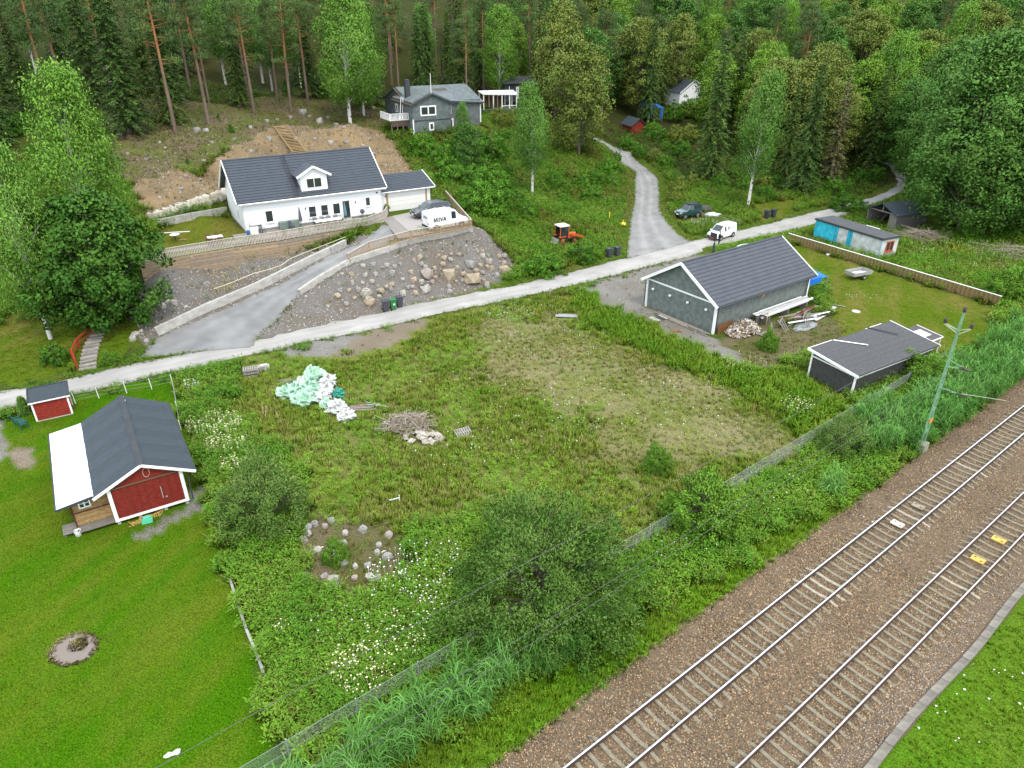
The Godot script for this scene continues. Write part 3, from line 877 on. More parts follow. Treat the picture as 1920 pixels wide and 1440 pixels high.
func build_grey_garage() -> void:
	var A := gp(1336, 626, 0)
	var t := yaw(Vector3.ZERO, Vector3(.812, 0, -.583))
	var grey := mat("grey_green_boards", Color(.185, .215, .20), 0.8, "dirty", 0, 0.8)
	var trim := mat("white_trim", Color(.80, .80, .79), 0.5, "")
	var felt := mat("charcoal_sheet", Color(.075, .083, .098), 0.55, "blotch")
	var dark := mat("dark_metal", Color(.05, .055, .06), 0.5, "")
	var o := thing("grey_garage", "large grey board garage with charcoal roof and white corner trim", "garage", A, t)
	var L := 14.2
	var W := 8.6
	part(o, "wall", B.new().prism([Vector2(-W, 0), Vector2(0, 0), Vector2(0, 3.0), Vector2(-W / 2, 5.5), Vector2(-W, 3.0)], L, ALONG), grey)
	for s in [[Vector3(-.45, 2.88, .5), Vector3(-.45, 5.78, -W / 2), 0], [Vector3(-.45, 2.88, -W - .5), Vector3(-.45, 5.78, -W / 2), 1]]:
		var e: Vector3 = s[0]
		var r: Vector3 = s[1]
		var len := Vector3(L + .9, 0, 0)
		part(o, "roof", slab(B.new(), [e, r, r + len, e + len], 0.12), dark)
		for i in 13:
			var a := e.lerp(r, i / 13.0)
			var b := e.lerp(r, (i + 1) / 13.0)
			var up := Vector3(0, .012, 0)
			part(o, "roof_course", slab(B.new(), [a + up + Vector3(0, .045, 0), b + up + Vector3(0, .005, 0), b + up + len + Vector3(0, .005, 0), a + up + len + Vector3(0, .045, 0)], 0.035), felt)
	part(o, "ridge_cap", B.new().tube([Vector3(-.46, 5.82, -W / 2), Vector3(L + .46, 5.82, -W / 2)], .1, .1, 6), felt)
	for x in [-.5, L + .5]:
		part(o, "barge_board", B.new().bar(Vector3(x, 2.80, .54), Vector3(x, 5.74, -W / 2), .08, .28), trim)
		part(o, "barge_board", B.new().bar(Vector3(x, 5.74, -W / 2), Vector3(x, 2.80, -W - .54), .078, .28), trim)
	part(o, "band_board", B.new().box(Vector3(-.02, 2.92, -W / 2), Vector3(.05, .15, W)), trim)
	for c in [[-.02, 0.0], [L + .02, 0.0], [-.02, -W], [L + .02, -W]]: part(o, "corner_board", B.new().box(Vector3(c[0], 1.46, c[1] + (.02 if c[1] == 0 else -.02)), Vector3(.2, 2.92, .2)), trim)
	part(o, "gutter", B.new().tube([Vector3(-.4, 2.82, .58), Vector3(L + .4, 2.82, .58)], .075, .075, 8), dark)
	part(o, "gutter", B.new().tube([Vector3(-.4, 2.82, -W - .58), Vector3(L + .4, 2.82, -W - .58)], .075, .075, 8), dark)
	part(o, "downpipe", B.new().tube([Vector3(.3, 2.8, .56), Vector3(.2, 2.6, .15), Vector3(.2, .05, .13)], .045, .045, 6), dark)
	part(o, "downpipe", B.new().tube([Vector3(-.1, 2.8, -W - .5), Vector3(-.16, 2.55, -W - .16), Vector3(-.16, .05, -W - .16)], .045, .045, 6), dark)
	part(o, "downpipe", B.new().tube([Vector3(L - .2, 2.8, .56), Vector3(L - .2, 2.6, .15), Vector3(L - .2, .05, .13)], .045, .045, 6), dark)
	for i in 4:
		part(o, "wall_lamp", B.new().lathe([Vector2(.001, 0), Vector2(.1, .0), Vector2(.15, .1), Vector2(.13, .2), Vector2(.001, .24)], 10, Vector3(-.15, 2.0, -1.0 - i * 2.25)), mat("white_plastic", Color(.75, .76, .76), .4, ""))
	part(o, "wall_lamp", B.new().box(Vector3(6.2, 2.5, .12), Vector3(.5, .1, .1)).box(Vector3(6.5, 2.45, .2), Vector3(.25, .22, .22)), mat("amber_lamp", Color(.55, .26, .06), .5, ""))

func build_black_shed() -> void:
	var A := gp(1594.5, 746, 0)
	var t := yaw(Vector3.ZERO, Vector3(.8528, 0, -.5223))
	var wall := mat("dark_sheet_wall", Color(.085, .088, .082), 0.75, "dirty")
	var trim := mat("white_trim", Color(.80, .80, .79), 0.5, "")
	var o := thing("dark_shed", "low dark shed with black corrugated roof and white trim by the wire fence", "shed", A, t)
	var L := 10.2
	part(o, "wall", B.new().prism([Vector2(-3.94, 0), Vector2(0, 0), Vector2(0, 1.98), Vector2(-3.94, 2.42)], L, ALONG), wall)
	var seam := B.new().box(Vector3(0, .9, 0), Vector3(.03, 1.8, .02)).mesh()
	for i in 30: part(o, "wall_rib", seam, wall, Vector3(-.012, .06, -.15 - i * .127), PI / 2)
	for i in 64: part(o, "wall_rib", seam, wall, Vector3(.1 + i * .157, .06, .012))
	var b := B.new()
	var cols := 100
	for i in cols:
		var x := -.3 + (L + .6) * i / cols
		var w := (L + .6) / cols
		for q in [[0, .0, .5, .035], [.5, .035, 1.0, .0]]:
			b.quad(Vector3(x + w * q[0], 2.12 + q[1], .35), Vector3(x + w * q[0], 2.62 + q[1], -4.25), Vector3(x + w * q[2], 2.62 + q[3], -4.25), Vector3(x + w * q[2], 2.12 + q[3], .35))
	var rf := part(o, "roof", slab(B.new(), [Vector3(-.3, 2.10, .34), Vector3(-.3, 2.60, -4.24), Vector3(L + .3, 2.60, -4.24), Vector3(L + .3, 2.10, .34)], .08), wall)
	part(rf, "roof_sheet", b, mat("black_corrugated", Color(.115, .115, .12), 0.6, "dirty", 0, 1.5))
	part(o, "barge_board", B.new().bar(Vector3(-.33, 2.04, .4), Vector3(-.33, 2.6, -4.3), .07, .2), trim)
	part(o, "barge_board", B.new().bar(Vector3(L + .33, 2.04, .4), Vector3(L + .33, 2.6, -4.3), .07, .16), trim)
	part(o, "fascia_board", B.new().box(Vector3(1.2, 2.58, -4.3), Vector3(3.0, .14, .06)), trim)
	part(o, "fascia_board", B.new().box(Vector3(8.2, 2.58, -4.3), Vector3(2.2, .14, .06)), trim)
	part(o, "loose_board", B.new().bar(Vector3(2.7, 2.68, -4.2), Vector3(4.6, 2.52, -2.3), .14, .03), trim)
	part(o, "loose_board", B.new().bar(Vector3(7.3, 2.72, -4.4), Vector3(8.6, 2.58, -2.2), .12, .03), mat("dark_rubber", Color(.05, .05, .05)))
	for c in [[-.02, 0.02], [-.02, -3.96]]: part(o, "corner_board", B.new().box(Vector3(c[0], (1.0 if c[1] > -1 else 1.2), c[1]), Vector3(.13, (2.0 if c[1] > -1 else 2.4), .13)), trim)
	part(o, "band_board", B.new().bar(Vector3(-.04, 1.86, .05), Vector3(-.04, 2.02, -3.95), .05, .1), trim)
	part(o, "band_board", B.new().bar(Vector3(0, 1.72, .04), Vector3(L, 1.72, .04), .05, .12), trim)
	var k := thing("lean_to", "small lean-to roof with a pale square panel at the shed's end", "lean-to", A + Basis(Vector3.UP, t) * Vector3(L + .36, 0, -2.1), t)
	part(k, "roof", slab(B.new(), [Vector3(0, 1.95, 1.4), Vector3(0, 2.15, -1.0), Vector3(2.2, 2.15, -1.0), Vector3(2.2, 1.95, 1.4)], .06), mat("brown_felt", Color(.10, .085, .09), .8))
	part(k, "panel", slab(B.new(), [Vector3(.5, 2.06, .75), Vector3(.5, 2.15, -.35), Vector3(1.6, 2.15, -.35), Vector3(1.6, 2.06, .75)], .04), mat("pale_panel", Color(.60, .60, .65), .4, ""))
	part(k, "edge_board", B.new().bar(Vector3(2.23, 1.93, 1.42), Vector3(2.23, 2.15, -1.02), .05, .1).bar(Vector3(0, 1.92, 1.43), Vector3(2.2, 1.92, 1.43), .05, .1), trim)
	for p in [Vector3(2.1, 0, 1.3), Vector3(2.1, 0, -.9), Vector3(.1, 0, 1.3), Vector3(.1, 0, -.9)]: part(k, "post", B.new().box(p + Vector3(0, .96, 0), Vector3(.09, 1.94, .09)), trim)

func build_red_barn() -> void:
	var A := gp(217, 977, .3)
	var t := yaw(Vector3.ZERO, Vector3(.8485, 0, -.5292))
	A.y = 0
	var red := mat("falu_red", Color(.33, .040, .026), 0.85, "wood")
	var red2 := mat("falu_red_b", Color(.30, .034, .022), 0.85, "wood")
	var trim := mat("white_trim", Color(.80, .80, .79), 0.5, "")
	var felt := mat("blue_grey_felt", Color(.046, .060, .071), 0.75, "blotch", 0, 2.0)
	var felt2 := mat("blue_grey_felt_b", Color(.051, .066, .078), 0.75, "blotch", 0, 2.0)
	var dark := mat("dark_metal", Color(.05, .055, .06), 0.5, "")
	var o := thing("red_barn", "red barn with dark felt roof and a white sheet roof along one side", "barn", A, t)
	var D := 9.1
	part(o, "wall", B.new().prism([Vector2(0, .3), Vector2(4.05, .3), Vector2(4.05, 2.5), Vector2(2.03, 3.5), Vector2(0, 2.5)], D, Basis(), Vector3(0, 0, 0)), red)
	part(o, "annex_wall", B.new().prism([Vector2(-1.95, .3), Vector2(-.01, .3), Vector2(-.01, 2.42), Vector2(-1.95, 2.15)], D - .7, Basis(), Vector3(0, 0, -.62)), mat("pine_board", Color(.52, .34, .15), .8, "wood"))
	# roof sheets, each strip of felt a course
	for s in [[4.72, 2.32, 2.03, 3.66], [-.72, 2.36, 2.03, 3.66]]:
		part(o, "roof", slab(B.new(), [Vector3(s[0], s[1], .28), Vector3(s[2], s[3], .28), Vector3(s[2], s[3], -D - .3), Vector3(s[0], s[1], -D - .3)], .1), dark)
		for i in 10:
			var z0 := .29 - i * (D + .6) / 10.0
			var z1 := z0 - (D + .6) / 10.0 - .02
			var y := .010 + .006 * (i % 2)
			part(o, "felt_strip", slab(B.new(), [Vector3(s[0], s[1] + y, z0), Vector3(s[2], s[3] + y, z0), Vector3(s[2], s[3] + y, z1), Vector3(s[0], s[1] + y, z1)], .008), felt if i % 2 == 0 else felt2)
	part(o, "ridge_cap", B.new().bar(Vector3(2.03, 3.69, .3), Vector3(2.03, 3.69, -D - .32), .34, .04), mat("ridge_felt", Color(.055, .062, .068), .8))
	part(o, "annex_roof", slab(B.new(), [Vector3(-.66, 2.40, .05), Vector3(-2.55, 2.16, .05), Vector3(-2.55, 2.16, -D - .25), Vector3(-.66, 2.40, -D - .25)], .06), mat("white_sheet_roof", Color(.86, .87, .88), .55, ""))
	part(o, "roof_edge", B.new().bar(Vector3(-2.59, 2.14, .08), Vector3(-2.59, 2.14, -D - .27), .06, .12).bar(Vector3(-2.6, 2.13, .09), Vector3(-.7, 2.37, .09), .06, .12), felt)
	part(o, "barge_board", B.new().bar(Vector3(-.72, 2.30, .32), Vector3(2.03, 3.63, .32), .05, .16), trim)
	part(o, "barge_board", B.new().bar(Vector3(2.03, 3.63, .32), Vector3(4.76, 2.27, .32), .052, .16), trim)
	# big door of upright planks
	var dr := part(o, "barn_door", B.new().box(Vector3(2.03, 1.42, .03), Vector3(3.6, 1.98, .05)), red2)
	for i in 26: part(dr, "door_plank", B.new().box(Vector3(.30 + i * .1385, 1.42, .065 + .004 * (i % 3)), Vector3(.128, 1.98, .02)), red if (i * 7) % 3 else red2)
	part(dr, "handle", B.new().bar(Vector3(2.72, .98, .11), Vector3(2.72, 1.78, .11), .05, .05), mat("galvanised", Color(.45, .45, .44), .5, "", .5))
	part(dr, "lock", B.new().box(Vector3(2.9, 1.0, .1), Vector3(.1, .07, .05)), mat("galvanised", Color(.45, .45, .44), .5, "", .5))
	part(o, "door_rail", B.new().box(Vector3(2.03, 2.5, .1), Vector3(3.75, .07, .1)), mat("rail_brown", Color(.16, .10, .06), .7))
	for x in [.1, 3.95]: part(o, "corner_board", B.new().box(Vector3(x, 1.36, .05), Vector3(.2, 2.2, .12)), trim)
	part(o, "bottom_board", B.new().box(Vector3(2.03, .34, .052), Vector3(3.66, .16, .12)), trim)
	for x in [.15, 1.3, 2.7, 3.9]: part(o, "footing", B.new().box(Vector3(x, .14, -.1), Vector3(.18, .3, .2)), mat("pale_block", Color(.5, .48, .44)))
	# porch front of horizontal pine planks
	for i in 15: part(o, "porch_plank", B.new().box(Vector3(-.98, .42 + i * .115, -.60 + .004 * (i % 2)), Vector3(1.92, .107, .03)), mat(["pine_board", "pine_board_b", "pine_board_c"][(i * 5) % 3], [Color(.52, .34, .15), Color(.46, .29, .13), Color(.57, .38, .18)][(i * 5) % 3], .8, "wood"))
	part(o, "porch_rail", B.new().box(Vector3(-.98, 1.22, -.57), Vector3(1.95, .07, .06)).box(Vector3(-1.93, 1.2, -.58), Vector3(.08, 1.8, .07)), mat("dark_red_trim", Color(.10, .03, .025), .8))
	window(o, Vector3(-1.25, 1.75, -.57), .62, .62, 2, 2)
	part(o, "porch_floor", B.new().box(Vector3(-.95, .26, -.3), Vector3(2.0, .08, .62)), mat("grey_boards", Color(.30, .28, .25), .9, "wood"))
	var cr := B.new()
	var loop := []
	for i in 20: loop.append(Vector3(2.2 + .17 * cos(TAU * i / 19.0), 3.14 + .3 * sin(TAU * i / 19.0) - .12, .16 + .02 * cos(i)))
	cr.tube(loop, .012, .012, 5)
	part(o, "rope_loop", cr, mat("pink_rope", Color(.66, .48, .40), .8, ""))
	part(o, "downpipe", B.new().tube([Vector3(4.7, 2.2, .1), Vector3(4.3, 2.0, .06), Vector3(4.25, .15, .06)], .045, .045, 6), dark)
	part(o, "gutter", B.new().tube([Vector3(4.76, 2.25, .25), Vector3(4.76, 2.25, -D - .25)], .06, .06, 6), dark)
	part(o, "roof_cable", B.new().tube([Vector3(2.16, 3.66, -8.3), Vector3(2.22, 3.65, -8.6), Vector3(2.14, 3.68, -8.9), Vector3(2.2, 3.66, -9.2)], .02, .02, 5), trim)
	# step, bucket, canister, hose
	var st := thing("wooden_step", "weathered wooden ramp step at the barn porch corner", "step", A + Basis(Vector3.UP, t) * Vector3(-2.35, 0, -.9), t)
	for i in 3: part(st, "plank", B.new().box(Vector3(0, .16, .35 * i - .3), Vector3(.7, .05, .32)), mat("grey_boards", Color(.30, .28, .25), .9, "wood"))
	part(st, "frame", B.new().box(Vector3(-.25, .07, 0), Vector3(.1, .14, 1.0)).box(Vector3(.25, .07, 0), Vector3(.1, .14, 1.0)), mat("grey_boards", Color(.30, .28, .25), .9, "wood"))
	var bk := thing("bucket", "white plastic bucket on the lawn beside the barn step", "bucket", hit(148, 1004))
	part(bk, "pail", B.new().lathe([Vector2(.001, 0), Vector2(.15, 0), Vector2(.19, .34), Vector2(.2, .36), Vector2(.18, .36), Vector2(.15, .05), Vector2(.001, .05)], 16), mat("white_plastic", Color(.75, .76, .76), .4, ""))
	part(bk, "handle", B.new().tube([Vector3(-.2, .33, 0), Vector3(-.16, .38, .1), Vector3(0, .4, .18), Vector3(.16, .38, .1), Vector3(.2, .33, 0)], .008, .008, 5), dark)
	var jc := thing("canister", "green plastic canister lying in the gravel before the barn door", "canister", hit(277, 979), .4)
	part(jc, "body", B.new().prism([Vector2(-.28, 0), Vector2(.28, 0), Vector2(.3, .18), Vector2(.1, .38), Vector2(-.16, .36), Vector2(-.3, .16)], .3, Basis(), Vector3(0, 0, .15)), mat("mint_plastic", Color(.10, .52, .34), .4, ""))
	part(jc, "cap", B.new().tube([Vector3(.14, .34, 0), Vector3(.2, .44, 0)], .05, .045, 8), mat("mint_plastic", Color(.10, .52, .34), .4, ""))
	var hp := []
	for i in 60:
		var a := hit(245 + i * 1.0, 985 - i * .42 + 5.0 * sin(i * 1.7))
		hp.append(a + Vector3(.25 * sin(i * 2.3), .04 + .03 * sin(i * 1.1), .18 * cos(i * 1.9)))
	solo("garden_hose", "yellow garden hose tangled on the gravel before the barn door", "hose", B.new().tube(hp, .022, .022, 5), mat("hose_yellow", Color(.55, .36, .12), .6, ""))

func build_red_shed() -> void:
	var A := gp(70, 791, 0)
	var t := yaw(A, gp(137, 776, 0))
	var red := mat("falu_red_bright", Color(.46, .055, .036), 0.85, "wood")
	var red2 := mat("falu_red_bright_b", Color(.41, .048, .032), 0.85, "wood")
	var trim := mat("white_trim", Color(.80, .80, .79), 0.5, "")
	var o := thing("red_shed", "small red plank shed with sloping grey roof beside the road", "shed", A, t)
	part(o, "wall", B.new().prism([Vector2(-1.5, .06), Vector2(0, .06), Vector2(0, 1.62), Vector2(-1.5, 1.86)], 2.3, ALONG), red)
	for i in 14: part(o, "wall_plank", B.new().box(Vector3(1.15, .14 + i * .107, .012 + .004 * (i % 2)), Vector3(2.2, .1, .02)), red if i % 2 else red2)
	part(o, "roof", slab(B.new(), [Vector3(-.16, 1.70, .18), Vector3(-.16, 1.98, -1.68), Vector3(2.46, 1.98, -1.68), Vector3(2.46, 1.70, .18)], .08), mat("blue_grey_felt", Color(.046, .060, .071), 0.75))
	part(o, "roof_edge", B.new().box(Vector3(1.15, 1.98, -1.68), Vector3(2.66, .1, .08)).bar(Vector3(-.16, 1.73, .18), Vector3(-.16, 2.0, -1.68), .06, .08).bar(Vector3(2.46, 1.73, .18), Vector3(2.46, 2.0, -1.68), .06, .08), mat("ridge_felt", Color(.055, .062, .068), .8))
	part(o, "fascia_board", B.new().box(Vector3(1.15, 1.6, .2), Vector3(2.64, .1, .03)), trim)
	for x in [.02, 2.28]: part(o, "corner_board", B.new().box(Vector3(x, .84, .03), Vector3(.12, 1.56, .08)), trim)
	part(o, "corner_board", B.new().box(Vector3(2.33, .9, -1.48), Vector3(.06, 1.7, .1)), trim)
	part(o, "footing", B.new().box(Vector3(1.15, .03, -.02), Vector3(2.3, .08, .12)), mat("pale_block", Color(.5, .48, .44)))
	var bn := thing("garden_bench", "turquoise wooden garden bench on the lawn beside the small red shed", "bench", hit(42, 800), 2.5)
	var teal := mat("teal_paint", Color(.028, .16, .15), .6, "wood")
	for i in 3: part(bn, "seat_slat", B.new().box(Vector3(0, .42, -.14 + i * .15), Vector3(1.2, .035, .125)), teal)
	for i in 3: part(bn, "back_slat", B.new().box(Vector3(0, .55 + i * .13, -.28 - i * .03), Vector3(1.2, .1, .03)), teal)
	for s in [-1, 1]:
		part(bn, "leg", B.new().box(Vector3(s * .55, .3, .2), Vector3(.07, .6, .07)), teal)
		part(bn, "leg", B.new().bar(Vector3(s * .55, 0, -.22), Vector3(s * .55, .9, -.36), .07, .07), teal)
		part(bn, "armrest", B.new().bar(Vector3(s * .55, .62, .25), Vector3(s * .55, .62, -.3), .08, .035), teal)

func build_hut() -> void:
	var a := gp(1531, 411, 2.5)
	var b := gp(1655, 449, 2.5)
	var A := Vector3(a.x, 0, a.z)
	var t := yaw(a, b)
	var L := a.distance_to(b)
	var o := thing("site_hut", "long site hut painted turquoise and white behind the picket fence", "hut", A, t)
	var tq := mat("turquoise_paint", Color(.05, .60, .78), .6, "dirty", 0, .6)
	var tq2 := mat("turquoise_paint_b", Color(.035, .48, .66), .6, "dirty", 0, .6)
	var wh := mat("hut_white", Color(.66, .68, .66), .6, "dirty", 0, .5)
	part(o, "wall", B.new().box(Vector3(L / 2, 1.25, -1.45), Vector3(L, 2.42, 2.9)), wh)
	for p in [[0, .42, 1], [.42, 2.05, 0], [2.08, 3.25, 0], [3.29, 3.75, 1], [5.2, 5.62, 1], [5.66, 5.95, 1]]:
		part(o, "painted_panel", B.new().box(Vector3((p[0] + p[1]) / 2, 1.25, .012), Vector3(p[1] - p[0], 2.4, .03)), tq2 if p[2] else tq)
	for x in [3.27, 5.64]: part(o, "joint", B.new().box(Vector3(x, 1.25, .02), Vector3(.05, 2.4, .03)), mat("dark_metal", Color(.05, .055, .06), 0.5, ""))
	part(o, "roof", B.new().box(Vector3(L / 2, 2.55, -1.45), Vector3(L + .24, .16, 3.14)), mat("hut_felt", Color(.095, .10, .105), .8))
	part(o, "roof_edge", B.new().box(Vector3(L / 2, 2.53, .135), Vector3(L + .26, .24, .05)).box(Vector3(L + .135, 2.53, -1.45), Vector3(.05, .24, 3.2)), mat("ridge_felt", Color(.055, .062, .068), .8))
	part(o, "roof_board", B.new().box(Vector3(L * .62, 2.68, -2.9), Vector3(2.0, .05, .12)), mat("white_trim", Color(.80, .80, .79), 0.5, ""))
	var w := window(o, Vector3(L + .03, 1.5, -1.5), 1.3, 1.25, 2, 1, PI / 2, "window", mat("orange_frame", Color(.42, .10, .05), .6, ""), .11)
	part(w, "sill", B.new().box(Vector3(0, -.68, .05), Vector3(1.5, .07, .12)), mat("orange_frame", Color(.42, .10, .05), .6, ""))
	part(o, "corner_post", B.new().box(Vector3(L, 1.25, .0), Vector3(.1, 2.4, .1)), mat("hut_blue", Color(.25, .40, .52), .6, ""))

func build_grey_house() -> void:
	var A := gp(776, 252, 9.0)
	A.y = hgt(A.x, A.z) - .1
	var base := 9.0 - A.y
	var t := yaw(Vector3.ZERO, Vector3(.88, 0, -.475))
	var grey := mat("slate_boards", Color(.16, .19, .19), .8, "dirty", 0, .5)
	var felt := mat("pale_felt", Color(.165, .185, .20), .8, "blotch", 0, .8)
	var brown := mat("brown_tiles", Color(.115, .085, .068), .8, "dirty", 0, 1.5)
	var trim := mat("white_trim", Color(.80, .80, .79), 0.5, "")
	var dark := mat("dark_metal", Color(.05, .055, .06), 0.5, "")
	var o := thing("grey_house", "grey two-storey wooden house with white windows on the hillside", "house", A, t)
	part(o, "wall", B.new().prism([Vector2(0, -1), Vector2(6.6, -1), Vector2(6.6, 4.75 + base), Vector2(3.3, 6.15 + base), Vector2(0, 4.75 + base)], 9.0), grey)
	part(o, "wall", B.new().prism([Vector2(-15.5, -1), Vector2(-3.4, -1), Vector2(-3.4, 4.3 + base), Vector2(-9.6, 6.2 + base), Vector2(-15.5, 4.3 + base)], 12.6, ALONG, Vector3(.9, 0, 0)), grey)
	part(o, "roof", slab(B.new(), [Vector3(-.4, 4.68, .35), Vector3(3.3, 6.3, .35), Vector3(3.3, 6.3, -9.2), Vector3(-.4, 4.68, -9.2)], .12), brown)
	for i in 9: part(o, "tile_course", B.new().bar(Vector3(-.4 + i * .41, 4.74 + i * .18, .36), Vector3(-.4 + i * .41, 4.74 + i * .18, -9.2), .07, .05), brown)
	part(o, "roof", slab(B.new(), [Vector3(3.3, 6.3, .35), Vector3(7.1, 4.68, .35), Vector3(7.1, 4.68, -6.0), Vector3(3.3, 6.3, -9.2)], .12), felt)
	part(o, "roof", slab(B.new(), [Vector3(2.8, 6.42, -9.7), Vector3(13.9, 6.42, -9.7), Vector3(14.0, 4.2, -2.9), Vector3(5.4, 4.9, -2.9)], .12), felt)
	part(o, "roof", slab(B.new(), [Vector3(13.9, 6.42, -9.7), Vector3(.5, 6.42, -9.7), Vector3(.5, 4.2, -16), Vector3(13.9, 4.2, -16)], .12), felt)
	part(o, "roof", slab(B.new(), [Vector3(.5, 6.40, -9.7), Vector3(3.0, 6.40, -9.7), Vector3(3.3, 6.2, -8.5), Vector3(.5, 4.9, -5.5)], .1), brown)
	part(o, "hatch", slab(B.new(), [Vector3(6.6, 6.32, -9.0), Vector3(9.6, 6.32, -9.0), Vector3(9.2, 5.94, -7.4), Vector3(7.0, 5.94, -7.4)], .06), mat("brown_hatch", Color(.10, .085, .08), .8))
	part(o, "chimney", B.new().box(Vector3(1.0, 6.5, -4.4), Vector3(.75, 2.9, .75)).box(Vector3(1.0, 8.0, -4.4), Vector3(.6, .16, .6)), dark)
	part(o, "antenna", B.new().tube([Vector3(3.3, 6.2, 0), Vector3(3.3, 9.2, 0)], .05, .04, 6), trim)
	part(o, "fascia_board", B.new().bar(Vector3(-.42, 4.58, .37), Vector3(3.3, 6.2, .37), .06, .2).bar(Vector3(3.3, 6.2, .38), Vector3(7.1, 4.58, .38), .06, .2).bar(Vector3(7.1, 4.5, -3.0), Vector3(14.0, 4.12, -2.92), .06, .2), dark)
	part(o, "band_board", B.new().box(Vector3(3.3, 2.35, .03), Vector3(6.7, .12, .06)), dark)
	window(o, Vector3(2.65, 3.75, .04), 2.7, 1.5, 2, 1, 0, "window", null, .2)
	window(o, Vector3(3.1, 1.35, .04), .85, 1.2, 1, 1, 0, "window", null, .2)
	window(o, Vector3(7.6, 3.4, -3.35), 1.0, 1.6, 1, 1, 0, "window", null, .2)
	window(o, Vector3(7.9, .9, -3.35), 1.1, 2.0, 1, 1, 0, "door", null, .24)
	window(o, Vector3(-.03, 3.6, -7.0), 1.0, 1.3, 1, 1, -PI / 2, "window", null, .16)
	for c in [Vector3(.02, 1.1, .02), Vector3(13.5, 2.4, -3.38)]: part(o, "corner_board", B.new().box(c, Vector3(.18, 2.9, .1)), trim)
	# small deck with white railing on the uphill side
	var d := thing("timber_balcony", "small timber balcony with white railing on the grey house's uphill side", "balcony", A + Basis(Vector3.UP, t) * Vector3(-3.2, 2.3, -1.6), t)
	for i in 14: part(d, "deck_board", B.new().box(Vector3(1.55, 0, -.15 - i * .36), Vector3(3.2, .07, .33)), mat("grey_boards", Color(.30, .28, .25), .9, "wood"))
	for i in 4: part(d, "post", B.new().box(Vector3(.2 + i * .95, -1.25, -.1), Vector3(.12, 2.5, .12)), mat("grey_boards", Color(.30, .28, .25), .9, "wood"))
	part(d, "skirt", B.new().box(Vector3(1.6, -.45, -.06), Vector3(3.1, .8, .04)), mat("brown_skirt", Color(.16, .11, .085), .9, "wood"))
	railing(d, [Vector3(0, 0.03, -4.6), Vector3(0, 0.03, -.1), Vector3(3.1, 0.03, -.1)], trim, trim, trim, .2, 1.05, .09)
	part(d, "ladder", B.new().bar(Vector3(2.2, .03, -1.6), Vector3(3.0, 3.2, -2.6), .06, .1).bar(Vector3(2.6, .03, -1.5), Vector3(3.3, 3.2, -2.5), .06, .1), trim)
	# white pergola and dark cabin
	var p0 := gp(907, 198, 10.9)
	var pg := thing("pergola", "white timber pergola with flat roof behind the grey house", "pergola", Vector3(p0.x, hgt(p0.x, p0.z), p0.z), t - .12)
	part(pg, "roof", slab(B.new(), [Vector3(-.2, 2.75, .2), Vector3(-.2, 3.05, -2.6), Vector3(6.8, 2.95, -2.6), Vector3(6.8, 2.45, .2)], .16), trim)
	for x in [0.0, 1.9, 3.6, 5.1, 6.5]:
		part(pg, "post", B.new().box(Vector3(x, 1.3, 0), Vector3(.16, 2.7, .16)), trim)
		part(pg, "post", B.new().box(Vector3(x, 1.4, -2.4), Vector3(.16, 2.8, .16)), trim)
	part(pg, "back_panel", B.new().box(Vector3(2.2, 1.0, -2.42), Vector3(4.2, 2.0, .05)), mat("cedar_panel", Color(.26, .11, .045), .8, "wood"))
	part(pg, "floor", B.new().box(Vector3(3.2, -.45, -1.2), Vector3(7.2, 1.0, 3.2)), grey)
	part(pg, "rail", B.new().box(Vector3(5.0, .5, .02), Vector3(3.2, .1, .06)), trim)
	var c0 := gp(946, 183, 11.4)
	var cb := thing("dark_cabin", "dark grey garden cabin with white window behind the pergola", "cabin", Vector3(c0.x, hgt(c0.x, c0.z), c0.z), t - .25)
	part(cb, "wall", B.new().prism([Vector2(-4, -.5), Vector2(0, -.5), Vector2(0, 2.9), Vector2(-4, 3.5)], 6.6, ALONG), mat("charcoal_boards", Color(.055, .06, .065), .8))
	part(cb, "roof", slab(B.new(), [Vector3(-.4, 2.95, .5), Vector3(-.4, 3.7, -4.4), Vector3(7.0, 3.7, -4.4), Vector3(7.0, 2.95, .5)], .18), mat("ridge_felt", Color(.055, .062, .068), .8))
	window(cb, Vector3(5.1, 1.6, .04), 1.5, 1.5, 2, 2, 0, "window", null, .16)
	part(cb, "door", B.new().box(Vector3(2.6, 1.2, .03), Vector3(.6, 2.2, .06)), trim)
	part(cb, "lamp_post", B.new().box(Vector3(.9, 1.6, .25), Vector3(.1, 1.6, .1)), trim)

func gable_hut(called: String, label: String, cat: String, at: Vector3, turn: float, L: float, W: float, eave: float, ridge: float, wm: Material, rm: Material, trim: Material = null) -> Node3D:
	var o := thing(called, label, cat, at, turn)
	part(o, "wall", B.new().prism([Vector2(0, -.6), Vector2(W, -.6), Vector2(W, eave), Vector2(W / 2, ridge), Vector2(0, eave)], L), wm)
	var k := (ridge - eave) / (W / 2)
	for s in [[-.3, eave - .3 * k + .06], [W + .3, eave - .3 * k + .06]]:
		part(o, "roof", slab(B.new(), [Vector3(s[0], s[1], .3), Vector3(W / 2, ridge + .08, .3), Vector3(W / 2, ridge + .08, -L - .3), Vector3(s[0], s[1], -L - .3)], .09), rm)
		if trim: part(o, "barge_board", B.new().bar(Vector3(s[0], s[1] - .06, .33), Vector3(W / 2, ridge + .02, .33), .05, .16), trim)
	return o

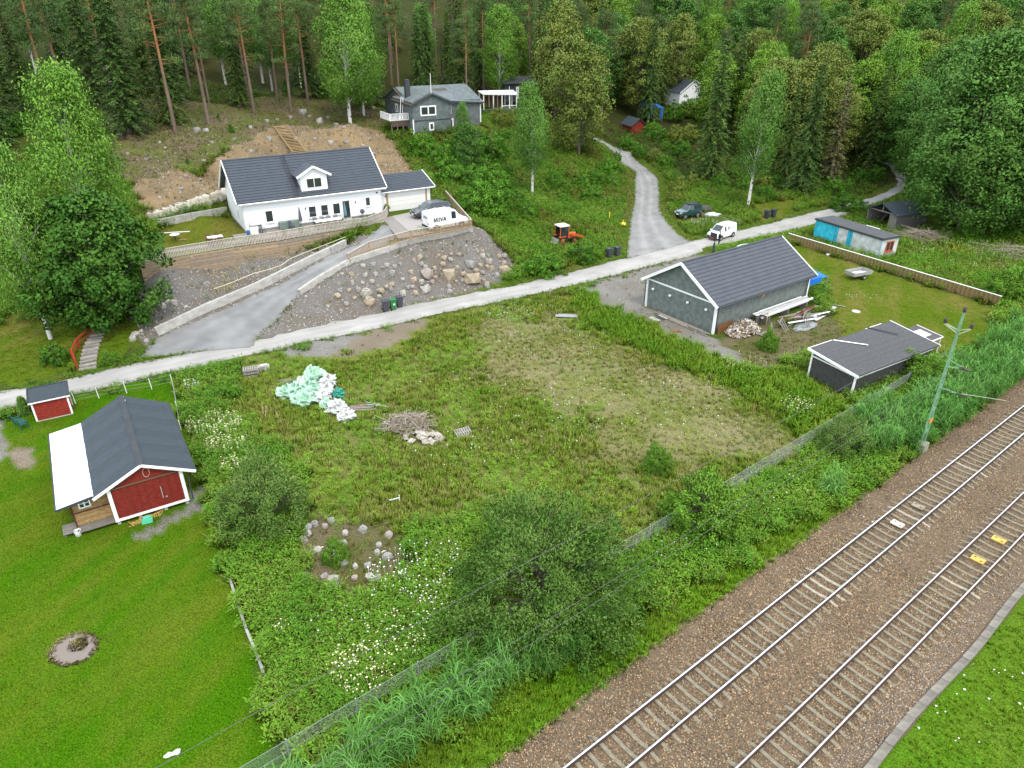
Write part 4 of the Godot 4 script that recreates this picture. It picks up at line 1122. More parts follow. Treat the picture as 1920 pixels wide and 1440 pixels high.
func build_far_buildings() -> void:
	var trim := mat("white_trim", Color(.80, .80, .79), 0.5, "")
	var felt := mat("blue_grey_felt", Color(.046, .060, .071), 0.75)
	gable_hut("red_outhouse", "red gabled outhouse with grey roof below the blue tarpaulin", "outhouse", hit(1184, 252), .35, 4.0, 2.9, 1.6, 2.7, mat("falu_red", Color(.33, .040, .026), 0.85), felt)
	var at := hit(1204, 228)
	var b := thing("tarpaulin_shelter", "blue tarpaulin stretched over a rough shelter among the trees", "tarpaulin", at, .2)
	part(b, "sheet", slab(B.new(), [Vector3(0, 3.0, 0), Vector3(.3, 3.4, -3), Vector3(4.2, 2.9, -3), Vector3(4.4, 2.4, 0)], .05), mat("blue_tarp", Color(.012, .15, .55), .45, "blotch"))
	part(b, "side_flap", B.new().box(Vector3(1.6, 1.8, .03), Vector3(.7, 2.2, .04)).box(Vector3(3.9, 1.5, .03), Vector3(.5, 1.8, .04)), mat("blue_tarp", Color(.012, .15, .55), .45, "blotch"))
	for x in [.1, 2.6, 4.2]: part(b, "post", B.new().box(Vector3(x, 1.2, -.1), Vector3(.12, 2.6, .12)), mat("grey_boards", Color(.30, .28, .25), .9, "wood"))
	var h := gable_hut("pale_cottage", "pale cottage with white gable and grey roof half hidden among trees", "cottage", hit(1272, 205), .55, 12.0, 7.5, 3.4, 5.6, mat("white_render", Color(.82, .83, .84), 0.7, ""), felt, trim)
	part(h, "chimney", B.new().box(Vector3(3.75, 6.2, -4), Vector3(.6, 1.4, .6)), trim)
	part(h, "terrace_fence", B.new().box(Vector3(3.5, .2, 2.0), Vector3(8, .9, .06)), mat("brown_skirt", Color(.16, .11, .085), .9, "wood"))
	var h2 := gable_hut("red_cottage", "tiny red cottage with orange tiled roof deep among the trees", "cottage", hit(1660, 248), .3, 4.5, 4.2, 2.3, 3.6, mat("falu_red", Color(.33, .040, .026), 0.85), mat("clay_tiles", Color(.42, .13, .055), .85, "dirty"), trim)
	window(h2, Vector3(2.1, 1.5, .04), .8, 1.0, 1, 2)
	var ws := thing("wood_store", "small grey roofed wood store beside the birch on the slope", "wood store", hit(672, 190), .5)
	part(ws, "roof", slab(B.new(), [Vector3(-.2, 1.6, .3), Vector3(-.2, 1.9, -1.6), Vector3(3.0, 1.9, -1.6), Vector3(3.0, 1.6, .3)], .08), felt)
	for x in [0.0, 2.8]:
		part(ws, "post", B.new().box(Vector3(x, .75, 0), Vector3(.12, 1.6, .12)), trim)
		part(ws, "post", B.new().box(Vector3(x, .85, -1.4), Vector3(.12, 1.8, .12)), trim)
	for i in 5: part(ws, "log_row", B.new().box(Vector3(1.4, .15 + i * .24, -.5), Vector3(2.5, .2, .8)), mat("log_tone", Color(.36, .26, .16), .9, "wood"))
	# open-fronted old shed
	var s0 := hit(1622, 421)
	var gb := mat("old_grey_boards", Color(.15, .145, .14), .9, "wood")
	var o := thing("open_shed", "old grey board shed with open front beside the brush heap", "shed", s0, yaw(s0, hit(1664, 434)))
	part(o, "side_wall", B.new().box(Vector3(0, 1.2, -3), Vector3(.1, 2.4, 6)), mat("grey_boards", Color(.30, .28, .25), .9, "wood"))
	part(o, "side_wall", B.new().box(Vector3(4.6, 1.2, -3), Vector3(.1, 2.4, 6)), gb)
	part(o, "back_wall", B.new().box(Vector3(2.3, 1.2, -6), Vector3(4.6, 2.4, .1)), gb)
	part(o, "front_post", B.new().box(Vector3(3.6, 1.15, 0), Vector3(.14, 2.3, .14)), mat("grey_boards", Color(.30, .28, .25), .9, "wood"))
	part(o, "front_panel", B.new().box(Vector3(4.15, 1.2, .02), Vector3(1.0, 2.3, .06)), mat("grey_boards", Color(.30, .28, .25), .9, "wood"))
	part(o, "tie_beam", B.new().box(Vector3(2.3, 2.4, .04), Vector3(4.8, .14, .12)).box(Vector3(2.3, 2.9, .04), Vector3(.12, .9, .12)), mat("grey_boards", Color(.30, .28, .25), .9, "wood"))
	part(o, "roof", slab(B.new(), [Vector3(-.3, 2.3, .4), Vector3(2.3, 3.5, .4), Vector3(2.3, 3.5, -6.3), Vector3(-.3, 2.3, -6.3)], .1), felt)
	part(o, "roof", slab(B.new(), [Vector3(2.3, 3.5, .4), Vector3(4.9, 2.3, .4), Vector3(4.9, 2.3, -6.3), Vector3(2.3, 3.5, -6.3)], .1), felt)
	part(o, "stored_boards", B.new().bar(Vector3(1.0, 0.1, -1), Vector3(1.3, 1.6, -2.2), .5, .06).bar(Vector3(2.4, .5, -1.5), Vector3(3.2, .6, -3), .9, .5), mat("brown_skirt", Color(.16, .11, .085), .9, "wood"))
# ---------------------------------------------------------------- plants
func leaf(b: B, p: Vector3, d: Vector3, nn: Vector3, l: float, w: float, out: Vector3) -> void:
	var side := nn.cross(d)
	if side.length_squared() < 1e-4: return
	side = side.normalized() * w * 0.5
	var g := d.cross(side).normalized()
	if g.dot(out) < 0.0:
		side = -side
		g = -g
	var m := (g * 0.55 + out).normalized()
	var k := b.v.size()
	b.v.append_array([p, p + d * l * 0.45 + side, p + d * l, p + d * l * 0.45 - side])
	b.n.append_array([m, m, m, m])
	b.c.append_array([b.col, b.col, b.col, b.col])
	b.ix.append_array([k, k + 1, k + 2, k, k + 2, k + 3])

func rdir(r: RandomNumberGenerator) -> Vector3:
	var z := r.randf_range(-1, 1)
	var a := r.randf() * TAU
	var s := sqrt(1 - z * z)
	return Vector3(s * cos(a), z, s * sin(a))

func tint(r: RandomNumberGenerator, a: Color, bb: Color, v: float) -> Color:
	var c := a.lerp(bb, r.randf())
	return c * (1.0 + r.randf_range(-v, v)) * Color(1.42, 1.3, 1.15)

# kind: outline of the crown by height share 0..1
func crown_r(kind: String, t: float) -> float:
	match kind:
		"birch": return 0.34 + 0.75 * sin(PI * pow(t, 0.75)) * (1.0 - 0.35 * t)
		"round": return sqrt(maxf(0.0, 1.0 - pow(2.0 * t - 0.9, 2.0) / 1.25))
		"bush": return sqrt(maxf(0.0, 1.0 - pow(t, 2.2) * 0.96))
	return 1.0

# one broad-leaved tree, H metres tall: its trunk with limbs and its crown
func broadleaf(sd: int, kind: String, H: float, R: float, base: float, clumps: int, per: int, ls: float, lw: float, ca: Color, cb: Color, bark: Color, droop := 0.0) -> Array:
	var r := RandomNumberGenerator.new()
	r.seed = sd
	var tr := B.new()
	var pts := []
	var lean := Vector3(r.randf_range(-.05, .05), 0, r.randf_range(-.05, .05))
	for i in 8:
		var t := i / 7.0
		pts.append(Vector3(0, -0.3 + H * 0.92 * t, 0) + lean * H * t * t + Vector3(r.randf_range(-.1, .1), 0, r.randf_range(-.1, .1)) * t)
	tr.col = bark
	tr.tube(pts, H * 0.0125 + 0.03, 0.02, 7)
	if kind == "birch":
		for i in 26:      # dark bark marks
			var y := r.randf_range(.2, H * .6)
			var a := r.randf() * TAU
			tr.col = Color(.05, .045, .04)
			var rad := (H * 0.0125 + .03) * (1.0 - y / H) + .012
			tr.box(Vector3(cos(a) * rad, y, sin(a) * rad) + lean * H * pow(y / H, 2), Vector3(.1, r.randf_range(.05, .25), .1))
		tr.col = bark
	var cr := B.new()
	var ch := H * (1.0 - base)
	for i in clumps:
		var t := pow(r.randf(), 0.85) if kind != "bush" else r.randf()
		var a := r.randf() * TAU
		var lob := 1.0 + 0.22 * sin(a * 3.0 + sd + t * 5.0) + 0.14 * sin(a * 5.0 + t * 9.0)
		var rr := R * crown_r(kind, t) * lob * sqrt(r.randf_range(0.22, 1.0))
		var c := Vector3(cos(a) * rr, H * base + ch * t, sin(a) * rr) + lean * H * t
		if kind == "bush":      # a dome of sprays
			var dd := rdir(r)
			dd.y = absf(dd.y) - .08
			var f := r.randf_range(.66, 1.0) * (1.0 + .16 * sin(atan2(dd.z, dd.x) * 3.0 + sd + dd.y * 3.0) + .1 * sin(atan2(dd.z, dd.x) * 7.0 + dd.y * 6.0))
			c = Vector3(dd.x * R * f, maxf(H * .05, dd.y * H * .93 * f), dd.z * R * f)
		var cen := Vector3(0, H * base + ch * 0.42, 0)
		var out := (c - cen).normalized()
		var ct := tint(r, ca, cb, 0.18)
		var cs := H * 0.055 * r.randf_range(0.7, 1.35) + 0.12
		if i % 5 == 0 and t < 0.85:
			var y0 := maxf(H * base * 0.7, c.y - rr * 0.9 - H * .05)
			tr.tube([Vector3(0, y0, 0) + lean * H * pow(y0 / H, 2), Vector3(c.x * .5, lerpf(y0, c.y, .6), c.z * .5), c], H * .004 + .012, .01, 4, false)
		for k in per:
			var q := rdir(r) * pow(r.randf(), 0.45) * cs
			q.y *= 0.8
			if droop > 0.0: q.y -= r.randf() * droop * cs * 2.0
			var d := (rdir(r) + Vector3(0, -droop * 1.6, 0)).normalized()
			if kind == "bush": d = (rdir(r) + out * .9 + Vector3(0, .5, 0)).normalized()
			cr.col = ct * r.randf_range(0.72, 1.28)
			leaf(cr, c + q, d, (rdir(r) + out + Vector3(0, .6, 0)).normalized(), ls * r.randf_range(.7, 1.35), lw * r.randf_range(.7, 1.3), (out * 0.6 + q.normalized() * 0.7 + Vector3(0, .25, 0)).normalized())
	return [tr.mesh(), cr.mesh()]

func pine(sd: int, H: float, R: float, ca: Color, cb: Color) -> Array:
	var r := RandomNumberGenerator.new()
	r.seed = sd
	var tr := B.new()
	var lean := Vector3(r.randf_range(-.03, .03), 0, r.randf_range(-.03, .03)) * H
	var at := func(t: float) -> Vector3: return Vector3(0, -.3 + H * t, 0) + lean * t * t
	for i in 10:
		var t := i / 10.0
		tr.col = Color(.17, .125, .10).lerp(Color(.36, .17, .075), smoothstep(.25, .6, t)) * r.randf_range(.85, 1.15)
		tr.tube([at.call(t), at.call(t + .1)], H * .0135 * (1 - t * .82) + .02, H * .0135 * (1 - (t + .1) * .82) + .02, 7, false)
	var cr := B.new()
	for i in 9:     # dead stubs
		var t := r.randf_range(.25, .55)
		var d := rdir(r)
		d.y = r.randf_range(-.3, .1)
		tr.col = Color(.22, .19, .16)
		tr.tube([at.call(t), at.call(t) + d * r.randf_range(.6, 1.8)], .03, .01, 3, false)
	for i in 46:
		var t := 0.48 + 0.5 * pow(r.randf(), 0.8)
		var a := r.randf() * TAU
		var reach := R * (1.15 - 0.8 * pow((t - .48) / .52, 1.6)) * r.randf_range(.35, 1.0)
		var p0: Vector3 = at.call(t - .02)
		var c := p0 + Vector3(cos(a) * reach, H * r.randf_range(-.01, .05), sin(a) * reach)
		tr.col = Color(.33, .16, .075)
		tr.tube([p0, p0.lerp(c, .55) + Vector3(0, -.1, 0), c], .05, .015, 4, false)
		var ct := tint(r, ca, cb, .15)
		var cs := H * .055 * r.randf_range(.7, 1.3)
		for k in 150:
			var q := rdir(r) * pow(r.randf(), .5) * cs
			q.y *= .45
			var d := (rdir(r) + Vector3(0, .7, 0) + q.normalized() * .6).normalized()
			cr.col = ct * r.randf_range(.65, 1.3)
			leaf(cr, c + q, d, rdir(r), r.randf_range(.25, .5), .085, (q.normalized() + Vector3(0, .8, 0)).normalized())
	return [tr.mesh(), cr.mesh()]

func spruce(sd: int, H: float, R: float, ca: Color, cb: Color, bare := 0.0) -> Array:
	var r := RandomNumberGenerator.new()
	r.seed = sd
	var tr := B.new()
	tr.col = Color(.15, .125, .105) if bare < .5 else Color(.30, .27, .24)
	tr.tube([Vector3(0, -.3, 0), Vector3(.05, H * .5, 0), Vector3(0, H, 0)], H * .012 + .03, .015, 7)
	var cr := B.new()
	var layers := 30
	for i in layers:
		var t := .06 + .93 * i / layers
		var nb := 9 if t < .8 else 6
		for k in nb:
			var a := TAU * k / nb + i * 1.3 + r.randf_range(-.3, .3)
			var l := R * pow(1.0 - t, .8) * r.randf_range(.7, 1.12) + .12
			var y := H * t + r.randf_range(-.2, .2)
			var dirh := Vector3(cos(a), 0, sin(a))
			var tip := Vector3(0, y, 0) + dirh * l + Vector3(0, -l * r.randf_range(.15, .5), 0)
			if r.randf() < bare or t < .2 and r.randf() < .5:
				tr.col = Color(.30, .27, .24)
				tr.tube([Vector3(0, y, 0), Vector3(0, y - l * .1, 0) + dirh * l * .6, tip], .025, .008, 3, false)
				if r.randf() < bare * .8: continue
			var ct := tint(r, ca, cb, .16)
			var m := int(8 + l * 11)
			for s in m:
				var u := (s + r.randf()) / m
				var p := Vector3(0, y, 0).lerp(tip, u) + Vector3(0, .1 * sin(u * PI) * l, 0)
				var sd2 := Vector3(-dirh.z, 0, dirh.x) * (1.0 if s % 2 else -1.0)
				var d := (sd2 * r.randf_range(.3, 1.0) + dirh * r.randf_range(.3, .9) + Vector3(0, r.randf_range(-.8, .05), 0)).normalized()
				cr.col = ct * r.randf_range(.6, 1.35)
				leaf(cr, p, d, (Vector3.UP + rdir(r) * .6).normalized(), r.randf_range(.35, .75) * (1.1 - .4 * u), r.randf_range(.12, .22), (Vector3.UP * .8 + dirh * .8).normalized())
	return [tr.mesh(), cr.mesh()]

var protos := {}

func species(key: String) -> Dictionary:
	if protos.has(key): return protos[key]
	var m := []
	var H := 16.0
	match key:
		"birch_a": m = broadleaf(11, "birch", 16, 3.0, .22, 300, 75, .27, .11, Color(.085, .20, .032), Color(.125, .25, .045), Color(.62, .60, .56), .55)
		"birch_b": m = broadleaf(12, "birch", 16, 2.5, .30, 230, 70, .27, .11, Color(.065, .165, .030), Color(.10, .205, .042), Color(.60, .58, .54), .6)
		"birch_c": m = broadleaf(13, "birch", 16, 3.4, .18, 320, 80, .27, .12, Color(.085, .205, .028), Color(.125, .25, .04), Color(.58, .56, .52), .5)
		"alder_a": m = broadleaf(21, "round", 16, 4.6, .10, 300, 55, .34, .24, Color(.050, .135, .026), Color(.075, .165, .034), Color(.14, .12, .10))
		"alder_b": m = broadleaf(22, "round", 16, 4.0, .08, 280, 55, .34, .24, Color(.042, .115, .024), Color(.070, .150, .03), Color(.13, .11, .09))
		"oak_gold": m = broadleaf(23, "round", 16, 4.4, .10, 300, 55, .32, .22, Color(.085, .140, .028), Color(.13, .168, .04), Color(.14, .12, .10))
		"oak_lime": m = broadleaf(24, "round", 16, 4.2, .10, 290, 55, .32, .22, Color(.075, .175, .018), Color(.115, .205, .03), Color(.14, .12, .10))
		"alder_big":
			H = 23.0
			m = broadleaf(26, "round", 23, 6.4, .08, 620, 70, .36, .22, Color(.050, .135, .026), Color(.080, .170, .036), Color(.14, .12, .10))
		"maple":
			H = 10.0
			m = broadleaf(25, "round", 10, 4.4, .04, 360, 70, .26, .23, Color(.030, .095, .014), Color(.052, .125, .02), Color(.13, .11, .09))
		"pine_a":
			H = 20.0
			m = pine(31, 20, 3.4, Color(.055, .105, .035), Color(.085, .14, .045))
		"pine_b":
			H = 20.0
			m = pine(32, 20, 2.8, Color(.048, .095, .034), Color(.075, .125, .042))
		"spruce_a":
			H = 18.0
			m = spruce(41, 18, 3.5, Color(.034, .078, .020), Color(.06, .11, .026))
		"spruce_b":
			H = 18.0
			m = spruce(42, 18, 2.9, Color(.040, .088, .022), Color(.075, .125, .028))
		"spruce_dead":
			H = 18.0
			m = spruce(43, 18, 2.6, Color(.085, .10, .035), Color(.12, .12, .05), .72)
		"bush_a":
			H = 3.0
			m = broadleaf(51, "bush", 3, 1.7, .02, 110, 46, .17, .11, Color(.055, .16, .016), Color(.085, .20, .024), Color(.12, .10, .08))
		"bush_b":
			H = 3.0
			m = broadleaf(52, "bush", 3, 1.6, .02, 110, 46, .17, .11, Color(.040, .125, .014), Color(.07, .17, .02), Color(.12, .10, .08))
		"bush_c":
			H = 3.0
			m = broadleaf(53, "bush", 3, 1.8, .02, 110, 46, .17, .11, Color(.09, .155, .022), Color(.14, .17, .04), Color(.12, .10, .08))
		"willow_big":
			H = 6.0
			m = broadleaf(54, "bush", 6, 4.3, .02, 640, 90, .15, .055, Color(.046, .118, .018), Color(.095, .175, .04), Color(.12, .10, .08))
		"willow":
			H = 4.0
			m = broadleaf(55, "bush", 4, 2.3, .02, 300, 80, .14, .05, Color(.075, .16, .03), Color(.125, .20, .06), Color(.12, .10, .08))
		"bush_near":
			H = 3.0
			m = broadleaf(56, "bush", 3, 1.8, .02, 260, 70, .12, .06, Color(.07, .175, .018), Color(.11, .22, .03), Color(.12, .10, .08))
		"young_spruce":
			H = 3.0
			m = spruce(44, 3, 1.3, Color(.045, .12, .02), Color(.07, .15, .025))
	protos[key] = {"h": H, "m": m}
	return protos[key]

func tree(key: String, at: Vector3, height: float, called: String, label: String, group := "", cat := "tree", wide := 1.0) -> Node3D:
	var s := species(key)
	var k: float = height / s.h
	var o := thing(called, label, cat, at, rng.randf() * TAU, group)
	o.scale = Vector3(k * wide, k, k * wide)
	var bark := vmat("bark", .9)
	part(o, "trunk", s.m[0], bark)
	part(o, "crown", s.m[1], vmat("foliage", .7, .55, .25))
	return o

func tree_px(key: String, px: float, py: float, top: float, called: String, label: String, group := "", cat := "tree", wide := 1.0) -> Node3D:
	var p := hit(px, py)
	return tree(key, p, topx(p, top), called, label, group, cat, wide)

func proj(p: Vector3) -> Vector2:
	var y := p.y - CAM_H
	var f := -p.z * cos(TILT) - y * sin(TILT)
	var up := -p.z * sin(TILT) + y * cos(TILT)
	return Vector2(960 + FPX * p.x / f, 720 - FPX * up / f)

var taken := []
func free_spot(p: Vector3, gap: float) -> bool:
	for q in taken:
		if Vector2(p.x - q.x, p.z - q.z).length_squared() < gap * gap: return false
	taken.append(p)
	return true

func shrub_spot(x: float, y: float) -> String:
	if y < 275 and x < 900: return "below the grey house wall"
	if x < 900: return "on the slope behind the garage wing"
	if x < 945: return "on the slope beside the parking fence"
	if x < 1030: return "round the lone white-stemmed birch"
	return "between the golden oak and the gravel track"

func track_spot(x: float, y: float) -> String:
	if y < 240: return "before the pale cottage"
	if x < 1240: return "beside the bend of the gravel track"
	if x < 1320: return "above the green off-roader"
	if x < 1460: return "round the slim birch by the bins"
	if x < 1620: return "below the half-dead spruce"
	if x < 1700: return "beside the bend of the village road"
	return "at the foot of the alders"

func build_trees() -> void:
	# trees that the photograph singles out
	for a in [["birch_c", 185, 500, 118, "birch_tree", "tall bright green birch rising behind the dark maple by the deck", .95], ["birch_a", 95, 635, 262, "birch_tree", "birch with white lower trunk beside the round clipped bush", .8],
		["maple", 205, 606, 372, "maple_tree", "dense dark green maple beside the red handrail steps", 1.0], ["pine_a", 330, 252, -60, "pine_tree", "tall pine with leaning bare trunk on the brown slope", 1.0],
		["pine_b", 391, 232, -50, "pine_tree", "tall pine beside the grey boulder on the brown slope", 1.0], ["birch_b", 541, 150, -30, "birch_tree", "slim white birch trunk standing at the forest edge", .8], ["birch_b", 565, 166, -20, "birch_tree", "slim forked birch beside the small spruce at the forest edge", .7],
		["birch_a", 657, 232, -24, "birch_tree", "drooping birch with two white trunks beside the wood store", 1.15], ["pine_b", 735, 157, -60, "pine_tree", "tall orange-barked pine behind the grey house chimney", .9],
		["pine_a", 818, 118, -70, "pine_tree", "orange-barked pine behind the utility pole", .8], ["pine_b", 896, 140, -40, "pine_tree", "pine with dark bare trunk behind the dark cabin", 1.0],
		["birch_b", 998, 370, 150, "birch_tree", "white-stemmed birch standing alone on the weedy slope", .95], ["oak_gold", 1085, 292, 72, "oak_tree", "large golden green oak beside the gravel track", 1.0], ["oak_gold", 1040, 215, 6, "oak_tree", "golden green oak rising behind the dark cabin", .9],
		["birch_b", 1402, 388, 128, "birch_tree", "slim birch with pale trunk behind the wheeled bins by the road", .9], ["spruce_b", 1330, 334, 60, "spruce_tree", "tall spruce with bare grey lower trunk above the green off-roader", .95],
		["spruce_dead", 1556, 338, 138, "dead_spruce", "half-dead spruce with bare grey branches beside the road", 1.0], ["spruce_a", 1500, 360, 110, "spruce_tree", "dark spruce standing beside the half-dead spruce", .9], ["spruce_b", 1625, 318, 118, "spruce_tree", "dark spruce between the half-dead spruce and the red cottage", 1.0],
		["spruce_b", 1470, 330, 150, "spruce_tree", "spruce with grey lower trunk between the birch and the road", .9], ["birch_c", 1655, 285, 58, "birch_tree", "yellow-green birch rising behind the tiny red cottage", 1.0], ["spruce_a", 1215, 228, 22, "spruce_tree", "tall leaning spruce rising over the blue tarpaulin", .7],
		["alder_big", 1795, 438, 70, "alder_tree", "broad dark green alder beside the brush heap", 1.1], ["alder_big", 1878, 432, 60, "alder_tree", "broad dark green alder behind the second brush heap", 1.2], ["alder_big", 1735, 360, 80, "alder_tree", "green alder overhanging the bend of the road", 1.0], ["alder_b", 1745, 395, 190, "alder_tree", "low alder standing over the old open shed", .95],
		["alder_big", 1945, 440, 120, "alder_tree", "green alder at the end of the alder row", 1.1]]:
		var o := tree_px(a[0], a[1], a[2], a[3], a[4], a[5], "", "tree", a[6])
		taken.append(o.position)
	for q in [[-34, -92, 13], [-12, -122, 13], [-6, -132, 8], [0, -132, 6], [25, -140, 6], [38, -150, 9], [67, -138, 6], [-14, -108, 8], [30, -128, 5]]:
		taken.append(Vector3(q[0], 0, q[2] * 0 + q[1]))
	# the forest
	var kinds := [["pine_a", "pine_tree", "forest pine", "forest pines", 20.0], ["spruce_a", "spruce_tree", "dark forest spruce", "forest spruces", 18.0],
		["spruce_b", "spruce_tree", "dark forest spruce", "forest spruces", 17.0], ["pine_b", "pine_tree", "forest pine", "forest pines", 20.0], ["birch_b", "birch_tree", "slim forest birch", "forest birches", 16.0]]
	var mixed := [["oak_lime", "leafy_tree", "bright green leafy tree in the mixed wood", "bright leafy trees of the mixed wood", 15.0], ["oak_gold", "leafy_tree", "golden green leafy tree in the mixed wood", "golden trees of the mixed wood", 15.0], ["alder_a", "leafy_tree", "mid green leafy tree in the mixed wood", "green trees of the mixed wood", 16.0],
		["birch_c", "birch_tree", "yellow-green birch in the mixed wood", "birches of the mixed wood", 16.0], ["spruce_b", "spruce_tree", "dark spruce in the mixed wood", "spruces of the mixed wood", 18.0], ["pine_b", "pine_tree", "pine in the mixed wood", "pines of the mixed wood", 18.0], ["alder_b", "leafy_tree", "mid green leafy tree in the mixed wood", "green trees of the mixed wood", 15.0]]
	var shade := [Vector2(720, 232), Vector2(800, 210), Vector2(870, 200), Vector2(940, 180), Vector2(975, 165), Vector2(1205, 235), Vector2(1225, 205), Vector2(1280, 190), Vector2(1668, 238)]
	var count := 0
	var tries := 0
	while count < 285 and tries < 12000:
		tries += 1
		var z := rng.randf_range(-225, -92)
		var x := rng.randf_range(-0.80, 0.84) * -z
		var left := x < 12.0 - (z + 120) * -0.05
		var front := -118.0 + 4.0 * nz.get_noise_2d(x, 5)
		if x < -66: front = -92.0
		elif x < -50: front = -104.0
		elif x < -22: front = -124.0
		elif x < 14: front = -142.0
		elif x < 42: front = -142.0
		else: front = -124.0
		if z > front: continue
		if z < front - (62.0 if x < 14 else 84.0): continue
		var p := Vector3(x, hgt(x, z), z)
		if not free_spot(p, 4.6 if z > front - 25 else 6.0): continue
		var set_: Array = kinds if left else mixed
		var q: Array = set_[rng.randi() % set_.size()]
		if left and rng.randf() < .22 and x > -30: q = mixed[[0, 2, 3][rng.randi() % 3]]
		var H: float = q[4] * rng.randf_range(.78, 1.12)
		# keep the buildings in sight
		var s := proj(p + Vector3(0, H * .5, 0))
		var bs := proj(p)
		var bad := false
		for w in shade:
			if bs.y > w.y + 6 and absf(s.x - w.x) < 34 and proj(p + Vector3(0, H, 0)).y < w.y: bad = true
		if bad: continue
		var spot := "above the brown slope" if x < -60 else "behind the brown slope" if x < -38 else "above the sandy bank" if x < -20 else "behind the grey house"
		if not left: spot = "behind the dark cabin" if x < 22 else "behind the red outhouse" if x < 36 else "behind the pale cottage" if x < 56 else "behind the tiny red cottage" if x < 80 else "behind the alder row"
		var tall := "lofty " if H > q[4] * 1.03 else "smaller " if H < q[4] * .88 else ""
		tree(q[0], p, H, q[1], tall + q[2] + " " + spot, tall + q[3] + " " + spot, "tree", rng.randf_range(.85, 1.15))
		count += 1
	# shrubs that the photograph singles out
	for a in [["willow_big", 1018, 1140, 915, "willow_bush", "big rounded grey-green willow bush by the wire fence", .92], ["willow", 503, 985, 838, "willow_bush", "tall bush at the lawn edge beside the flowering meadowsweet", .8], ["bush_near", 1320, 985, 888, "willow_bush", "bright green young willow clump beside the wire fence posts", 1.1], ["willow", 1578, 850, 770, "willow_bush", "small willow bush on the wire fence below the dark shed", .9],
		["bush_near", 1735, 720, 655, "shrub", "round shrub leaning against the far end of the dark shed", 1.2], ["bush_b", 105, 678, 636, "clipped_bush", "round clipped green bush beside the red handrail", 1.0], ["bush_near", 632, 1050, 1008, "shrub", "small flowering shrub inside the ring of stones", .8], ["bush_a", 1222, 250, 222, "shrub", "bright round shrub hiding the red outhouse roof", 1.1], ["bush_near", 1232, 880, 830, "shrub", "low green shrub at the edge of the dry grass", .8],
		["bush_near", 205, 680, 655, "shrub", "small bush beside the stone steps", 1.0], ["bush_near", 1885, 560, 500, "shrub", "pale shrub at the far end of the picket fence", 1.2], ["bush_a", 1920, 560, 490, "shrub", "leafy shrub behind the far end of the picket fence", 1.2], ["bush_near", 1440, 655, 610, "shrub", "upright green shrub between the firewood and the planks", .6], ["young_spruce", 48, 775, 742, "potted_conifer", "small conifer growing beside the small red shed", .8],
		["bush_a", 1020, 512, 462, "shrub", "leafy shrub on the bank beside the village road", 1.3], ["bush_b", 1090, 488, 445, "shrub", "leafy shrub between the orange tractor and the road bins", 1.2]]:
		tree_px(a[0], a[1], a[2], a[3], a[4], a[5], "", "bush", a[6])
	# shrubs on the slope beside and above the garage wing
	var sh := [["bush_a", "light green shrub on the slope above the parking", "light shrubs on the slope"], ["bush_b", "dark green shrub on the slope above the parking", "dark shrubs on the slope"], ["bush_c", "golden green shrub on the slope above the parking", "golden shrubs on the slope"]]
	for a in [[760, 268], [790, 290], [815, 305], [838, 320], [800, 262], [840, 270], [870, 285], [862, 318], [890, 330], [850, 345], [885, 352], [912, 345], [905, 372], [930, 385], [900, 395], [925, 405], [935, 360], [950, 330], [920, 300], [945, 290], [905, 268], [870, 255], [950, 262], [965, 385], [985, 405], [960, 420], [1040, 350], [1070, 335], [1095, 350], [1120, 345], [1140, 325], [1150, 300], [1125, 310], [1060, 380], [1110, 375], [1150, 350], [1160, 325], [935, 235], [965, 235], [990, 250], [1010, 285], [990, 300], [775, 245], [745, 255]]:
		var q: Array = sh[[0, 1, 1, 2, 0][rng.randi() % 5]]
		var p := hit(a[0] + rng.randf_range(-6, 6), a[1])
		tree(q[0], p, rng.randf_range(1.8, 3.9) * (1.25 if a[0] < 940 and a[1] > 276 else .8) * (.45 if a[1] < 272 and a[0] < 900 else 1.0), "shrub", q[1].replace("on the slope above the parking", shrub_spot(a[0], a[1])), q[2].replace("on the slope", shrub_spot(a[0], a[1])), "bush", rng.randf_range(.9, 1.2))
	tree_px("birch_b", 868, 258, 190, "birch_tree", "young birch standing before the grey house windows", "", "tree", 1.2)
	tree_px("alder_b", 880, 330, 232, "leafy_tree", "young leafy tree on the slope above the parking fence", "", "tree", 1.1)
	var sh2 := [["bush_a", "light green shrub along the gravel track and road", "light shrubs by the track"], ["bush_b", "dark green shrub along the gravel track and road", "dark shrubs by the track"], ["bush_c", "golden green shrub along the gravel track and road", "golden shrubs by the track"]]
	for a in [[1200, 292], [1225, 300], [1250, 312], [1262, 340], [1275, 362], [1300, 350], [1250, 280], [1280, 290], [1310, 300], [1340, 310], [1370, 330], [1350, 350], [1390, 355], [1420, 352], [1440, 372], [1270, 265], [1295, 262], [1235, 262], [1330, 275], [1180, 278], [1265, 380], [1420, 330], [1450, 345], [1530, 372], [1565, 362], [1590, 352], [1610, 340], [1520, 345], [1640, 335], [1580, 392], [1605, 398], [1650, 392], [1720, 400], [1760, 430], [1820, 448], [1860, 440], [1900, 450], [1700, 300], [1660, 290], [1640, 280], [1690, 262], [1262, 222], [1285, 218], [1305, 216], [1325, 222], [1340, 230]]:
		var q: Array = sh2[[0, 1, 1, 2, 0][rng.randi() % 5]]
		if a[0] > 1420: q = sh2[rng.randi() % 2]
		tree(q[0], hit(a[0] + rng.randf_range(-5, 5), a[1]), rng.randf_range(1.3, 3.0) * (1.5 if a[1] < 235 else 1.0), "shrub", q[1].replace("along the gravel track and road", track_spot(a[0], a[1])), q[2].replace("by the track", track_spot(a[0], a[1])), "bush", rng.randf_range(.9, 1.3))
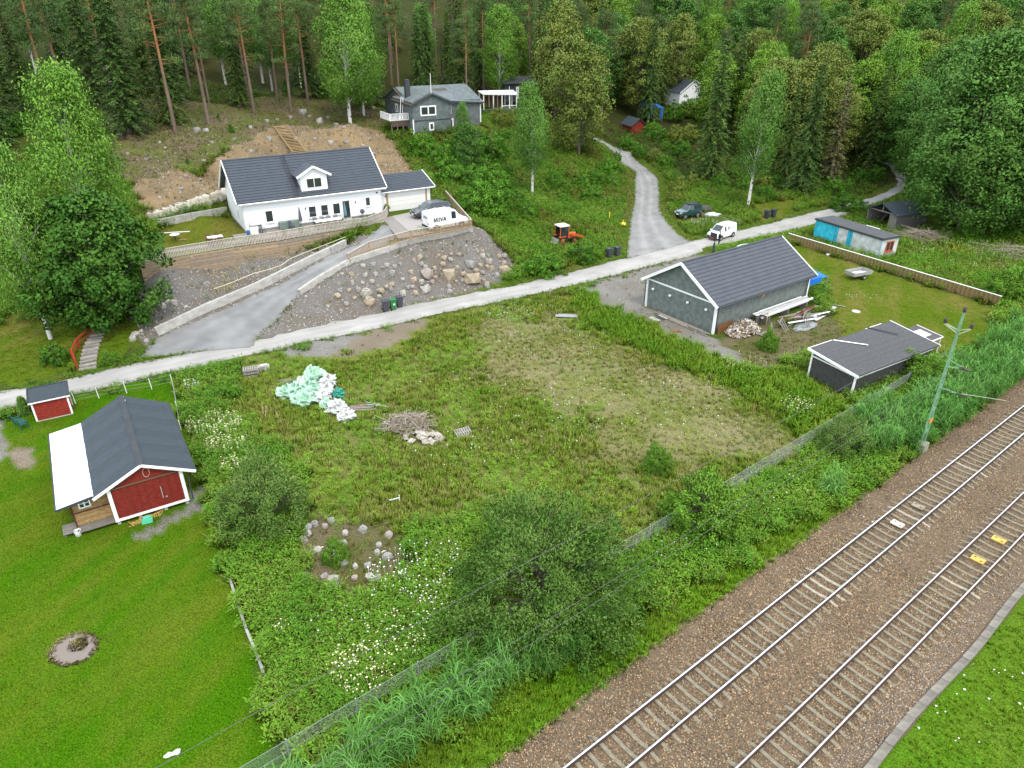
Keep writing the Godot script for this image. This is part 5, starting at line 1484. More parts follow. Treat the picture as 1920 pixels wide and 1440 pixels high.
	for a in [[40, 470], [100, 420], [15, 400], [255, 500], [8, 520], [30, 330], [70, 350], [120, 380], [160, 420], [230, 440], [10, 290], [180, 350], [215, 370], [60, 290], [20, 250], [45, 235], [5, 265], [90, 300], [140, 290], [150, 330]]:
		var q: Array = sh[[0, 1, 1][rng.randi() % 3]]
		tree(q[0], hit(a[0], a[1]), rng.randf_range(1.4, 3.2), "shrub", "%s shrub on the shady slope below the pines" % ("light green" if q[0] == "bush_a" else "dark green"), "light shrubs below the pines" if q[0] == "bush_a" else "dark shrubs below the pines", "bush")
	for a in [[434, 247, 232], [352, 307, 296], [540, 178, 148], [605, 182, 150], [640, 170, 135], [410, 222, 212]]:
		tree_px("young_spruce", a[0], a[1], a[2], "young_spruce", "small young spruce on the open slope above the white house", "young spruces on the slope")
	# bare tree
	var bt := B.new()
	var r := RandomNumberGenerator.new()
	r.seed = 5
	bt.tube([Vector3(0, -.3, 0), Vector3(.1, 3, 0)], .2, .15, 7)
	for i in 46:
		var y := r.randf_range(2.6, 9)
		var a := r.randf() * TAU
		var p0 := Vector3(.25 * sin(y), y, .25 * cos(y * 2))
		var l := r.randf_range(1.0, 2.6)
		bt.tube([p0, p0 + Vector3(cos(a) * l * .6, l * .5, sin(a) * l * .6), p0 + Vector3(cos(a) * l, l * 1.3, sin(a) * l)], .05, .01, 4, false)
	for k in 3: bt.tube([Vector3(.1, 2.9, 0), Vector3(.5 - k * .5, 6, .4 * sin(k * 2.0)), Vector3(1.0 - k, 10.5, .6 * sin(k * 2.0))], .12, .02, 5, false)
	bt.col = Color.WHITE
	var bp := hit(972, 138)
	var dt := thing("bare_tree", "leafless pale grey tree before the dark forest behind the cabin", "tree", bp)
	part(dt, "trunk", bt, mat("bare_bark", Color(.34, .31, .27), .9, "grain"))

# ---------------------------------------------------------------- grass and herbs
func tuft(sd: int, blades: int, h: float, spread: float, w: float, bend: float) -> ArrayMesh:
	var r := RandomNumberGenerator.new()
	r.seed = sd
	var b := B.new()
	for i in blades:
		var a := r.randf() * TAU
		var p := Vector3(cos(a), 0, sin(a)) * spread * sqrt(r.randf())
		var d := Vector3(r.randfn() * bend, 1, r.randfn() * bend).normalized()
		var l := h * r.randf_range(.55, 1.15)
		var g := r.randf_range(.72, 1.25)
		b.col = Color(g, g, g * r.randf_range(.7, 1.1))
		var sd2 := Vector3(-sin(a), 0, cos(a)) * w * .5
		var mid := p + d * l * .6
		var tip := p + d * l + Vector3(d.x, -.25 * bend, d.z) * l * .35
		var nn := (Vector3.UP + Vector3(cos(a), 0, sin(a)) * .4).normalized()
		b.quad(p - sd2, mid - sd2 * .8, mid + sd2 * .8, p + sd2, nn)
		b.tri(mid - sd2 * .8, tip, mid + sd2 * .8, nn)
	return b.mesh()

func herb(sd: int, leaves: int, h: float, spread: float, l: float, w: float) -> ArrayMesh:
	var r := RandomNumberGenerator.new()
	r.seed = sd
	var b := B.new()
	for i in leaves:
		var a := r.randf() * TAU
		var p := Vector3(cos(a) * spread * r.randf(), h * pow(r.randf(), .7), sin(a) * spread * r.randf())
		var d := Vector3(cos(a), r.randf_range(-.35, .7), sin(a)).normalized()
		var g := r.randf_range(.68, 1.3)
		b.col = Color(g, g, g * .9)
		leaf(b, p, d, (Vector3.UP + rdir(r) * .5).normalized(), l * r.randf_range(.6, 1.3), w, (Vector3.UP + d * .3).normalized())
	return b.mesh()

func reed(sd: int) -> ArrayMesh:
	var r := RandomNumberGenerator.new()
	r.seed = sd
	var b := B.new()
	for i in 5:
		var a := r.randf() * TAU
		var p := Vector3(cos(a), 0, sin(a)) * .3 * r.randf()
		var top := p + Vector3(r.randfn() * .18, r.randf_range(1.2, 1.9), r.randfn() * .18)
		b.col = Color(.9, .9, .75)
		var sx := Vector3(.012, 0, 0)
		b.quad(p - sx, top - sx, top + sx, p + sx, Vector3(0, .5, .8).normalized())
		for k in 7:
			var t := r.randf_range(.3, 1.0)
			var q := p.lerp(top, t)
			var aa := r.randf() * TAU
			var dh := Vector3(cos(aa), 0, sin(aa))
			var g := r.randf_range(.5, 1.35)
			b.col = Color(g, g, g * .9)
			var l := r.randf_range(.4, .8)
			var s := Vector3(-dh.z, 0, dh.x) * .02
			var m := q + dh * l * .45 + Vector3(0, l * .45, 0)
			var e := q + dh * l + Vector3(0, l * .2, 0)
			var nn := (Vector3.UP - dh * .3).normalized()
			b.quad(q - s, m - s, m + s, q + s, nn)
			b.tri(m - s, e, m + s, nn)
	return b.mesh()

var sown := {}
func sow(key: String, p: Vector3, s: float, c: Color) -> void:
	if not sown.has(key): sown[key] = [[], []]
	var lean := Basis(Vector3.UP, rng.randf() * TAU)
	sown[key][0].append(Transform3D(lean.scaled(Vector3(s, s * rng.randf_range(.75, 1.3), s)), p))
	sown[key][1].append(c)

var no_plants := []      # footprints kept free: polygons
var low_plants := []     # mown road edges
func blocked(p: Vector2) -> bool:
	for q in no_plants:
		if Geometry2D.is_point_in_polygon(p, q): return true
	return false

func build_herbs() -> void:
	for q in [
		[700,408, 716,400, 815,382, 822,396, 740,414, 712,420],
		[735,405, 812,389, 872,425, 776,442, 747,447, 716,409], [262,494, 436,464, 610,436, 722,411, 700,400, 462,437, 330,470, 280,480]]:
		no_plants.append(poly(q, true))
	for q in [[gp(462, 437, 5), Vector3(.864, 0, -.503), 23.0, 9.0], [gp(1336, 626, 0), Vector3(.812, 0, -.583), 14.2, 8.6], [gp(1594.5, 746, 0), Vector3(.8528, 0, -.5223), 12.2, 3.9], [gp(217, 977, .3) - Vector3(.8485, 0, -.5292) * 2.0, Vector3(.8485, 0, -.5292), 6.2, 9.2], [gp(70, 791, 0), Vector3(.863, 0, -.505), 2.3, 1.5], [gp(1531, 411, 2.5), (gp(1655, 449, 2.5) - gp(1531, 411, 2.5)).normalized(), 9.7, 2.9], [gp(776, 252, 9), Vector3(.88, 0, -.475), 13.5, 15.0]]:
		var a := Vector2(q[0].x, q[0].z)
		var d := Vector2(q[1].x, q[1].z)
		var bk := Vector2(d.y, -d.x)
		no_plants.append(PackedVector2Array([a, a + d * q[2], a + d * q[2] + bk * q[3], a + bk * q[3]]))
		if q[3] == 8.6: no_plants.append(PackedVector2Array([a - d * .9 - bk * 2.4, a + d * 14.0 - bk * 2.4, a + d * 14.0, a, a + bk * 8.6, a - d * .9 + bk * 8.6]))
	for q in [[1290, 410, 2.3], [1350, 452, 2.4], [1058, 452, 1.7], [724, 581, .7], [738, 579, .6], [750, 575, .7], [1142, 482, .8], [1157, 479, .8], [1437, 409, .7], [1449, 407, .7], [1607, 518, 1.6], [575, 735, 2.0], [610, 745, 1.8], [645, 780, 1.1], [472, 702, .8], [868, 812, .7], [793, 822, 1.4], [768, 795, 1.4], [680, 765, .8], [1236, 597, 1.2], [1410, 478, 1.8], [139, 1217, 1.05], [42, 800, .6], [1168, 422, .7], [150, 1003, .3], [1405, 620, 2.3], [1062, 594, 1.0]]:
		var c := hit(q[0], q[1])
		var ring := PackedVector2Array()
		for k in 12: ring.append(Vector2(c.x + q[2] * cos(TAU * k / 12), c.z + q[2] * sin(TAU * k / 12)))
		no_plants.append(ring)
	# per zone: plants on a square metre [kind, number, size, colour a, colour b]
	var straw := Color(.44, .36, .17)
	var plan := {
		MEADOW: [["grass", 12, .85, Color(.20, .36, .025), Color(.33, .40, .06)], ["grass", 2.2, .9, Color(.40, .38, .12), straw], ["herb", 3, .8, Color(.13, .28, .022), Color(.21, .34, .035)]],
		TALLG: [["grass", 16, 1.35, Color(.15, .33, .018), Color(.25, .37, .035)], ["herb", 3, 1.1, Color(.10, .25, .018), Color(.16, .29, .03)]],
		LUSH: [["grass", 9, 1.35, Color(.15, .29, .02), Color(.23, .33, .04)], ["herb", 13, 1.3, Color(.075, .20, .017), Color(.15, .28, .028)], ["grass", 4.0, 1.6, Color(.24, .27, .07), Color(.34, .33, .11)]],
		DRY: [["grass", 4.5, .6, Color(.36, .38, .08), straw], ["grass", 8.5, .55, Color(.21, .35, .03), Color(.34, .39, .08)], ["herb", 2.5, .6, Color(.17, .27, .045), Color(.30, .32, .08)]],
		VERGE: [["grass", 30, .6, Color(.17, .38, .016), Color(.26, .40, .028)], ["herb", 1.5, .6, Color(.11, .28, .016), Color(.16, .31, .025)]],
		REED: [["reed", 8, .9, Color(.085, .23, .04), Color(.15, .33, .075)], ["grass", 6, 1.3, Color(.11, .22, .025), Color(.17, .25, .04)], ["herb", 6, 1.3, Color(.075, .20, .017), Color(.12, .23, .025)]],
		LAWN: [["lawn", 34, 1.0, Color(.12, .29, .009), Color(.175, .30, .02)]],
		YLAWN: [["lawn", 22, 1.1, Color(.18, .27, .02), Color(.32, .28, .08)]],
		TLAWN: [["lawn", 14, 1.1, Color(.19, .28, .016), Color(.25, .27, .04)]],
		HEATH: [["grass", 3.2, .7, Color(.20, .24, .05), Color(.34, .28, .13)], ["herb", 2.0, .8, Color(.11, .19, .025), Color(.19, .20, .05)]],
		SAND: [["grass", .8, .8, Color(.16, .19, .04), Color(.32, .26, .11)]],
		RUBBLE: [["grass", .3, .8, Color(.14, .24, .025), Color(.2, .26, .04)], ["herb", .32, .9, Color(.10, .20, .025), Color(.17, .22, .04)]],
		SCRUB: [["grass", 7, 1.2, Color(.14, .25, .022), Color(.25, .27, .05)], ["herb", 6, 1.5, Color(.08, .21, .017), Color(.15, .25, .028)], ["grass", 2.0, 1.2, Color(.30, .26, .09), straw]],
		WILD: [["grass", 9, 1.3, Color(.14, .27, .02), Color(.24, .29, .05)], ["herb", 6, 1.4, Color(.09, .23, .017), Color(.16, .27, .03)], ["grass", 2.0, 1.2, Color(.30, .26, .09), straw]],
		FOREST: [["herb", 2.0, 1.6, Color(.055, .13, .016), Color(.10, .18, .025)], ["grass", 1.4, 1.2, Color(.08, .15, .018), Color(.15, .16, .04)]],
		BARE: [["grass", 4, .6, Color(.2, .22, .04), Color(.36, .3, .12)], ["herb", 2, .6, Color(.10, .2, .025), Color(.15, .22, .025)]],
		GRAVEL: [["grass", .35, .6, Color(.15, .22, .025), straw]], PALE: [["grass", .25, .6, Color(.15, .22, .025), straw]]}
	for j in range(0, ZH, 2):
		for i in range(0, ZW, 2):
			var x0 := ZX0 + i * .5
			var z0 := ZZ0 + j * .5
			if absf(x0) > -z0 * .86 + 9.0 or z0 > -14.5: continue
			var sc := proj(Vector3(x0, hgt(x0, z0), z0))
			if sc.x < -70 or sc.x > 1990 or sc.y > 1500: continue
			var q := zone(x0, z0)
			if not plan.has(q): continue
			var v := x0 * TN.x + z0 * TN.y
			if v > -14.2 and v < -5.4: continue
			var patch := nz.get_noise_2d(x0 * 1.1 + 200, z0 * 1.1)
			var far := clampf(1.25 + z0 / 230.0, .6, 1.1)
			for e in plan[q]:
				var nn: float = e[1] * far
				if q in [MEADOW, DRY, SCRUB, WILD, HEATH]: nn *= clampf(1.0 + patch * 2.2 * (1.0 if e[0] == "grass" else -1.0), .15, 2.0)
				var m := int(nn) + (1 if rng.randf() < nn - int(nn) else 0)
				for k in m:
					var x := x0 + rng.randf()
					var z := z0 + rng.randf()
					if blocked(Vector2(x, z)): continue
					var vv := x * TN.x + z * TN.y
					if vv > -14.3 and vv < -5.0: continue
					var short := 1.0
					for lp in low_plants:
						if Geometry2D.is_point_in_polygon(Vector2(x, z), lp): short = .4
					var t := clampf(.5 + .9 * nz.get_noise_2d(x * 2 + 9, z * 2) + rng.randf_range(-.3, .3), 0, 1)
					var cc: Color = e[3].lerp(e[4], t) * rng.randf_range(.82, 1.18)
					if e[0] == "lawn": cc = ground_color(x, z) * Color(1.2, 1.2, 1.0) * rng.randf_range(.9, 1.1)
					if vv > -5.0: short = .62
					sow(e[0] + ("" if e[0] == "lawn" else "_%d" % (rng.randi() % 2)), Vector3(x, hgt(x, z) - .01, z), e[2] * short * rng.randf_range(.7, 1.3), cc)
	var gm := vmat("grass_blades", .75, .5, .2)
	var shapes := {"grass_0": tuft(1, 15, .42, .22, .026, .32), "grass_1": tuft(2, 13, .52, .20, .026, .42), "lawn": tuft(3, 26, .036, .27, .022, .8), "herb_0": herb(4, 32, .42, .27, .13, .065), "herb_1": herb(5, 34, .56, .24, .12, .042), "reed_0": reed(6), "reed_1": reed(7)}
	var says := {"grass_0": ["meadow_grass", "loose green and straw-coloured meadow grass on the open lot", "grass"], "grass_1": ["tall_grass", "taller seeding grass in the meadow and along the verges", "grass"], "lawn": ["lawn_grass", "short mown lawn grass round the barn and garage", "grass"], "herb_0": ["broad_herbs", "broad-leaved weeds and nettles among the grass", "weeds"], "herb_1": ["narrow_herbs", "narrow-leaved weeds among the grass", "weeds"], "reed_0": ["reed_bed", "blue-green reeds along the railway ditch", "reeds"], "reed_1": ["reed_stems", "blue-green reed stems leaning along the railway ditch", "reeds"]}
	for k in sown: stuff(says[k][0], says[k][1], says[k][2], shapes[k], gm, sown[k][0], sown[k][1])
	# flower heads
	var fb := B.new()
	for i in 7:
		var a := TAU * i / 7
		leaf(fb, Vector3(cos(a), 0, sin(a)) * .01, Vector3(cos(a), .25, sin(a)).normalized(), Vector3.UP, .055, .05, Vector3.UP)
	fb.box(Vector3(0, -.2, 0), Vector3(.008, .4, .008))
	var xs := []
	var cs := []
	for f in [[800, 1085, 2.4, 230, 0, .9], [770, 1130, 1.6, 40, 0, .8], [655, 1190, 1.5, 50, 0, .7], [760, 1205, 1.4, 130, 1, .9], [690, 1275, 1.3, 120, 1, 1.0], [655, 1255, .8, 40, 1, 1.0], [870, 1165, .8, 40, 1, 1.0], [1490, 772, 1.0, 60, 1, 1.0], [405, 815, 1.5, 190, 1, 1.3], [428, 850, 1.2, 120, 1, 1.3], [445, 890, .8, 60, 1, 1.3], [362, 735, .6, 25, 0, 1.0],
		[1840, 490, 6.5, 330, 1, 1.2], [1340, 425, 2.6, 160, 0, 1.0], [960, 592, 2.0, 80, 0, .4], [1390, 690, 1.6, 50, 1, .9], [1000, 560, 3, 30, 0, .4], [1430, 930, 2.4, 40, 1, .7], [1300, 1030, 2.2, 35, 0, .8], [625, 1045, .5, 26, 0, .6], [900, 780, 7, 120, 0, .4], [1200, 760, 6, 110, 0, .35], [1620, 560, 1.5, 18, 0, .3], [1740, 1290, 3, 26, 0, .15], [1850, 1340, 3, 18, 0, .15], [1640, 980, 1.0, 16, 0, .3], [540, 1190, .5, 16, 1, .9], [1040, 640, 4, 50, 0, .35], [1810, 480, 2, 90, 2, 1.1], [410, 520, .8, 26, 2, .5], [440, 510, .6, 24, 2, .5], [420, 545, .9, 40, 2, .5], [500, 500, 2.5, 50, 2, .5]]:
		var c := hit(f[0], f[1])
		for i in f[3]:
			var a := rng.randf() * TAU
			var d: float = f[2] * sqrt(rng.randf())
			var x: float = c.x + cos(a) * d * 1.3
			var z: float = c.z + sin(a) * d
			var s := rng.randf_range(.35, .95)
			xs.append(Transform3D(Basis(Vector3.UP, a).scaled(Vector3(s, 1, s)), Vector3(x, hgt(x, z) + f[5] * rng.randf_range(.55, 1.05), z)))
			cs.append([Color(.80, .80, .76), Color(.78, .74, .46), Color(.70, .52, .04)][f[4]] * rng.randf_range(.8, 1.1))
	stuff("wild_flowers", "small white and cream wild flowers scattered through the meadow", "flowers", fb.mesh(), gm, xs, cs)
# ---------------------------------------------------------------- loose things
func blob(b: B, at: Vector3, s: Vector3, sd: int, rough := .16, nu := 14, nv := 9) -> B:
	var f := FastNoiseLite.new()
	f.seed = sd
	f.frequency = 1.3
	var k0 := b.v.size()
	for j in nv + 1:
		for i in nu:
			var la := -PI / 2 + PI * j / nv
			var lo := TAU * i / nu
			var d := Vector3(cos(la) * cos(lo), sin(la), cos(la) * sin(lo))
			var e := 1.0 + rough * (f.get_noise_3dv(d * 1.2) * 2.2 + f.get_noise_3dv(d * 3.1))
			if rough > .3: e += .5 * rough * (absf(f.get_noise_3dv(d * 2.6 + Vector3(7, 3, 1))) * 2.4 - .6)
			b.v.append(at + d * s * .5 * e)
			b.n.append((d / s).normalized()); b.c.append(b.col)
	for j in nv:
		for i in nu:
			var a := k0 + j * nu + i
			var c := k0 + j * nu + (i + 1) % nu
			b.ix.append_array([a, c + nu, a + nu, a, c, c + nu])
	return b

func facet(b: B) -> B:      # hard creases
	var o := B.new()
	for t in range(0, b.ix.size(), 3): o.tri(b.v[b.ix[t]], b.v[b.ix[t + 1]], b.v[b.ix[t + 2]])
	return o

func loft(rings: Array, close := true) -> B:          # each ring: points of one side from sill over the roof to the other sill
	var b := B.new()
	var m: int = rings[0].size()
	for r in rings:
		for p in r: b.v.append(p); b.n.append(Vector3.ZERO); b.c.append(Color.WHITE)
	for i in rings.size() - 1:
		for k in m - 1:
			var a := i * m + k
			b.ix.append_array([a, a + 1, a + m + 1, a, a + m + 1, a + m])
	for t in range(0, b.ix.size(), 3):
		var nn := (b.v[b.ix[t + 2]] - b.v[b.ix[t]]).cross(b.v[b.ix[t + 1]] - b.v[b.ix[t]])
		for e in 3: b.n[b.ix[t + e]] += nn
	for i in b.n.size(): b.n[i] = b.n[i].normalized() if b.n[i].length() > 1e-6 else Vector3.UP
	if close:
		for e in [0, rings.size() - 1]:
			var r: Array = rings[e]
			for k in range(1, m - 1):
				if e == 0: b.tri(r[0], r[k + 1], r[k])
				else: b.tri(r[0], r[k], r[k + 1])
	return b

# stations along x, front last: [x, sill, belt, roof, half width at belt, half width at roof]
func car(called: String, label: String, cat: String, at: Vector3, turn: float, st: Array, wheels: Array, wr: float, paint: Material, glassy: Array) -> Node3D:
	var o := thing(called, label, cat, at, turn)
	var rings := []
	for s in st:
		var h: float = s[1]
		var q := []
		for side in [1, -1]:
			var half := [Vector3(s[0], h, side * s[4] * .93), Vector3(s[0], lerpf(h, s[2], .4), side * s[4]), Vector3(s[0], s[2], side * s[4] * .97), Vector3(s[0], lerpf(s[2], s[3], .93), side * s[5]), Vector3(s[0], s[3], side * s[5] * .8)]
			if side == -1: half.reverse()
			q.append_array(half)
		rings.append(q)
	part(o, "body", loft(rings), paint)
	var gl := glass("car_glass", Color(.02, .03, .035), .05)
	for g in glassy:     # [station a, station b, side panes] as dark panes just proud of the body
		var a: Array = st[g[0]]
		var b: Array = st[g[1]]
		if g[2] == "side":
			for side in [1, -1]:
				var f := func(s: Array, t: float) -> Vector3: return Vector3(s[0], lerpf(s[2], lerpf(s[2], s[3], .93), t), side * (lerpf(s[4] * .97, s[5], t) + .012))
				var q := [f.call(a, .1), f.call(a, .92), f.call(b, .92), f.call(b, .1)]
				var m: Vector3 = (q[0] + q[1] + q[2] + q[3]) / 4
				for i in 4: q[i] = m + (q[i] - m) * Vector3(.93, .96, 1)
				var w := B.new()
				if side == 1: w.quad(q[0], q[1], q[2], q[3])
				else: w.quad(q[3], q[2], q[1], q[0])
				part(o, "side_window", w, gl)
		else:
			var up := Vector3(.012 if g[2] == "front" else -.012, .015, 0)
			var w := B.new()
			var hi: Array = a if a[3] > b[3] else b
			var lo: Array = b if a[3] > b[3] else a
			w.quad(Vector3(hi[0], hi[3], hi[5] * .78) + up, Vector3(hi[0], hi[3], -hi[5] * .78) + up, Vector3(lo[0], lo[3] + .01, -lo[5] * .86) + up, Vector3(lo[0], lo[3] + .01, lo[5] * .86) + up)
			part(o, "windscreen" if g[2] == "front" else "rear_window", w, gl)
	var rub := mat("tyre_rubber", Color(.025, .025, .026), .9, "")
	var rim := mat("alloy", Color(.40, .41, .42), .35, "", .7)
	for x in wheels:
		for s in [1, -1]:
			var hw: float = st[3][4]
			var w := part(o, "wheel", B.new().tube([Vector3(0, 0, -.11), Vector3(0, 0, .11)], wr, wr, 16), rub, Vector3(x, wr, s * (hw - .1)))
			part(w, "rim", B.new().tube([Vector3(0, 0, s * .09), Vector3(0, 0, s * .122)], wr * .62, wr * .58, 12), rim)
			part(o, "wheel_arch", B.new().tube([Vector3(x, wr + .02, s * (hw - .16)), Vector3(x, wr + .02, s * (hw + .008))], wr * 1.16, wr * 1.16, 16), rub)
	var fx: float = st[-1][0]
	var bx: float = st[0][0]
	for s in [1, -1]:
		part(o, "headlight", B.new().box(Vector3(fx - .06, st[-1][2] - .10, s * st[-1][4] * .74), Vector3(.18, .15, .34)), glass("lamp_glass", Color(.6, .62, .62), .1))
		part(o, "tail_light", B.new().box(Vector3(bx + .03, st[0][2] - .05, s * st[0][4] * .84), Vector3(.1, .3, .14)), glass("tail_red", Color(.25, .01, .01), .2))
		part(o, "mirror", B.new().box(Vector3(st[-3][0] - .25, st[-3][2] + .1, s * (st[-3][4] + .1)), Vector3(.12, .16, .2)), paint)
	part(o, "bumper", B.new().box(Vector3(fx - .02, st[-1][1] + .12, 0), Vector3(.2, .24, st[-1][4] * 1.7)).box(Vector3(bx + .02, st[0][1] + .1, 0), Vector3(.16, .22, st[0][4] * 1.7)), mat("dark_plastic", Color(.04, .042, .045), .7, ""))
	part(o, "grille", B.new().box(Vector3(fx + .01, st[-1][2] - .2, 0), Vector3(.05, .14, st[-1][4] * .9)), mat("dark_plastic", Color(.04, .042, .045), .7, ""))
	part(o, "number_plate", B.new().box(Vector3(fx + .09, st[-1][1] + .14, 0), Vector3(.02, .11, .5)), mat("white_trim", Color(.80, .80, .79), 0.5, ""))
	return o

func paint_mat(key: String, c: Color) -> StandardMaterial3D:
	var m := mat(key, c, .28, "")
	m.metallic_specular = .6
	m.clearcoat_enabled = true
	m.clearcoat = .6
	m.clearcoat_roughness = .08
	return m

func lettering(parent: Node, text: String, size: float, m: Material, at: Vector3, turn: float, bold := true) -> void:
	var tm := TextMesh.new()
	tm.text = text
	var f := SystemFont.new()
	f.font_names = PackedStringArray(["Droid Sans"])
	f.font_weight = 800 if bold else 400
	tm.font = f
	tm.font_size = 48
	tm.pixel_size = size / 48.0
	tm.depth = .012
	part(parent, "lettering", tm, m, at, turn)

func build_vehicles() -> void:
	var black := mat("print_black", Color(.02, .02, .022), .5, "")
	# dark estate car on the parking
	var a := gp(842, 400, 5.02)
	var b := gp(777, 411, 5.02)
	var d := (b - a).normalized()
	var c := gp(809, 404, 5.03)
	c.y = 5.03
	car("dark_car", "dark blue-black estate car parked before the white garage door", "car", c, yaw(a, b), [[-2.35, .45, .92, .95, .80, .72], [-2.3, .35, 1.0, 1.12, .88, .74], [-1.95, .32, 1.02, 1.55, .93, .66], [-1.2, .3, 1.02, 1.68, .94, .66], [.1, .3, 1.0, 1.69, .94, .66], [.55, .3, .99, 1.6, .94, .66], [1.25, .3, .97, 1.08, .94, .74], [2.1, .32, .90, .96, .92, .76], [2.4, .42, .80, .84, .82, .7]], [-1.45, 1.42], .36, paint_mat("midnight_paint", Color(.022, .028, .036)), [[2, 3, "side"], [3, 4, "side"], [4, 5, "side"], [5, 6, "front"], [1, 2, "rear"]])
	# white panel van with the firm's name
	a = gp(786, 439, 5.0)
	b = gp(876, 424, 5.0)
	d = (b - a).normalized()
	c = (a + b) * .5 + Vector3(d.z, 0, -d.x) * .85 + d * .7
	c.y = 4.99
	var wp := paint_mat("van_white", Color(.80, .81, .82))
	var v := car("white_van", "white panel van lettered MIVA parked along the slatted fence", "van", c, yaw(a, b), [[-2.5, .45, 1.0, 1.9, .90, .80], [-2.42, .35, 1.05, 2.06, .96, .84], [-1.2, .32, 1.05, 2.14, .97, .84], [.3, .32, 1.05, 2.14, .97, .84], [.9, .32, 1.04, 2.06, .97, .82], [1.55, .32, 1.02, 1.30, .96, .82], [2.25, .34, .96, 1.05, .94, .78], [2.48, .42, .84, .90, .86, .7]], [-1.6, 1.55], .34, wp, [[3, 4, "side"], [4, 5, "front"]])
	lettering(v, "MIVA", .62, black, Vector3(-1.15, 1.28, .975), 0)
	lettering(v, "MIVA", .34, black, Vector3(-2.5, 1.5, .1), -PI / 2)
	for x in [-2.0, -.9, .2]: part(v, "roof_bar", B.new().bar(Vector3(x, 2.22, -.8), Vector3(x, 2.22, .8), .06, .05).box(Vector3(x, 2.17, .74), Vector3(.08, .12, .08)).box(Vector3(x, 2.17, -.74), Vector3(.08, .12, .08)), mat("galvanised", Color(.45, .45, .44), .5, "", .5))
	# white van on the road
	a = hit(1381, 440)
	b = hit(1326, 458)
	d = (b - a).normalized()
	c = (a + b) * .5 + Vector3(-d.z, 0, d.x) * -.1 + Vector3(0, 0, -.9)
	c.y = .04
	var v2 := car("white_van", "white compact van with a black emblem standing on the village road", "van", c, yaw(a, b), [[-2.15, .45, 1.0, 1.65, .84, .68], [-2.08, .32, 1.02, 1.78, .88, .72], [-1.0, .3, 1.02, 1.84, .90, .74], [.3, .3, 1.0, 1.82, .90, .72], [.62, .3, 1.0, 1.74, .90, .70], [1.35, .3, .98, 1.12, .89, .74], [1.95, .32, .88, .96, .86, .7], [2.2, .42, .76, .80, .76, .62]], [-1.35, 1.3], .32, wp, [[3, 4, "side"], [4, 5, "front"]])
	lettering(v2, "S", .52, black, Vector3(-.15, 1.38, -.86), PI)
	part(v2, "emblem_dot", B.new().box(Vector3(-.34, 1.5, -.855), Vector3(.14, .12, .012)), black)
	for i in 3: part(v2, "print_line", B.new().box(Vector3(-.95, 1.48 - i * .12, -.86), Vector3(.7, .03, .01)), mat("print_grey", Color(.4, .4, .4), .6, ""))
	# dark green off-roader
	a = hit(1312, 407)
	b = hit(1270, 416)
	c = (a + b) * .5 + Vector3(0, 0, -.8)
	c.y = hgt(c.x, c.z) + .02
	var g := car("offroad_car", "dark green boxy off-roader parked on the grass beside the gravel track", "car", c, yaw(a, b), [[-1.9, .6, 1.1, 1.15, .74, .7], [-1.86, .5, 1.12, 1.55, .80, .68], [-1.6, .48, 1.12, 1.80, .82, .68], [-.4, .48, 1.12, 1.84, .82, .68], [.35, .48, 1.12, 1.78, .82, .66], [.75, .48, 1.10, 1.18, .82, .74], [1.6, .5, 1.06, 1.10, .80, .74], [1.85, .55, .98, 1.02, .76, .7]], [-1.15, 1.15], .38, paint_mat("bottle_green", Color(.012, .055, .055)), [[2, 3, "side"], [3, 4, "side"], [4, 5, "front"], [1, 2, "rear"]])
	part(g, "roof_rack", B.new().box(Vector3(-.6, 1.9, 0), Vector3(1.7, .05, 1.2)), mat("dark_plastic", Color(.04, .042, .045), .7, ""))
	# small orange tractor
	var t0 := hit(1058, 455)
	var tr := thing("tractor", "small orange tractor with cab and loader on the grassy bank", "tractor", t0, yaw(hit(1040, 458), hit(1085, 452)))
	var org := mat("tractor_orange", Color(.55, .11, .025), .5, "blotch")
	part(tr, "hood", loft([[Vector3(.3, .6, .32), Vector3(.3, 1.2, .32), Vector3(.3, 1.3, .2), Vector3(.3, 1.3, -.2), Vector3(.3, 1.2, -.32), Vector3(.3, .6, -.32)], [Vector3(1.5, .6, .28), Vector3(1.5, 1.08, .28), Vector3(1.5, 1.16, .18), Vector3(1.5, 1.16, -.18), Vector3(1.5, 1.08, -.28), Vector3(1.5, .6, -.28)]]), org)
	part(tr, "chassis", B.new().box(Vector3(.1, .55, 0), Vector3(2.4, .3, .5)), mat("dark_plastic", Color(.04, .042, .045), .7, ""))
	part(tr, "fender", B.new().box(Vector3(-.7, 1.0, .62), Vector3(.9, .1, .4)).box(Vector3(-.7, 1.0, -.62), Vector3(.9, .1, .4)), org)
	var cf := B.new()
	for x in [-1.0, .2]:
		for z in [-.6, .6]: cf.box(Vector3(x, 1.5, z), Vector3(.08, 1.5, .08))
	part(tr, "cab_frame", cf, org)
	part(tr, "cab_roof", B.new().box(Vector3(-.4, 2.28, 0), Vector3(1.4, .12, 1.4)), mat("tractor_roof", Color(.72, .66, .60), .5, ""))
	part(tr, "cab_glass", B.new().box(Vector3(-.4, 1.6, .58), Vector3(1.1, 1.1, .02)).box(Vector3(-.4, 1.6, -.58), Vector3(1.1, 1.1, .02)).box(Vector3(.2, 1.6, 0), Vector3(.02, 1.1, 1.1)), glass("car_glass", Color(.02, .03, .035), .05))
	for w in [[-.7, .55, .62], [1.15, .36, .5]]:
		for s in [1, -1]:
			var wl := part(tr, "wheel", B.new().tube([Vector3(0, 0, -.14), Vector3(0, 0, .14)], w[1], w[1], 16), mat("tyre_rubber", Color(.025, .025, .026), .9, ""), Vector3(w[0], w[1], s * w[2]))
			part(wl, "rim", B.new().tube([Vector3(0, 0, s * .1), Vector3(0, 0, s * .15)], w[1] * .5, w[1] * .45, 12), org)
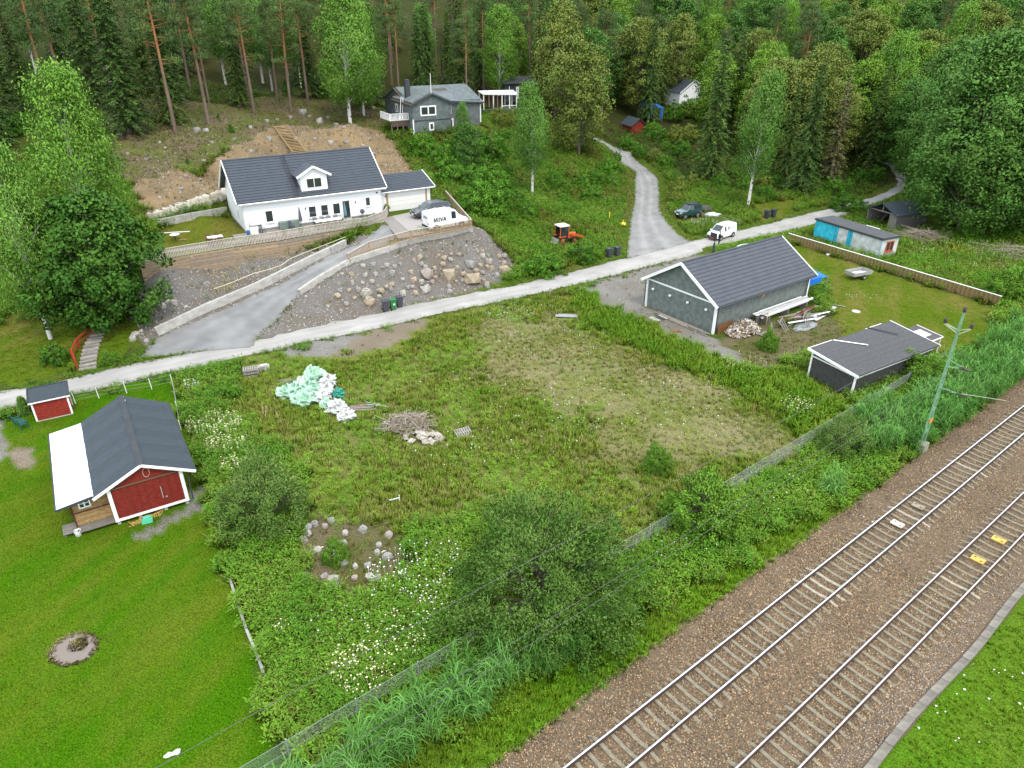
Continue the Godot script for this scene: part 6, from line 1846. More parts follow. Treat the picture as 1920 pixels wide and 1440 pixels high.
	part(tr, "loader_arm", B.new().bar(Vector3(.6, 1.1, .5), Vector3(2.6, .5, .5), .1, .14).bar(Vector3(.6, 1.1, -.5), Vector3(2.6, .5, -.5), .1, .14).bar(Vector3(2.6, .5, -.55), Vector3(2.6, .5, .55), .1, .1), org)
	part(tr, "rear_bucket", B.new().prism([Vector2(-2.0, .2), Vector2(-1.3, .2), Vector2(-1.3, .75), Vector2(-1.42, .75), Vector2(-1.5, .32), Vector2(-2.0, .32)], 1.3, Basis(), Vector3(0, 0, .65)), mat("galvanised", Color(.45, .45, .44), .5, "", .5))
	# box trailer
	var tl := thing("box_trailer", "small galvanised box trailer with pale boards on the mown grass", "trailer", hit(1607, 521), yaw(hit(1585, 516), hit(1632, 508)))
	var gal := mat("galvanised", Color(.45, .45, .44), .5, "", .5)
	part(tl, "floor", B.new().box(Vector3(0, .5, 0), Vector3(2.6, .06, 1.4)), mat("ply", Color(.3, .28, .24)))
	for s in [1, -1]:
		part(tl, "side_panel", B.new().box(Vector3(0, .7, s * .7), Vector3(2.62, .4, .04)), gal)
		part(tl, "end_panel", B.new().box(Vector3(s * 1.3, .702, 0), Vector3(.04, .4, 1.38)), gal)
		var wl := part(tl, "wheel", B.new().tube([Vector3(0, 0, -.08), Vector3(0, 0, .08)], .28, .28, 14), mat("tyre_rubber", Color(.025, .025, .026), .9, ""), Vector3(.1, .28, s * .82))
		part(wl, "rim", B.new().tube([Vector3(0, 0, s * .06), Vector3(0, 0, s * .1)], .15, .14, 10), gal)
		part(tl, "tail_light", B.new().box(Vector3(-1.34, .45, s * .55), Vector3(.05, .1, .2)), glass("tail_red", Color(.25, .01, .01), .2))
	part(tl, "drawbar", B.new().bar(Vector3(1.3, .45, .3), Vector3(2.3, .42, 0), .07, .07).bar(Vector3(1.3, .45, -.3), Vector3(2.3, .42, 0), .07, .07), gal)
	for i in 4: part(tl, "board", B.new().bar(Vector3(-.9 + i * .1, .58 + .04 * i, -.4 + i * .22), Vector3(.8, .6 + .04 * i, -.3 + i * .2), .14, .04), mat("white_trim", Color(.80, .80, .79), 0.5, ""))

func bin(label: String, at: Vector3, turn: float, c: Color, key: String, group := "") -> Node3D:
	var o := thing("wheeled_bin", label, "bin", at, turn, group)
	var m := mat(key, c, .5, "")
	var b := B.new()
	for s in 4:
		var a := s * PI / 2 + PI / 4
		var a2 := a + PI / 2
		var lo := Vector3(cos(a) * .33, .06, sin(a) * .33)
		var lo2 := Vector3(cos(a2) * .33, .06, sin(a2) * .33)
		var hi := Vector3(cos(a) * .42, 1.02, sin(a) * .42)
		var hi2 := Vector3(cos(a2) * .42, 1.02, sin(a2) * .42)
		b.quad(lo2, lo, hi, hi2)
	part(o, "body", b, m)
	part(o, "lid", B.new().prism([Vector2(-.34, 1.02), Vector2(.34, 1.02), Vector2(.34, 1.06), Vector2(.1, 1.13), Vector2(-.34, 1.1)], .66, Basis(), Vector3(0, 0, .33)), m)
	part(o, "handle", B.new().bar(Vector3(-.4, 1.02, -.25), Vector3(-.4, 1.02, .25), .04, .04), m)
	for s in [1, -1]: part(o, "wheel", B.new().tube([Vector3(-.28, .1, s * .27), Vector3(-.28, .1, s * .32)], .1, .1, 10), mat("tyre_rubber", Color(.025, .025, .026), .9, ""))
	return o

func build_fences() -> void:
	# brown picket fence with white cap
	var a := gp(1476, 453, 0)
	var b := gp(1872, 575, 0)
	var o := thing("picket_fence", "brown vertical-slat fence with white cap rail between lawn and site hut", "fence")
	var t := yaw(a, b)
	var L := a.distance_to(b)
	var sl := [B.new().box(Vector3(0, .58, 0), Vector3(.1, 1.02, .022)).mesh(), B.new().box(Vector3(0, .57, 0), Vector3(.105, 1.0, .022)).mesh()]
	var tone := [mat("picket_a", Color(.25, .165, .075), .85, ""), mat("picket_b", Color(.19, .125, .06), .85, ""), mat("picket_c", Color(.29, .195, .095), .85, "")]
	var n := int(L / .155)
	var side := Vector3(sin(t), 0, cos(t))
	for i in n: part(o, "slat", sl[i % 2], tone[(i * 7) % 3], a.lerp(b, (i + .5) / n) + side * .04, t)
	for i in int(L / 2.4) + 1: part(o, "post", B.new().box(Vector3(0, .55, 0), Vector3(.09, 1.1, .09)), tone[1], a.lerp(b, minf(1.0, i * 2.4 / L)) - side * .05, t)
	for y in [.3, .85]: part(o, "rail", B.new().bar(a + Vector3(0, y, 0), b + Vector3(0, y, 0), .04, .08), tone[1])
	part(o, "cap_rail", B.new().bar(a + Vector3(0, 1.115, 0), b + Vector3(0, 1.115, 0), .15, .035), mat("white_trim", Color(.80, .80, .79), 0.5, ""))
	# wire fence along the railway
	var w := thing("wire_fence", "low grey wire-mesh fence on thin metal posts along the railway", "fence")
	var gal := mat("fence_zinc", Color(.34, .36, .36), .5, "", .3)
	var v0 := -19.75
	var pst := B.new().tube([Vector3(0, -.2, 0), Vector3(0, 1.42, 0)], .032, .032, 6).mesh()
	for i in 20:
		var q := tp(4.3 + i * 3.02, v0)
		part(w, "post", pst, gal, Vector3(q.x, hgt(q.x, q.z), q.z))
	var net := B.new()
	var u := -2.0
	while u < 61.0:
		for s in [1, -1]:
			var p := tp(u + (0.0 if s == 1 else 1.25), v0)
			var q := tp(u + (1.25 if s == 1 else 0.0), v0)
			net.tube([p + Vector3(0, hgt(p.x, p.z) + .05, 0), q + Vector3(0, hgt(q.x, q.z) + 1.32, 0)], .0028, .0028, 3, false)
		u += .085
	var m := part(w, "wire_net", net, gal)
	m.set_meta("kind", "stuff")
	for y in [.06, .7, 1.34]: part(w, "line_wire", B.new().bar(tp(-2, v0, y), tp(61, v0, y), .012, .012), gal)
	# thin white posts round the barn lawn
	var wf := thing("post_wire_fence", "thin white posts with wires along the road edge of the barn lawn", "fence")
	var pts := []
	for q in [[142, 757], [186, 747], [238, 737], [285, 730], [325, 722], [334, 770], [340, 806]]: pts.append(hit(q[0], q[1]))
	for i in pts.size():
		part(wf, "post", B.new().tube([pts[i] + Vector3(0, -.1, 0), pts[i] + Vector3(-.05, .95 if i < 5 else .8, 0)], .032, .028, 6), mat("white_trim", Color(.80, .80, .79), 0.5, ""))
		if i > 0:
			for y in [.3, .6, .88]: part(wf, "wire", B.new().bar(pts[i - 1] + Vector3(0, y, 0), pts[i] + Vector3(0, y, 0), .012, .012), gal)
	# red handrail and stone steps
	var red := mat("rail_red", Color(.36, .045, .02), .6, "blotch")
	var rr := thing("handrail", "red painted timber handrail curving along the stone garden steps", "handrail")
	var rp := []
	for q in [[146, 693], [139, 676], [150, 654], [177, 630], [180, 612]]: rp.append(hit(q[0], q[1]))
	for i in rp.size():
		part(rr, "post", B.new().box(rp[i] + Vector3(0, .42, 0), Vector3(.13, 1.0, .13)), red)
		if i > 0:
			part(rr, "top_rail", B.new().bar(rp[i - 1] + Vector3(0, .95, 0), rp[i] + Vector3(0, .95, 0), .14, .1), red)
			part(rr, "middle_rail", B.new().bar(rp[i - 1] + Vector3(0, .5, 0), rp[i] + Vector3(0, .5, 0), .06, .1), red)
	var ss := thing("stone_steps", "grey stone garden steps beside the red handrail", "steps")
	for i in 13:
		var p := hit(157 + i * 2.6 - 8 * sin(i * .26), 692 - i * 7.2)
		part(ss, "step", B.new().box(p + Vector3(.35, .03, 0), Vector3(1.3, .16, .42), Basis(Vector3.UP, .5 + .05 * (i % 3))), mat(["step_a", "step_b"][i % 2], [Color(.33, .30, .27), Color(.42, .39, .36)][i % 2], .9, "dirty"))
	# pale boards edging the lawn
	var eb := thing("lawn_edging", "pale weathered boards edging the lawn beside the nettles", "edging")
	var ep := [hit(433, 1092), hit(448, 1140), hit(463, 1185), hit(480, 1225), hit(496, 1268)]
	for i in 4: part(eb, "board", B.new().bar(ep[i] + Vector3(0, .12, 0), ep[i].lerp(ep[i + 1], .96) + Vector3(0, .12, 0), .12, .26), mat(["edging_a", "edging_b"][i % 2], [Color(.50, .48, .44), Color(.36, .35, .31)][i % 2], .9, "dirty"))
	# a rope along the driveway wall
	var rope := []
	for q in [[404, 557], [425, 550], [455, 538], [478, 528], [500, 522], [530, 512], [545, 501], [570, 490], [600, 478], [630, 466], [650, 458]]: rope.append(hit(q[0], q[1]) + Vector3(0, .85, 0))
	var rc := resample(rope, 60)
	var ro := thing("rope_line", "pale rope hung on short stakes above the driveway wall", "rope")
	part(ro, "rope", B.new().tube(rc, .035, .035, 5), mat("rope_pale", Color(.60, .57, .40), .9, ""))
	for i in range(0, rope.size(), 2): part(ro, "stake", B.new().box(rope[i] + Vector3(0, -.45, 0), Vector3(.06, .95, .06)), mat("weathered_post", Color(.44, .36, .28), 0.8, "wood"))

func build_mast() -> void:
	var p := gp(1725, 845, .35)
	p.y = hgt(p.x, p.z)
	var ang := atan2(-TD.y, TD.x)
	var gr := mat("mast_green", Color(.19, .36, .21), .6, "blotch")
	var dk := mat("insulator_dark", Color(.07, .05, .05), .35, "")
	var o := thing("catenary_mast", "tall light green lattice railway mast on a concrete block", "mast", p, ang)
	part(o, "foundation", B.new().box(Vector3(0, .25, 0), Vector3(.75, .9, .62)), mat("mossy_concrete", Color(.33, .34, .26), .9, "dirty"))
	for s in [-1, 1]: part(o, "leg", B.new().bar(Vector3(s * .27, .6, 0), Vector3(s * .1, 9.4, 0), .09, .1, Vector3.RIGHT), gr)
	for i in 9:
		var y := 1.6 + i * .85
		var w := lerpf(.27, .1, (y - .6) / 8.8)
		part(o, "batten_plate", B.new().box(Vector3(0, y, 0), Vector3(w * 2, .22, .06)), gr)
	part(o, "top_pole", B.new().bar(Vector3(0, 9.2, 0), Vector3(0, 10.1, 0), .12, .12, Vector3.RIGHT), gr)
	part(o, "cross_arm", B.new().bar(Vector3(0, 8.9, 0), Vector3(-.35, 9.35, .75), .05, .06).bar(Vector3(0, 8.6, 0), Vector3(-.35, 9.3, .75), .05, .06).bar(Vector3(0, 8.9, 0), Vector3(.25, 9.0, -.95), .05, .06).bar(Vector3(0, 8.7, 0), Vector3(.25, 8.95, -.95), .05, .06), mat("arm_pale", Color(.45, .50, .33), .6, ""))
	for q in [Vector3(-.35, 9.35, .75), Vector3(.25, 9.0, -.95), Vector3(0, 10.1, 0)]:
		part(o, "insulator", B.new().lathe([Vector2(.03, 0), Vector2(.13, .05), Vector2(.07, .1), Vector2(.13, .17), Vector2(.07, .22), Vector2(.12, .28), Vector2(.03, .36)], 10, q), dk)
	for q in [[6.9, .9, -.3], [6.4, .5, .55], [4.9, .95, .25]]:
		part(o, "bracket", B.new().bar(Vector3(0, q[0], 0), Vector3(q[2], q[0] - .1, q[1]), .05, .05), gr)
		part(o, "bracket_insulator", B.new().tube([Vector3(q[2], q[0] - .1, q[1]), Vector3(q[2] * 1.5, q[0] - .15, q[1] * 1.6)], .07, .07, 8), dk)
	part(o, "warning_sign", B.new().box(Vector3(0, 2.45, .09), Vector3(.5, .26, .02)), mat("sign_orange", Color(.62, .25, .02), .5, ""))
	part(o, "stay_wire", B.new().bar(Vector3(.3, 4.7, .6), Vector3(.3, 5.4, 3.6), .025, .025), mat("wire_pale", Color(.5, .5, .4), .5, ""))
	# overhead wires
	var wm := mat("wire_grey", Color(.12, .12, .115), .5, "", .3)
	for q in [[1161, 1080, 4.8, "lower", -14.3], [1195, 1080, 4.7, "second", -13.9], [500, 1325, 9.3, "upper", -14.6]]:
		# each hangs parallel to the track at the height of its insulator
		var r := ray(q[0], q[1])
		var best := 0.0
		var vv: float = q[4]
		var tt: float = vv / (r.x * TN.x + r.z * TN.y)
		best = CAM_H + r.y * tt
		solo("overhead_wire", "%s thin grey wire strung along the railway to the green mast" % q[3], "wire", B.new().bar(tp(-25, vv, best), tp(46.5, vv, best), .012, .012), wm)
	# pole by the grey house
	var up := hit(829, 150)
	var uo := thing("utility_pole", "wooden utility pole behind the grey house roof", "pole", up)
	part(uo, "pole", B.new().tube([Vector3(0, -.3, 0), Vector3(0, 8.2, 0)], .16, .11, 8), mat("pole_wood", Color(.26, .17, .11), .9, "wood"))
	part(uo, "collar", B.new().box(Vector3(0, .6, 0), Vector3(.5, 1.2, .4)), mat("pale_block", Color(.5, .48, .44)))
	part(uo, "cable", B.new().bar(Vector3(0, 6.6, 0), Vector3(17, 3.6, -2), .03, .03), wm)

func build_rocks() -> void:
	var tan_ := [mat("rock_tan", Color(.44, .36, .26), .95, "dirty"), mat("rock_grey", Color(.35, .335, .31), .95, "dirty"), mat("rock_pink", Color(.39, .33, .29), .95, "dirty"), mat("rock_pale", Color(.47, .435, .385), .95, "dirty")]
	var say := ["tan", "grey", "pinkish", "pale"]
	var k := 0
	var sets := [["boulder on the stony bank below the parking", "boulders on the stony bank", [885,527,38, 842,520,30, 882,499,23, 917,494,18, 905,482,15, 921,505,14, 946,510,24, 945,482,14, 800,517,25, 797,545,23, 775,527,16, 770,512,14, 735,515,15, 698,530,11, 688,554,24, 694,570,24, 633,557,15, 638,546,12, 650,572,13, 755,552,15, 715,547,14, 725,540,12, 740,502,11, 718,503,10, 685,517,12, 830,497,13, 815,505,11, 790,497,11, 860,478,11, 845,488,12, 822,480,9, 776,490,9, 660,530,10, 672,545,11, 705,515,11, 655,545,10, 735,535,13, 765,540,12, 640,585,10, 615,575,9, 665,560,10, 868,515,13, 930,518,13, 905,527,14, 790,530,12, 900,500,12, 945,495,11, 770,470,8, 810,530,12, 755,525,10]],
		["stone in the ring of stones on the meadow", "stones of the meadow ring", [549,1012,18, 569,1016,16, 577,993,16, 577,1003,14, 591,985,13, 610,989,12, 621,979,14, 648,1002,13, 681,996,16, 730,1005,15, 711,1025,12, 708,1038,12, 727,1046,18, 633,1021,14, 645,1022,14, 596,1035,15, 627,1092,22, 610,1086,16, 627,1108,22, 694,1085,15, 707,1088,18, 571,1080,14, 646,1059,14, 666,1064,12, 690,1062,12, 665,1085,12]],
		["stone on the brown slope among the pines", "stones on the brown slope", [370,247,15, 386,247,12, 383,304,9, 349,332,8, 568,214,17, 600,230,15, 630,236,10, 500,229,9, 225,254,9, 310,278,6, 580,220,8, 398,268,7, 440,262,8, 470,240,8, 520,226,8, 545,222,9, 275,300,7, 300,268,6, 615,222,9, 645,240,9, 8,228,20, 700,205,9, 720,222,9, 240,290,7, 430,330,8, 470,285,9, 505,262,10, 555,262,10, 590,262,9, 620,270,11, 650,268,9, 680,275,10, 700,290,9, 300,372,8, 340,356,9, 375,338,8]],
		["pale stone beside the foot of the driveway wall", "stones by the driveway wall", [312,567,14, 328,569,13, 305,577,18, 348,577,10, 255,628,13, 249,638,14, 265,622,9, 275,640,10]]]
	for j in 38:
		var qx := rng.randf_range(640, 950)
		sets[0][2].append_array([qx, rng.randf_range(500, 575) - (qx - 640) * .12, rng.randf_range(7, 14)])
	for s in sets:
		for i in range(0, s[2].size(), 3):
			var p := hit(s[2][i], s[2][i + 1])
			var d := Vector3(p.x, p.y - CAM_H, p.z).length()
			var w: float = s[2][i + 2] * d / FPX * 1.05
			var b := B.new()
			rock(b, Vector3(0, w * .16, 0), Vector3(w, w * rng.randf_range(.55, .85), w * rng.randf_range(.7, 1.0)) * (1.25 if s[1] == "stones of the meadow ring" else 1.0), 100 + k, 6)
			var m: int = [0, 0, 1, 2, 3][k % 5] if s[1] == "boulders on the stony bank" else [1, 2, 1, 3][k % 4]
			if s[1] == "stones by the driveway wall": m = 3
			solo("boulder", (say[m] + " " + s[0]) if not s[0].begins_with("pale") else s[0], "stone", b, tan_[m], p, 0, (say[m] + " " + s[1]))
			k += 1
	# gravel and small stones on the banks
	var st := B.new()
	rock(st, Vector3.ZERO, Vector3(1, .75, .85), 9, 5)
	var xs := []
	var cs := []
	for q in [[RUBBLE, 3600], [SAND, 4200], [HEATH, 500], [DRY, 900], [GRAVEL, 900]]:
		var n: int = q[1]
		var tries := 0
		while n > 0 and tries < 400000:
			tries += 1
			var x := rng.randf_range(-50, 45)
			var z := rng.randf_range(-120, -44)
			if zone(x, z) != q[0] or blocked(Vector2(x, z)): continue
			n -= 1
			var s := rng.randf_range(.06, .2) * (1.5 if rng.randf() < .12 else 1.0) * (.6 if q[0] in [DRY, GRAVEL] else 1.0)
			xs.append(Transform3D(Basis(Quaternion(rdir(rng), rng.randf() * TAU)).scaled(Vector3.ONE * s), Vector3(x, hgt(x, z) + s * .1, z)))
			cs.append([Color(.30, .28, .265), Color(.34, .29, .23), Color(.25, .24, .23), Color(.38, .35, .31), Color(.31, .27, .23)][rng.randi() % 5] * rng.randf_range(.8, 1.2))
	stuff("loose_stones", "loose small stones and gravel on the banks and bare patches", "gravel", st.mesh(), vmat("stone_mix", .95), xs, cs)
	# white broken rock face behind the terrace lawn
	var rw := thing("rock_face", "pale broken rock face behind the terrace lawn", "rock")
	for i in 12:
		var p := hit(290 + i * 12.5, 414 - i * 4.2)
		var b := B.new()
		rock(b, p + Vector3(0, .35, 0), Vector3(1.7, 1.5, 1.1), 300 + i, 6)
		part(rw, "stone", b, mat("rock_cream", Color(.60, .55, .46), .95, "dirty"))

func plank_pile(o: Node, n: int, L: float, m: Material, w := .15, seed_ := 1, jitter := .3) -> void:
	var r := RandomNumberGenerator.new()
	r.seed = seed_
	for i in n:
		var x := r.randf_range(-jitter, jitter)
		part(o, "plank", B.new().bar(Vector3(x - L / 2, .06 + .045 * int(i / 4), -.35 + .19 * (i % 4) + r.randf_range(-.05, .05)), Vector3(x + L / 2 * r.randf_range(.8, 1.05), .06 + .045 * int(i / 4), -.35 + .19 * (i % 4) + r.randf_range(-.15, .15)), w, .035), m)

func pallet(label: String, at: Vector3, turn: float, tilt := 0.0, group := "") -> Node3D:
	var o := thing("pallet", label, "pallet", at, turn, group)
	o.rotation.x = tilt
	var m := mat("pallet_grey", Color(.44, .41, .37), .9, "wood")
	for i in 7: part(o, "slat", B.new().box(Vector3(-.54 + i * .18, .13, 0), Vector3(.11, .024, .8)), m)
	for z in [-.36, 0.0, .36]: part(o, "bearer", B.new().box(Vector3(0, .07, z), Vector3(1.2, .09, .1)), m)
	return o

func build_clutter() -> void:
	var white := mat("white_trim", Color(.80, .80, .79), 0.5, "")
	var dark := mat("dark_metal", Color(.05, .055, .06), 0.5, "")
	var greyw := mat("grey_boards", Color(.30, .28, .25), .9, "wood")
	# bins
	bin("dark grey wheeled bin next to the green bin by the stony bank", hit(724, 583), .4, Color(.055, .06, .075), "bin_grey", "grey bins by the stony bank")
	var gb := bin("green wheeled bin with white emblem between two grey bins", hit(738, 580), .4, Color(.03, .16, .05), "bin_green")
	lettering(gb, "H", .34, white, Vector3(.03, .62, .31), 0)
	bin("dark grey wheeled bin next to the green bin by the stony bank", hit(750, 575), .4, Color(.055, .06, .075), "bin_grey", "grey bins by the stony bank")
	for q in [[1142, 482], [1157, 479]]: bin("dark grey wheeled bin at the mouth of the gravel track", hit(q[0], q[1]), .5, Color(.055, .06, .075), "bin_grey", "bins at the gravel track")
	for q in [[1437, 409], [1449, 407]]: bin("dark wheeled bin beside the village road under the birch", hit(q[0], q[1]), .5, Color(.04, .045, .06), "bin_dark", "bins under the birch")
	# rubbish bags on the lot
	var gm := mat("bag_green", Color(.48, .74, .56), .45, "dirty", 0, 3.0)
	var wm := mat("bag_white", Color(.70, .71, .69), .5, "dirty", 0, 3.0)
	var tm := mat("bag_teal", Color(.05, .36, .26), .45, "dirty", 0, 3.0)
	var i := 0
	for q in [[538,744,30,0], [552,738,26,0], [571,757,34,0], [590,716,38,0], [592,741,32,0], [577,734,28,0], [613,764,22,0], [635,743,20,2], [568,726,26,1], [617,722,28,1], [613,742,30,1], [584,702,20,1], [633,772,32,1], [654,786,26,1], [643,788,22,1], [604,752,24,1], [556,752,24,0], [600,706,22,1], [580,752,22,1]]:
		var p := hit(q[0], q[1])
		var d := Vector3(p.x, p.y - CAM_H, p.z).length()
		var w: float = q[2] * d / FPX * 1.05
		var o := thing("rubbish_bag", ["crumpled pale green rubbish bag in the heap on the lot", "crumpled white rubbish bag in the heap on the lot", "dark teal rubbish bag at the edge of the heap on the lot"][q[3]], "bag", p, i * 1.3, ["green rubbish bags", "white rubbish bags", ""][q[3]])
		part(o, "sack", facet(blob(B.new(), Vector3(0, w * .28, 0), Vector3(w, w * .72, w * .9), 500 + i, .42, 20, 13)), [gm, wm, tm][q[3]])
		part(o, "gathered_top", B.new().tube([Vector3(.05, w * .62, 0), Vector3(.1, w * .78, .06), Vector3(.2, w * .86, .05)], w * .12, w * .05, 7), [gm, wm, tm][q[3]])
		i += 1
	var bb := thing("plank_bundle", "grey planks sticking out of the rubbish bags", "planks", hit(556, 716), .2)
	plank_pile(bb, 6, 2.6, greyw, .16, 4)
	for q in [[466, 694, .3, "pale pallet topmost of the stack in the tall grass", .55], [470, 700, .35, "pale pallet in the middle of the stack in the tall grass", .28], [474, 706, .3, "pale pallet at the bottom of the stack in the tall grass", .0]]:
		var p := hit(472, 704)
		pallet(q[3], p + Vector3(0, q[4], 0), q[2])
	solo("paving_stack", "pale paving blocks stacked beside the pallets in the grass", "paving", B.new().box(Vector3(0, .2, 0), Vector3(1.2, .4, .5), Basis(Vector3.UP, .3)).box(Vector3(.2, .47, .05), Vector3(.6, .14, .4), Basis(Vector3.UP, .5)), mat("pale_block", Color(.5, .48, .44)), hit(492, 694))
	pallet("weathered grey pallet lying alone in the meadow grass", hit(868, 812), .5, .25)
	for q in [[493, 768, 1.9], [499, 775, 1.85], [520, 782, 2.0]]: solo("timber_stake", "pale timber batten lying in the grass near the bags", "timber", B.new().bar(Vector3(-.9, .12, 0), Vector3(.9, .16, 0), .1, .07), mat("batten_tan", Color(.48, .37, .25), .85, "wood"), hit(q[0], q[1]), q[2], "battens near the bags")
	var sl := thing("board_heap", "flat heap of mixed boards beside the white bags", "boards", hit(680, 766), .15)
	plank_pile(sl, 7, 1.7, mat("boards_mixed", Color(.36, .29, .25), .85, "wood"), .2, 9)
	for k in 2: solo("metal_pipe", "thin pale green pipe lying in the grass beside the boards", "pipe", B.new().tube([Vector3(-.9, .12, 0), Vector3(.9, .1, 0)], .03, .03, 6), mat("pipe_green", Color(.40, .55, .48), .5, ""), hit(706 + k * 3, 760 + k * 3), -.35 + k * .1, "pipes beside the boards")
	# branch heap with rubble
	brush("brush_heap", "heap of dry grey branches and laths in the middle of the lot", hit(768, 800), 2.0, .9, 190, 11)
	brush("brush_heap", "broad heap of dry grey branches beside the open shed", hit(1722, 448), 3.4, 1.2, 210, 12)
	brush("brush_heap", "low heap of dry grey branches at the alder row", hit(1890, 478), 4.2, 1.0, 210, 13)
	var rb := thing("rubble_heap", "heap of broken pale concrete slabs below the dry branches", "rubble", hit(793, 824))
	var r := RandomNumberGenerator.new()
	r.seed = 77
	for k in 46:
		var a := r.randf() * TAU
		var dd := sqrt(r.randf())
		var b := B.new().box(Vector3.ZERO, Vector3(r.randf_range(.2, .5), r.randf_range(.06, .14), r.randf_range(.18, .36)), Basis.from_euler(Vector3(r.randfn() * .5, r.randf() * TAU, r.randfn() * .5)))
		part(rb, "slab_piece", b, mat(["rubble_a", "rubble_b", "rubble_c"][k % 3], [Color(.50, .45, .38), Color(.42, .37, .31), Color(.56, .52, .46)][k % 3], .95, "dirty"), Vector3(cos(a) * dd * 1.4, .1 + .45 * (1 - dd), sin(a) * dd * .9))
	# around the grey garage
	var A := gp(1336, 626, 0)
	var t := yaw(Vector3.ZERO, Vector3(.812, 0, -.583))
	var at := func(x: float, z: float, y := 0.0) -> Vector3:
		var p: Vector3 = A + Basis(Vector3.UP, t) * Vector3(x, 0, z)
		return Vector3(p.x, hgt(p.x, p.z) + y, p.z)
	var fw := thing("firewood_heap", "big heap of split pale birch firewood against the grey garage", "firewood", at.call(2.6, 1.4), t)
	var lg := B.new()
	for k in 420:
		var a := r.randf() * TAU
		var dd := sqrt(r.randf())
		lg.col = [Color(.46, .41, .35), Color(.36, .27, .19), Color(.25, .18, .13), Color(.56, .53, .48), Color(.19, .15, .13)][r.randi() % 5] * r.randf_range(.8, 1.15)
		lg.box(Vector3(cos(a) * dd * 2.0, .1 + 1.0 * (1 - dd * dd) * r.randf_range(.7, 1.1), sin(a) * dd * 1.15), Vector3(r.randf_range(.28, .42), r.randf_range(.06, .12), r.randf_range(.07, .13)), Basis.from_euler(Vector3(r.randfn() * .5, r.randf() * TAU, r.randfn() * .6)))
	var lp := part(fw, "split_logs", lg, vmat("log_mix", .9))
	lp.set_meta("kind", "stuff")
	var ct := thing("lattice_panel", "orange-brown wooden lattice panel leaning behind the firewood", "panel", at.call(1.3, .35), t)
	for k in 11: part(ct, "slat", B.new().box(Vector3(-.95 + k * .19, .5, 0), Vector3(.12, .95, .03)), mat("cedar_slat", Color(.36, .16, .055), .8, "wood"))
	for y in [.15, .5, .85]: part(ct, "rail", B.new().box(Vector3(0, y, -.03), Vector3(2.1, .08, .03)), mat("cedar_slat", Color(.36, .16, .055), .8, "wood"))
	var wp := thing("white_plank_stack", "long white painted planks stacked along the grey garage wall", "planks", at.call(9.6, .9), t)
	for k in 3: part(wp, "trestle", B.new().box(Vector3(-3.2 + k * 3.0, .35, 0), Vector3(.12, .7, 1.1)), greyw)
	for k in 14: part(wp, "plank", B.new().bar(Vector3(-4.4 + .9 * r.randf(), .74 + .06 * int(k / 4), -.5 + .31 * (k % 4)), Vector3(3.0 + 1.5 * r.randf(), .76 + .06 * int(k / 4), -.5 + .31 * (k % 4) + r.randf_range(-.12, .12)), .17, .05), [white, mat("grey_white", Color(.56, .56, .55), .7, "dirty"), white][k % 3])
	var sp := thing("scrap_board_heap", "scattered white and red-brown boards on the bare ground", "boards", at.call(9.0, 2.6), t - .1)
	for k in 26:
		var c := [white, mat("red_brown_board", Color(.26, .085, .055), .8, "wood"), greyw, mat("pallet_grey", Color(.44, .41, .37), .9, "wood")][r.randi() % 4] as Material
		var x := r.randf_range(-2.6, 2.0)
		var z := r.randf_range(-.9, .9)
		part(sp, "board", B.new().bar(Vector3(x, .08 + .02 * k, z), Vector3(x + r.randf_range(1.2, 3.4), .12 + .02 * k, z + r.randf_range(-.7, .7)), r.randf_range(.1, .26), .035), c)
	var wb := thing("white_board_pair", "two long white boards lying on the dry grass", "boards", at.call(13.0, 3.0), t + .12)
	part(wb, "board", B.new().bar(Vector3(-2.2, .08, 0), Vector3(2.2, .08, .1), .45, .05), white)
	part(wb, "board", B.new().bar(Vector3(-2.6, .07, .45), Vector3(1.4, .07, .5), .2, .05), white)
	solo("long_lath", "long grey lath lying beyond the garage corner", "lath", B.new().bar(Vector3(-2.4, .08, 0), Vector3(2.4, .08, 0), .14, .06), mat("pallet_grey", Color(.44, .41, .37), .9, "wood"), hit(1538, 568), -.55)
	for q in [[3.7, 3.1, .0, "grey pallet lying flat below the firewood heap", 0.0], [5.5, 2.5, .7, "grey pallet leaning on edge beside the firewood", 1.1], [6.6, 2.6, .9, "grey pallet leaning on edge beside the scrap boards", 1.0]]: pallet(q[3], at.call(q[0], q[1], .02), t + q[2], q[4])
	for q in [[6.2, 3.6, "grey window frame leaning in the weeds below the firewood"], [8.9, 4.2, "small dark frame lying in the weeds behind the dark shed"]]:
		var fr := thing("old_frame", q[2], "frame", at.call(q[0], q[1]), t + .4)
		fr.rotation.x = -.6
		part(fr, "rail", B.new().box(Vector3(0, .05, 0), Vector3(1.1, .08, .06)).box(Vector3(0, 1.2, 0), Vector3(1.1, .08, .06)), mat("pallet_grey", Color(.44, .41, .37), .9, "wood"))
		for x in [-.52, 0.0, .52]: part(fr, "stile", B.new().box(Vector3(x, .62, 0), Vector3(.08, 1.1, .055)), mat("pallet_grey", Color(.44, .41, .37), .9, "wood"))
	solo("crate_panel", "dark weathered crate side standing between firewood and planks", "crate", B.new().box(Vector3(0, .5, 0), Vector3(1.2, 1.0, .06)).box(Vector3(.55, .5, .3), Vector3(.06, 1.0, .6)), mat("old_crate", Color(.16, .14, .12), .9, "wood"), at.call(4.9, 1.2), t + .3)
	solo("ply_sheet", "pale yellow board standing on edge beside the firewood", "board", B.new().box(Vector3(0, .55, 0), Vector3(.5, 1.1, .05)), mat("ply_yellow", Color(.50, .45, .26), .8), at.call(6.3, 1.3), t + .4)
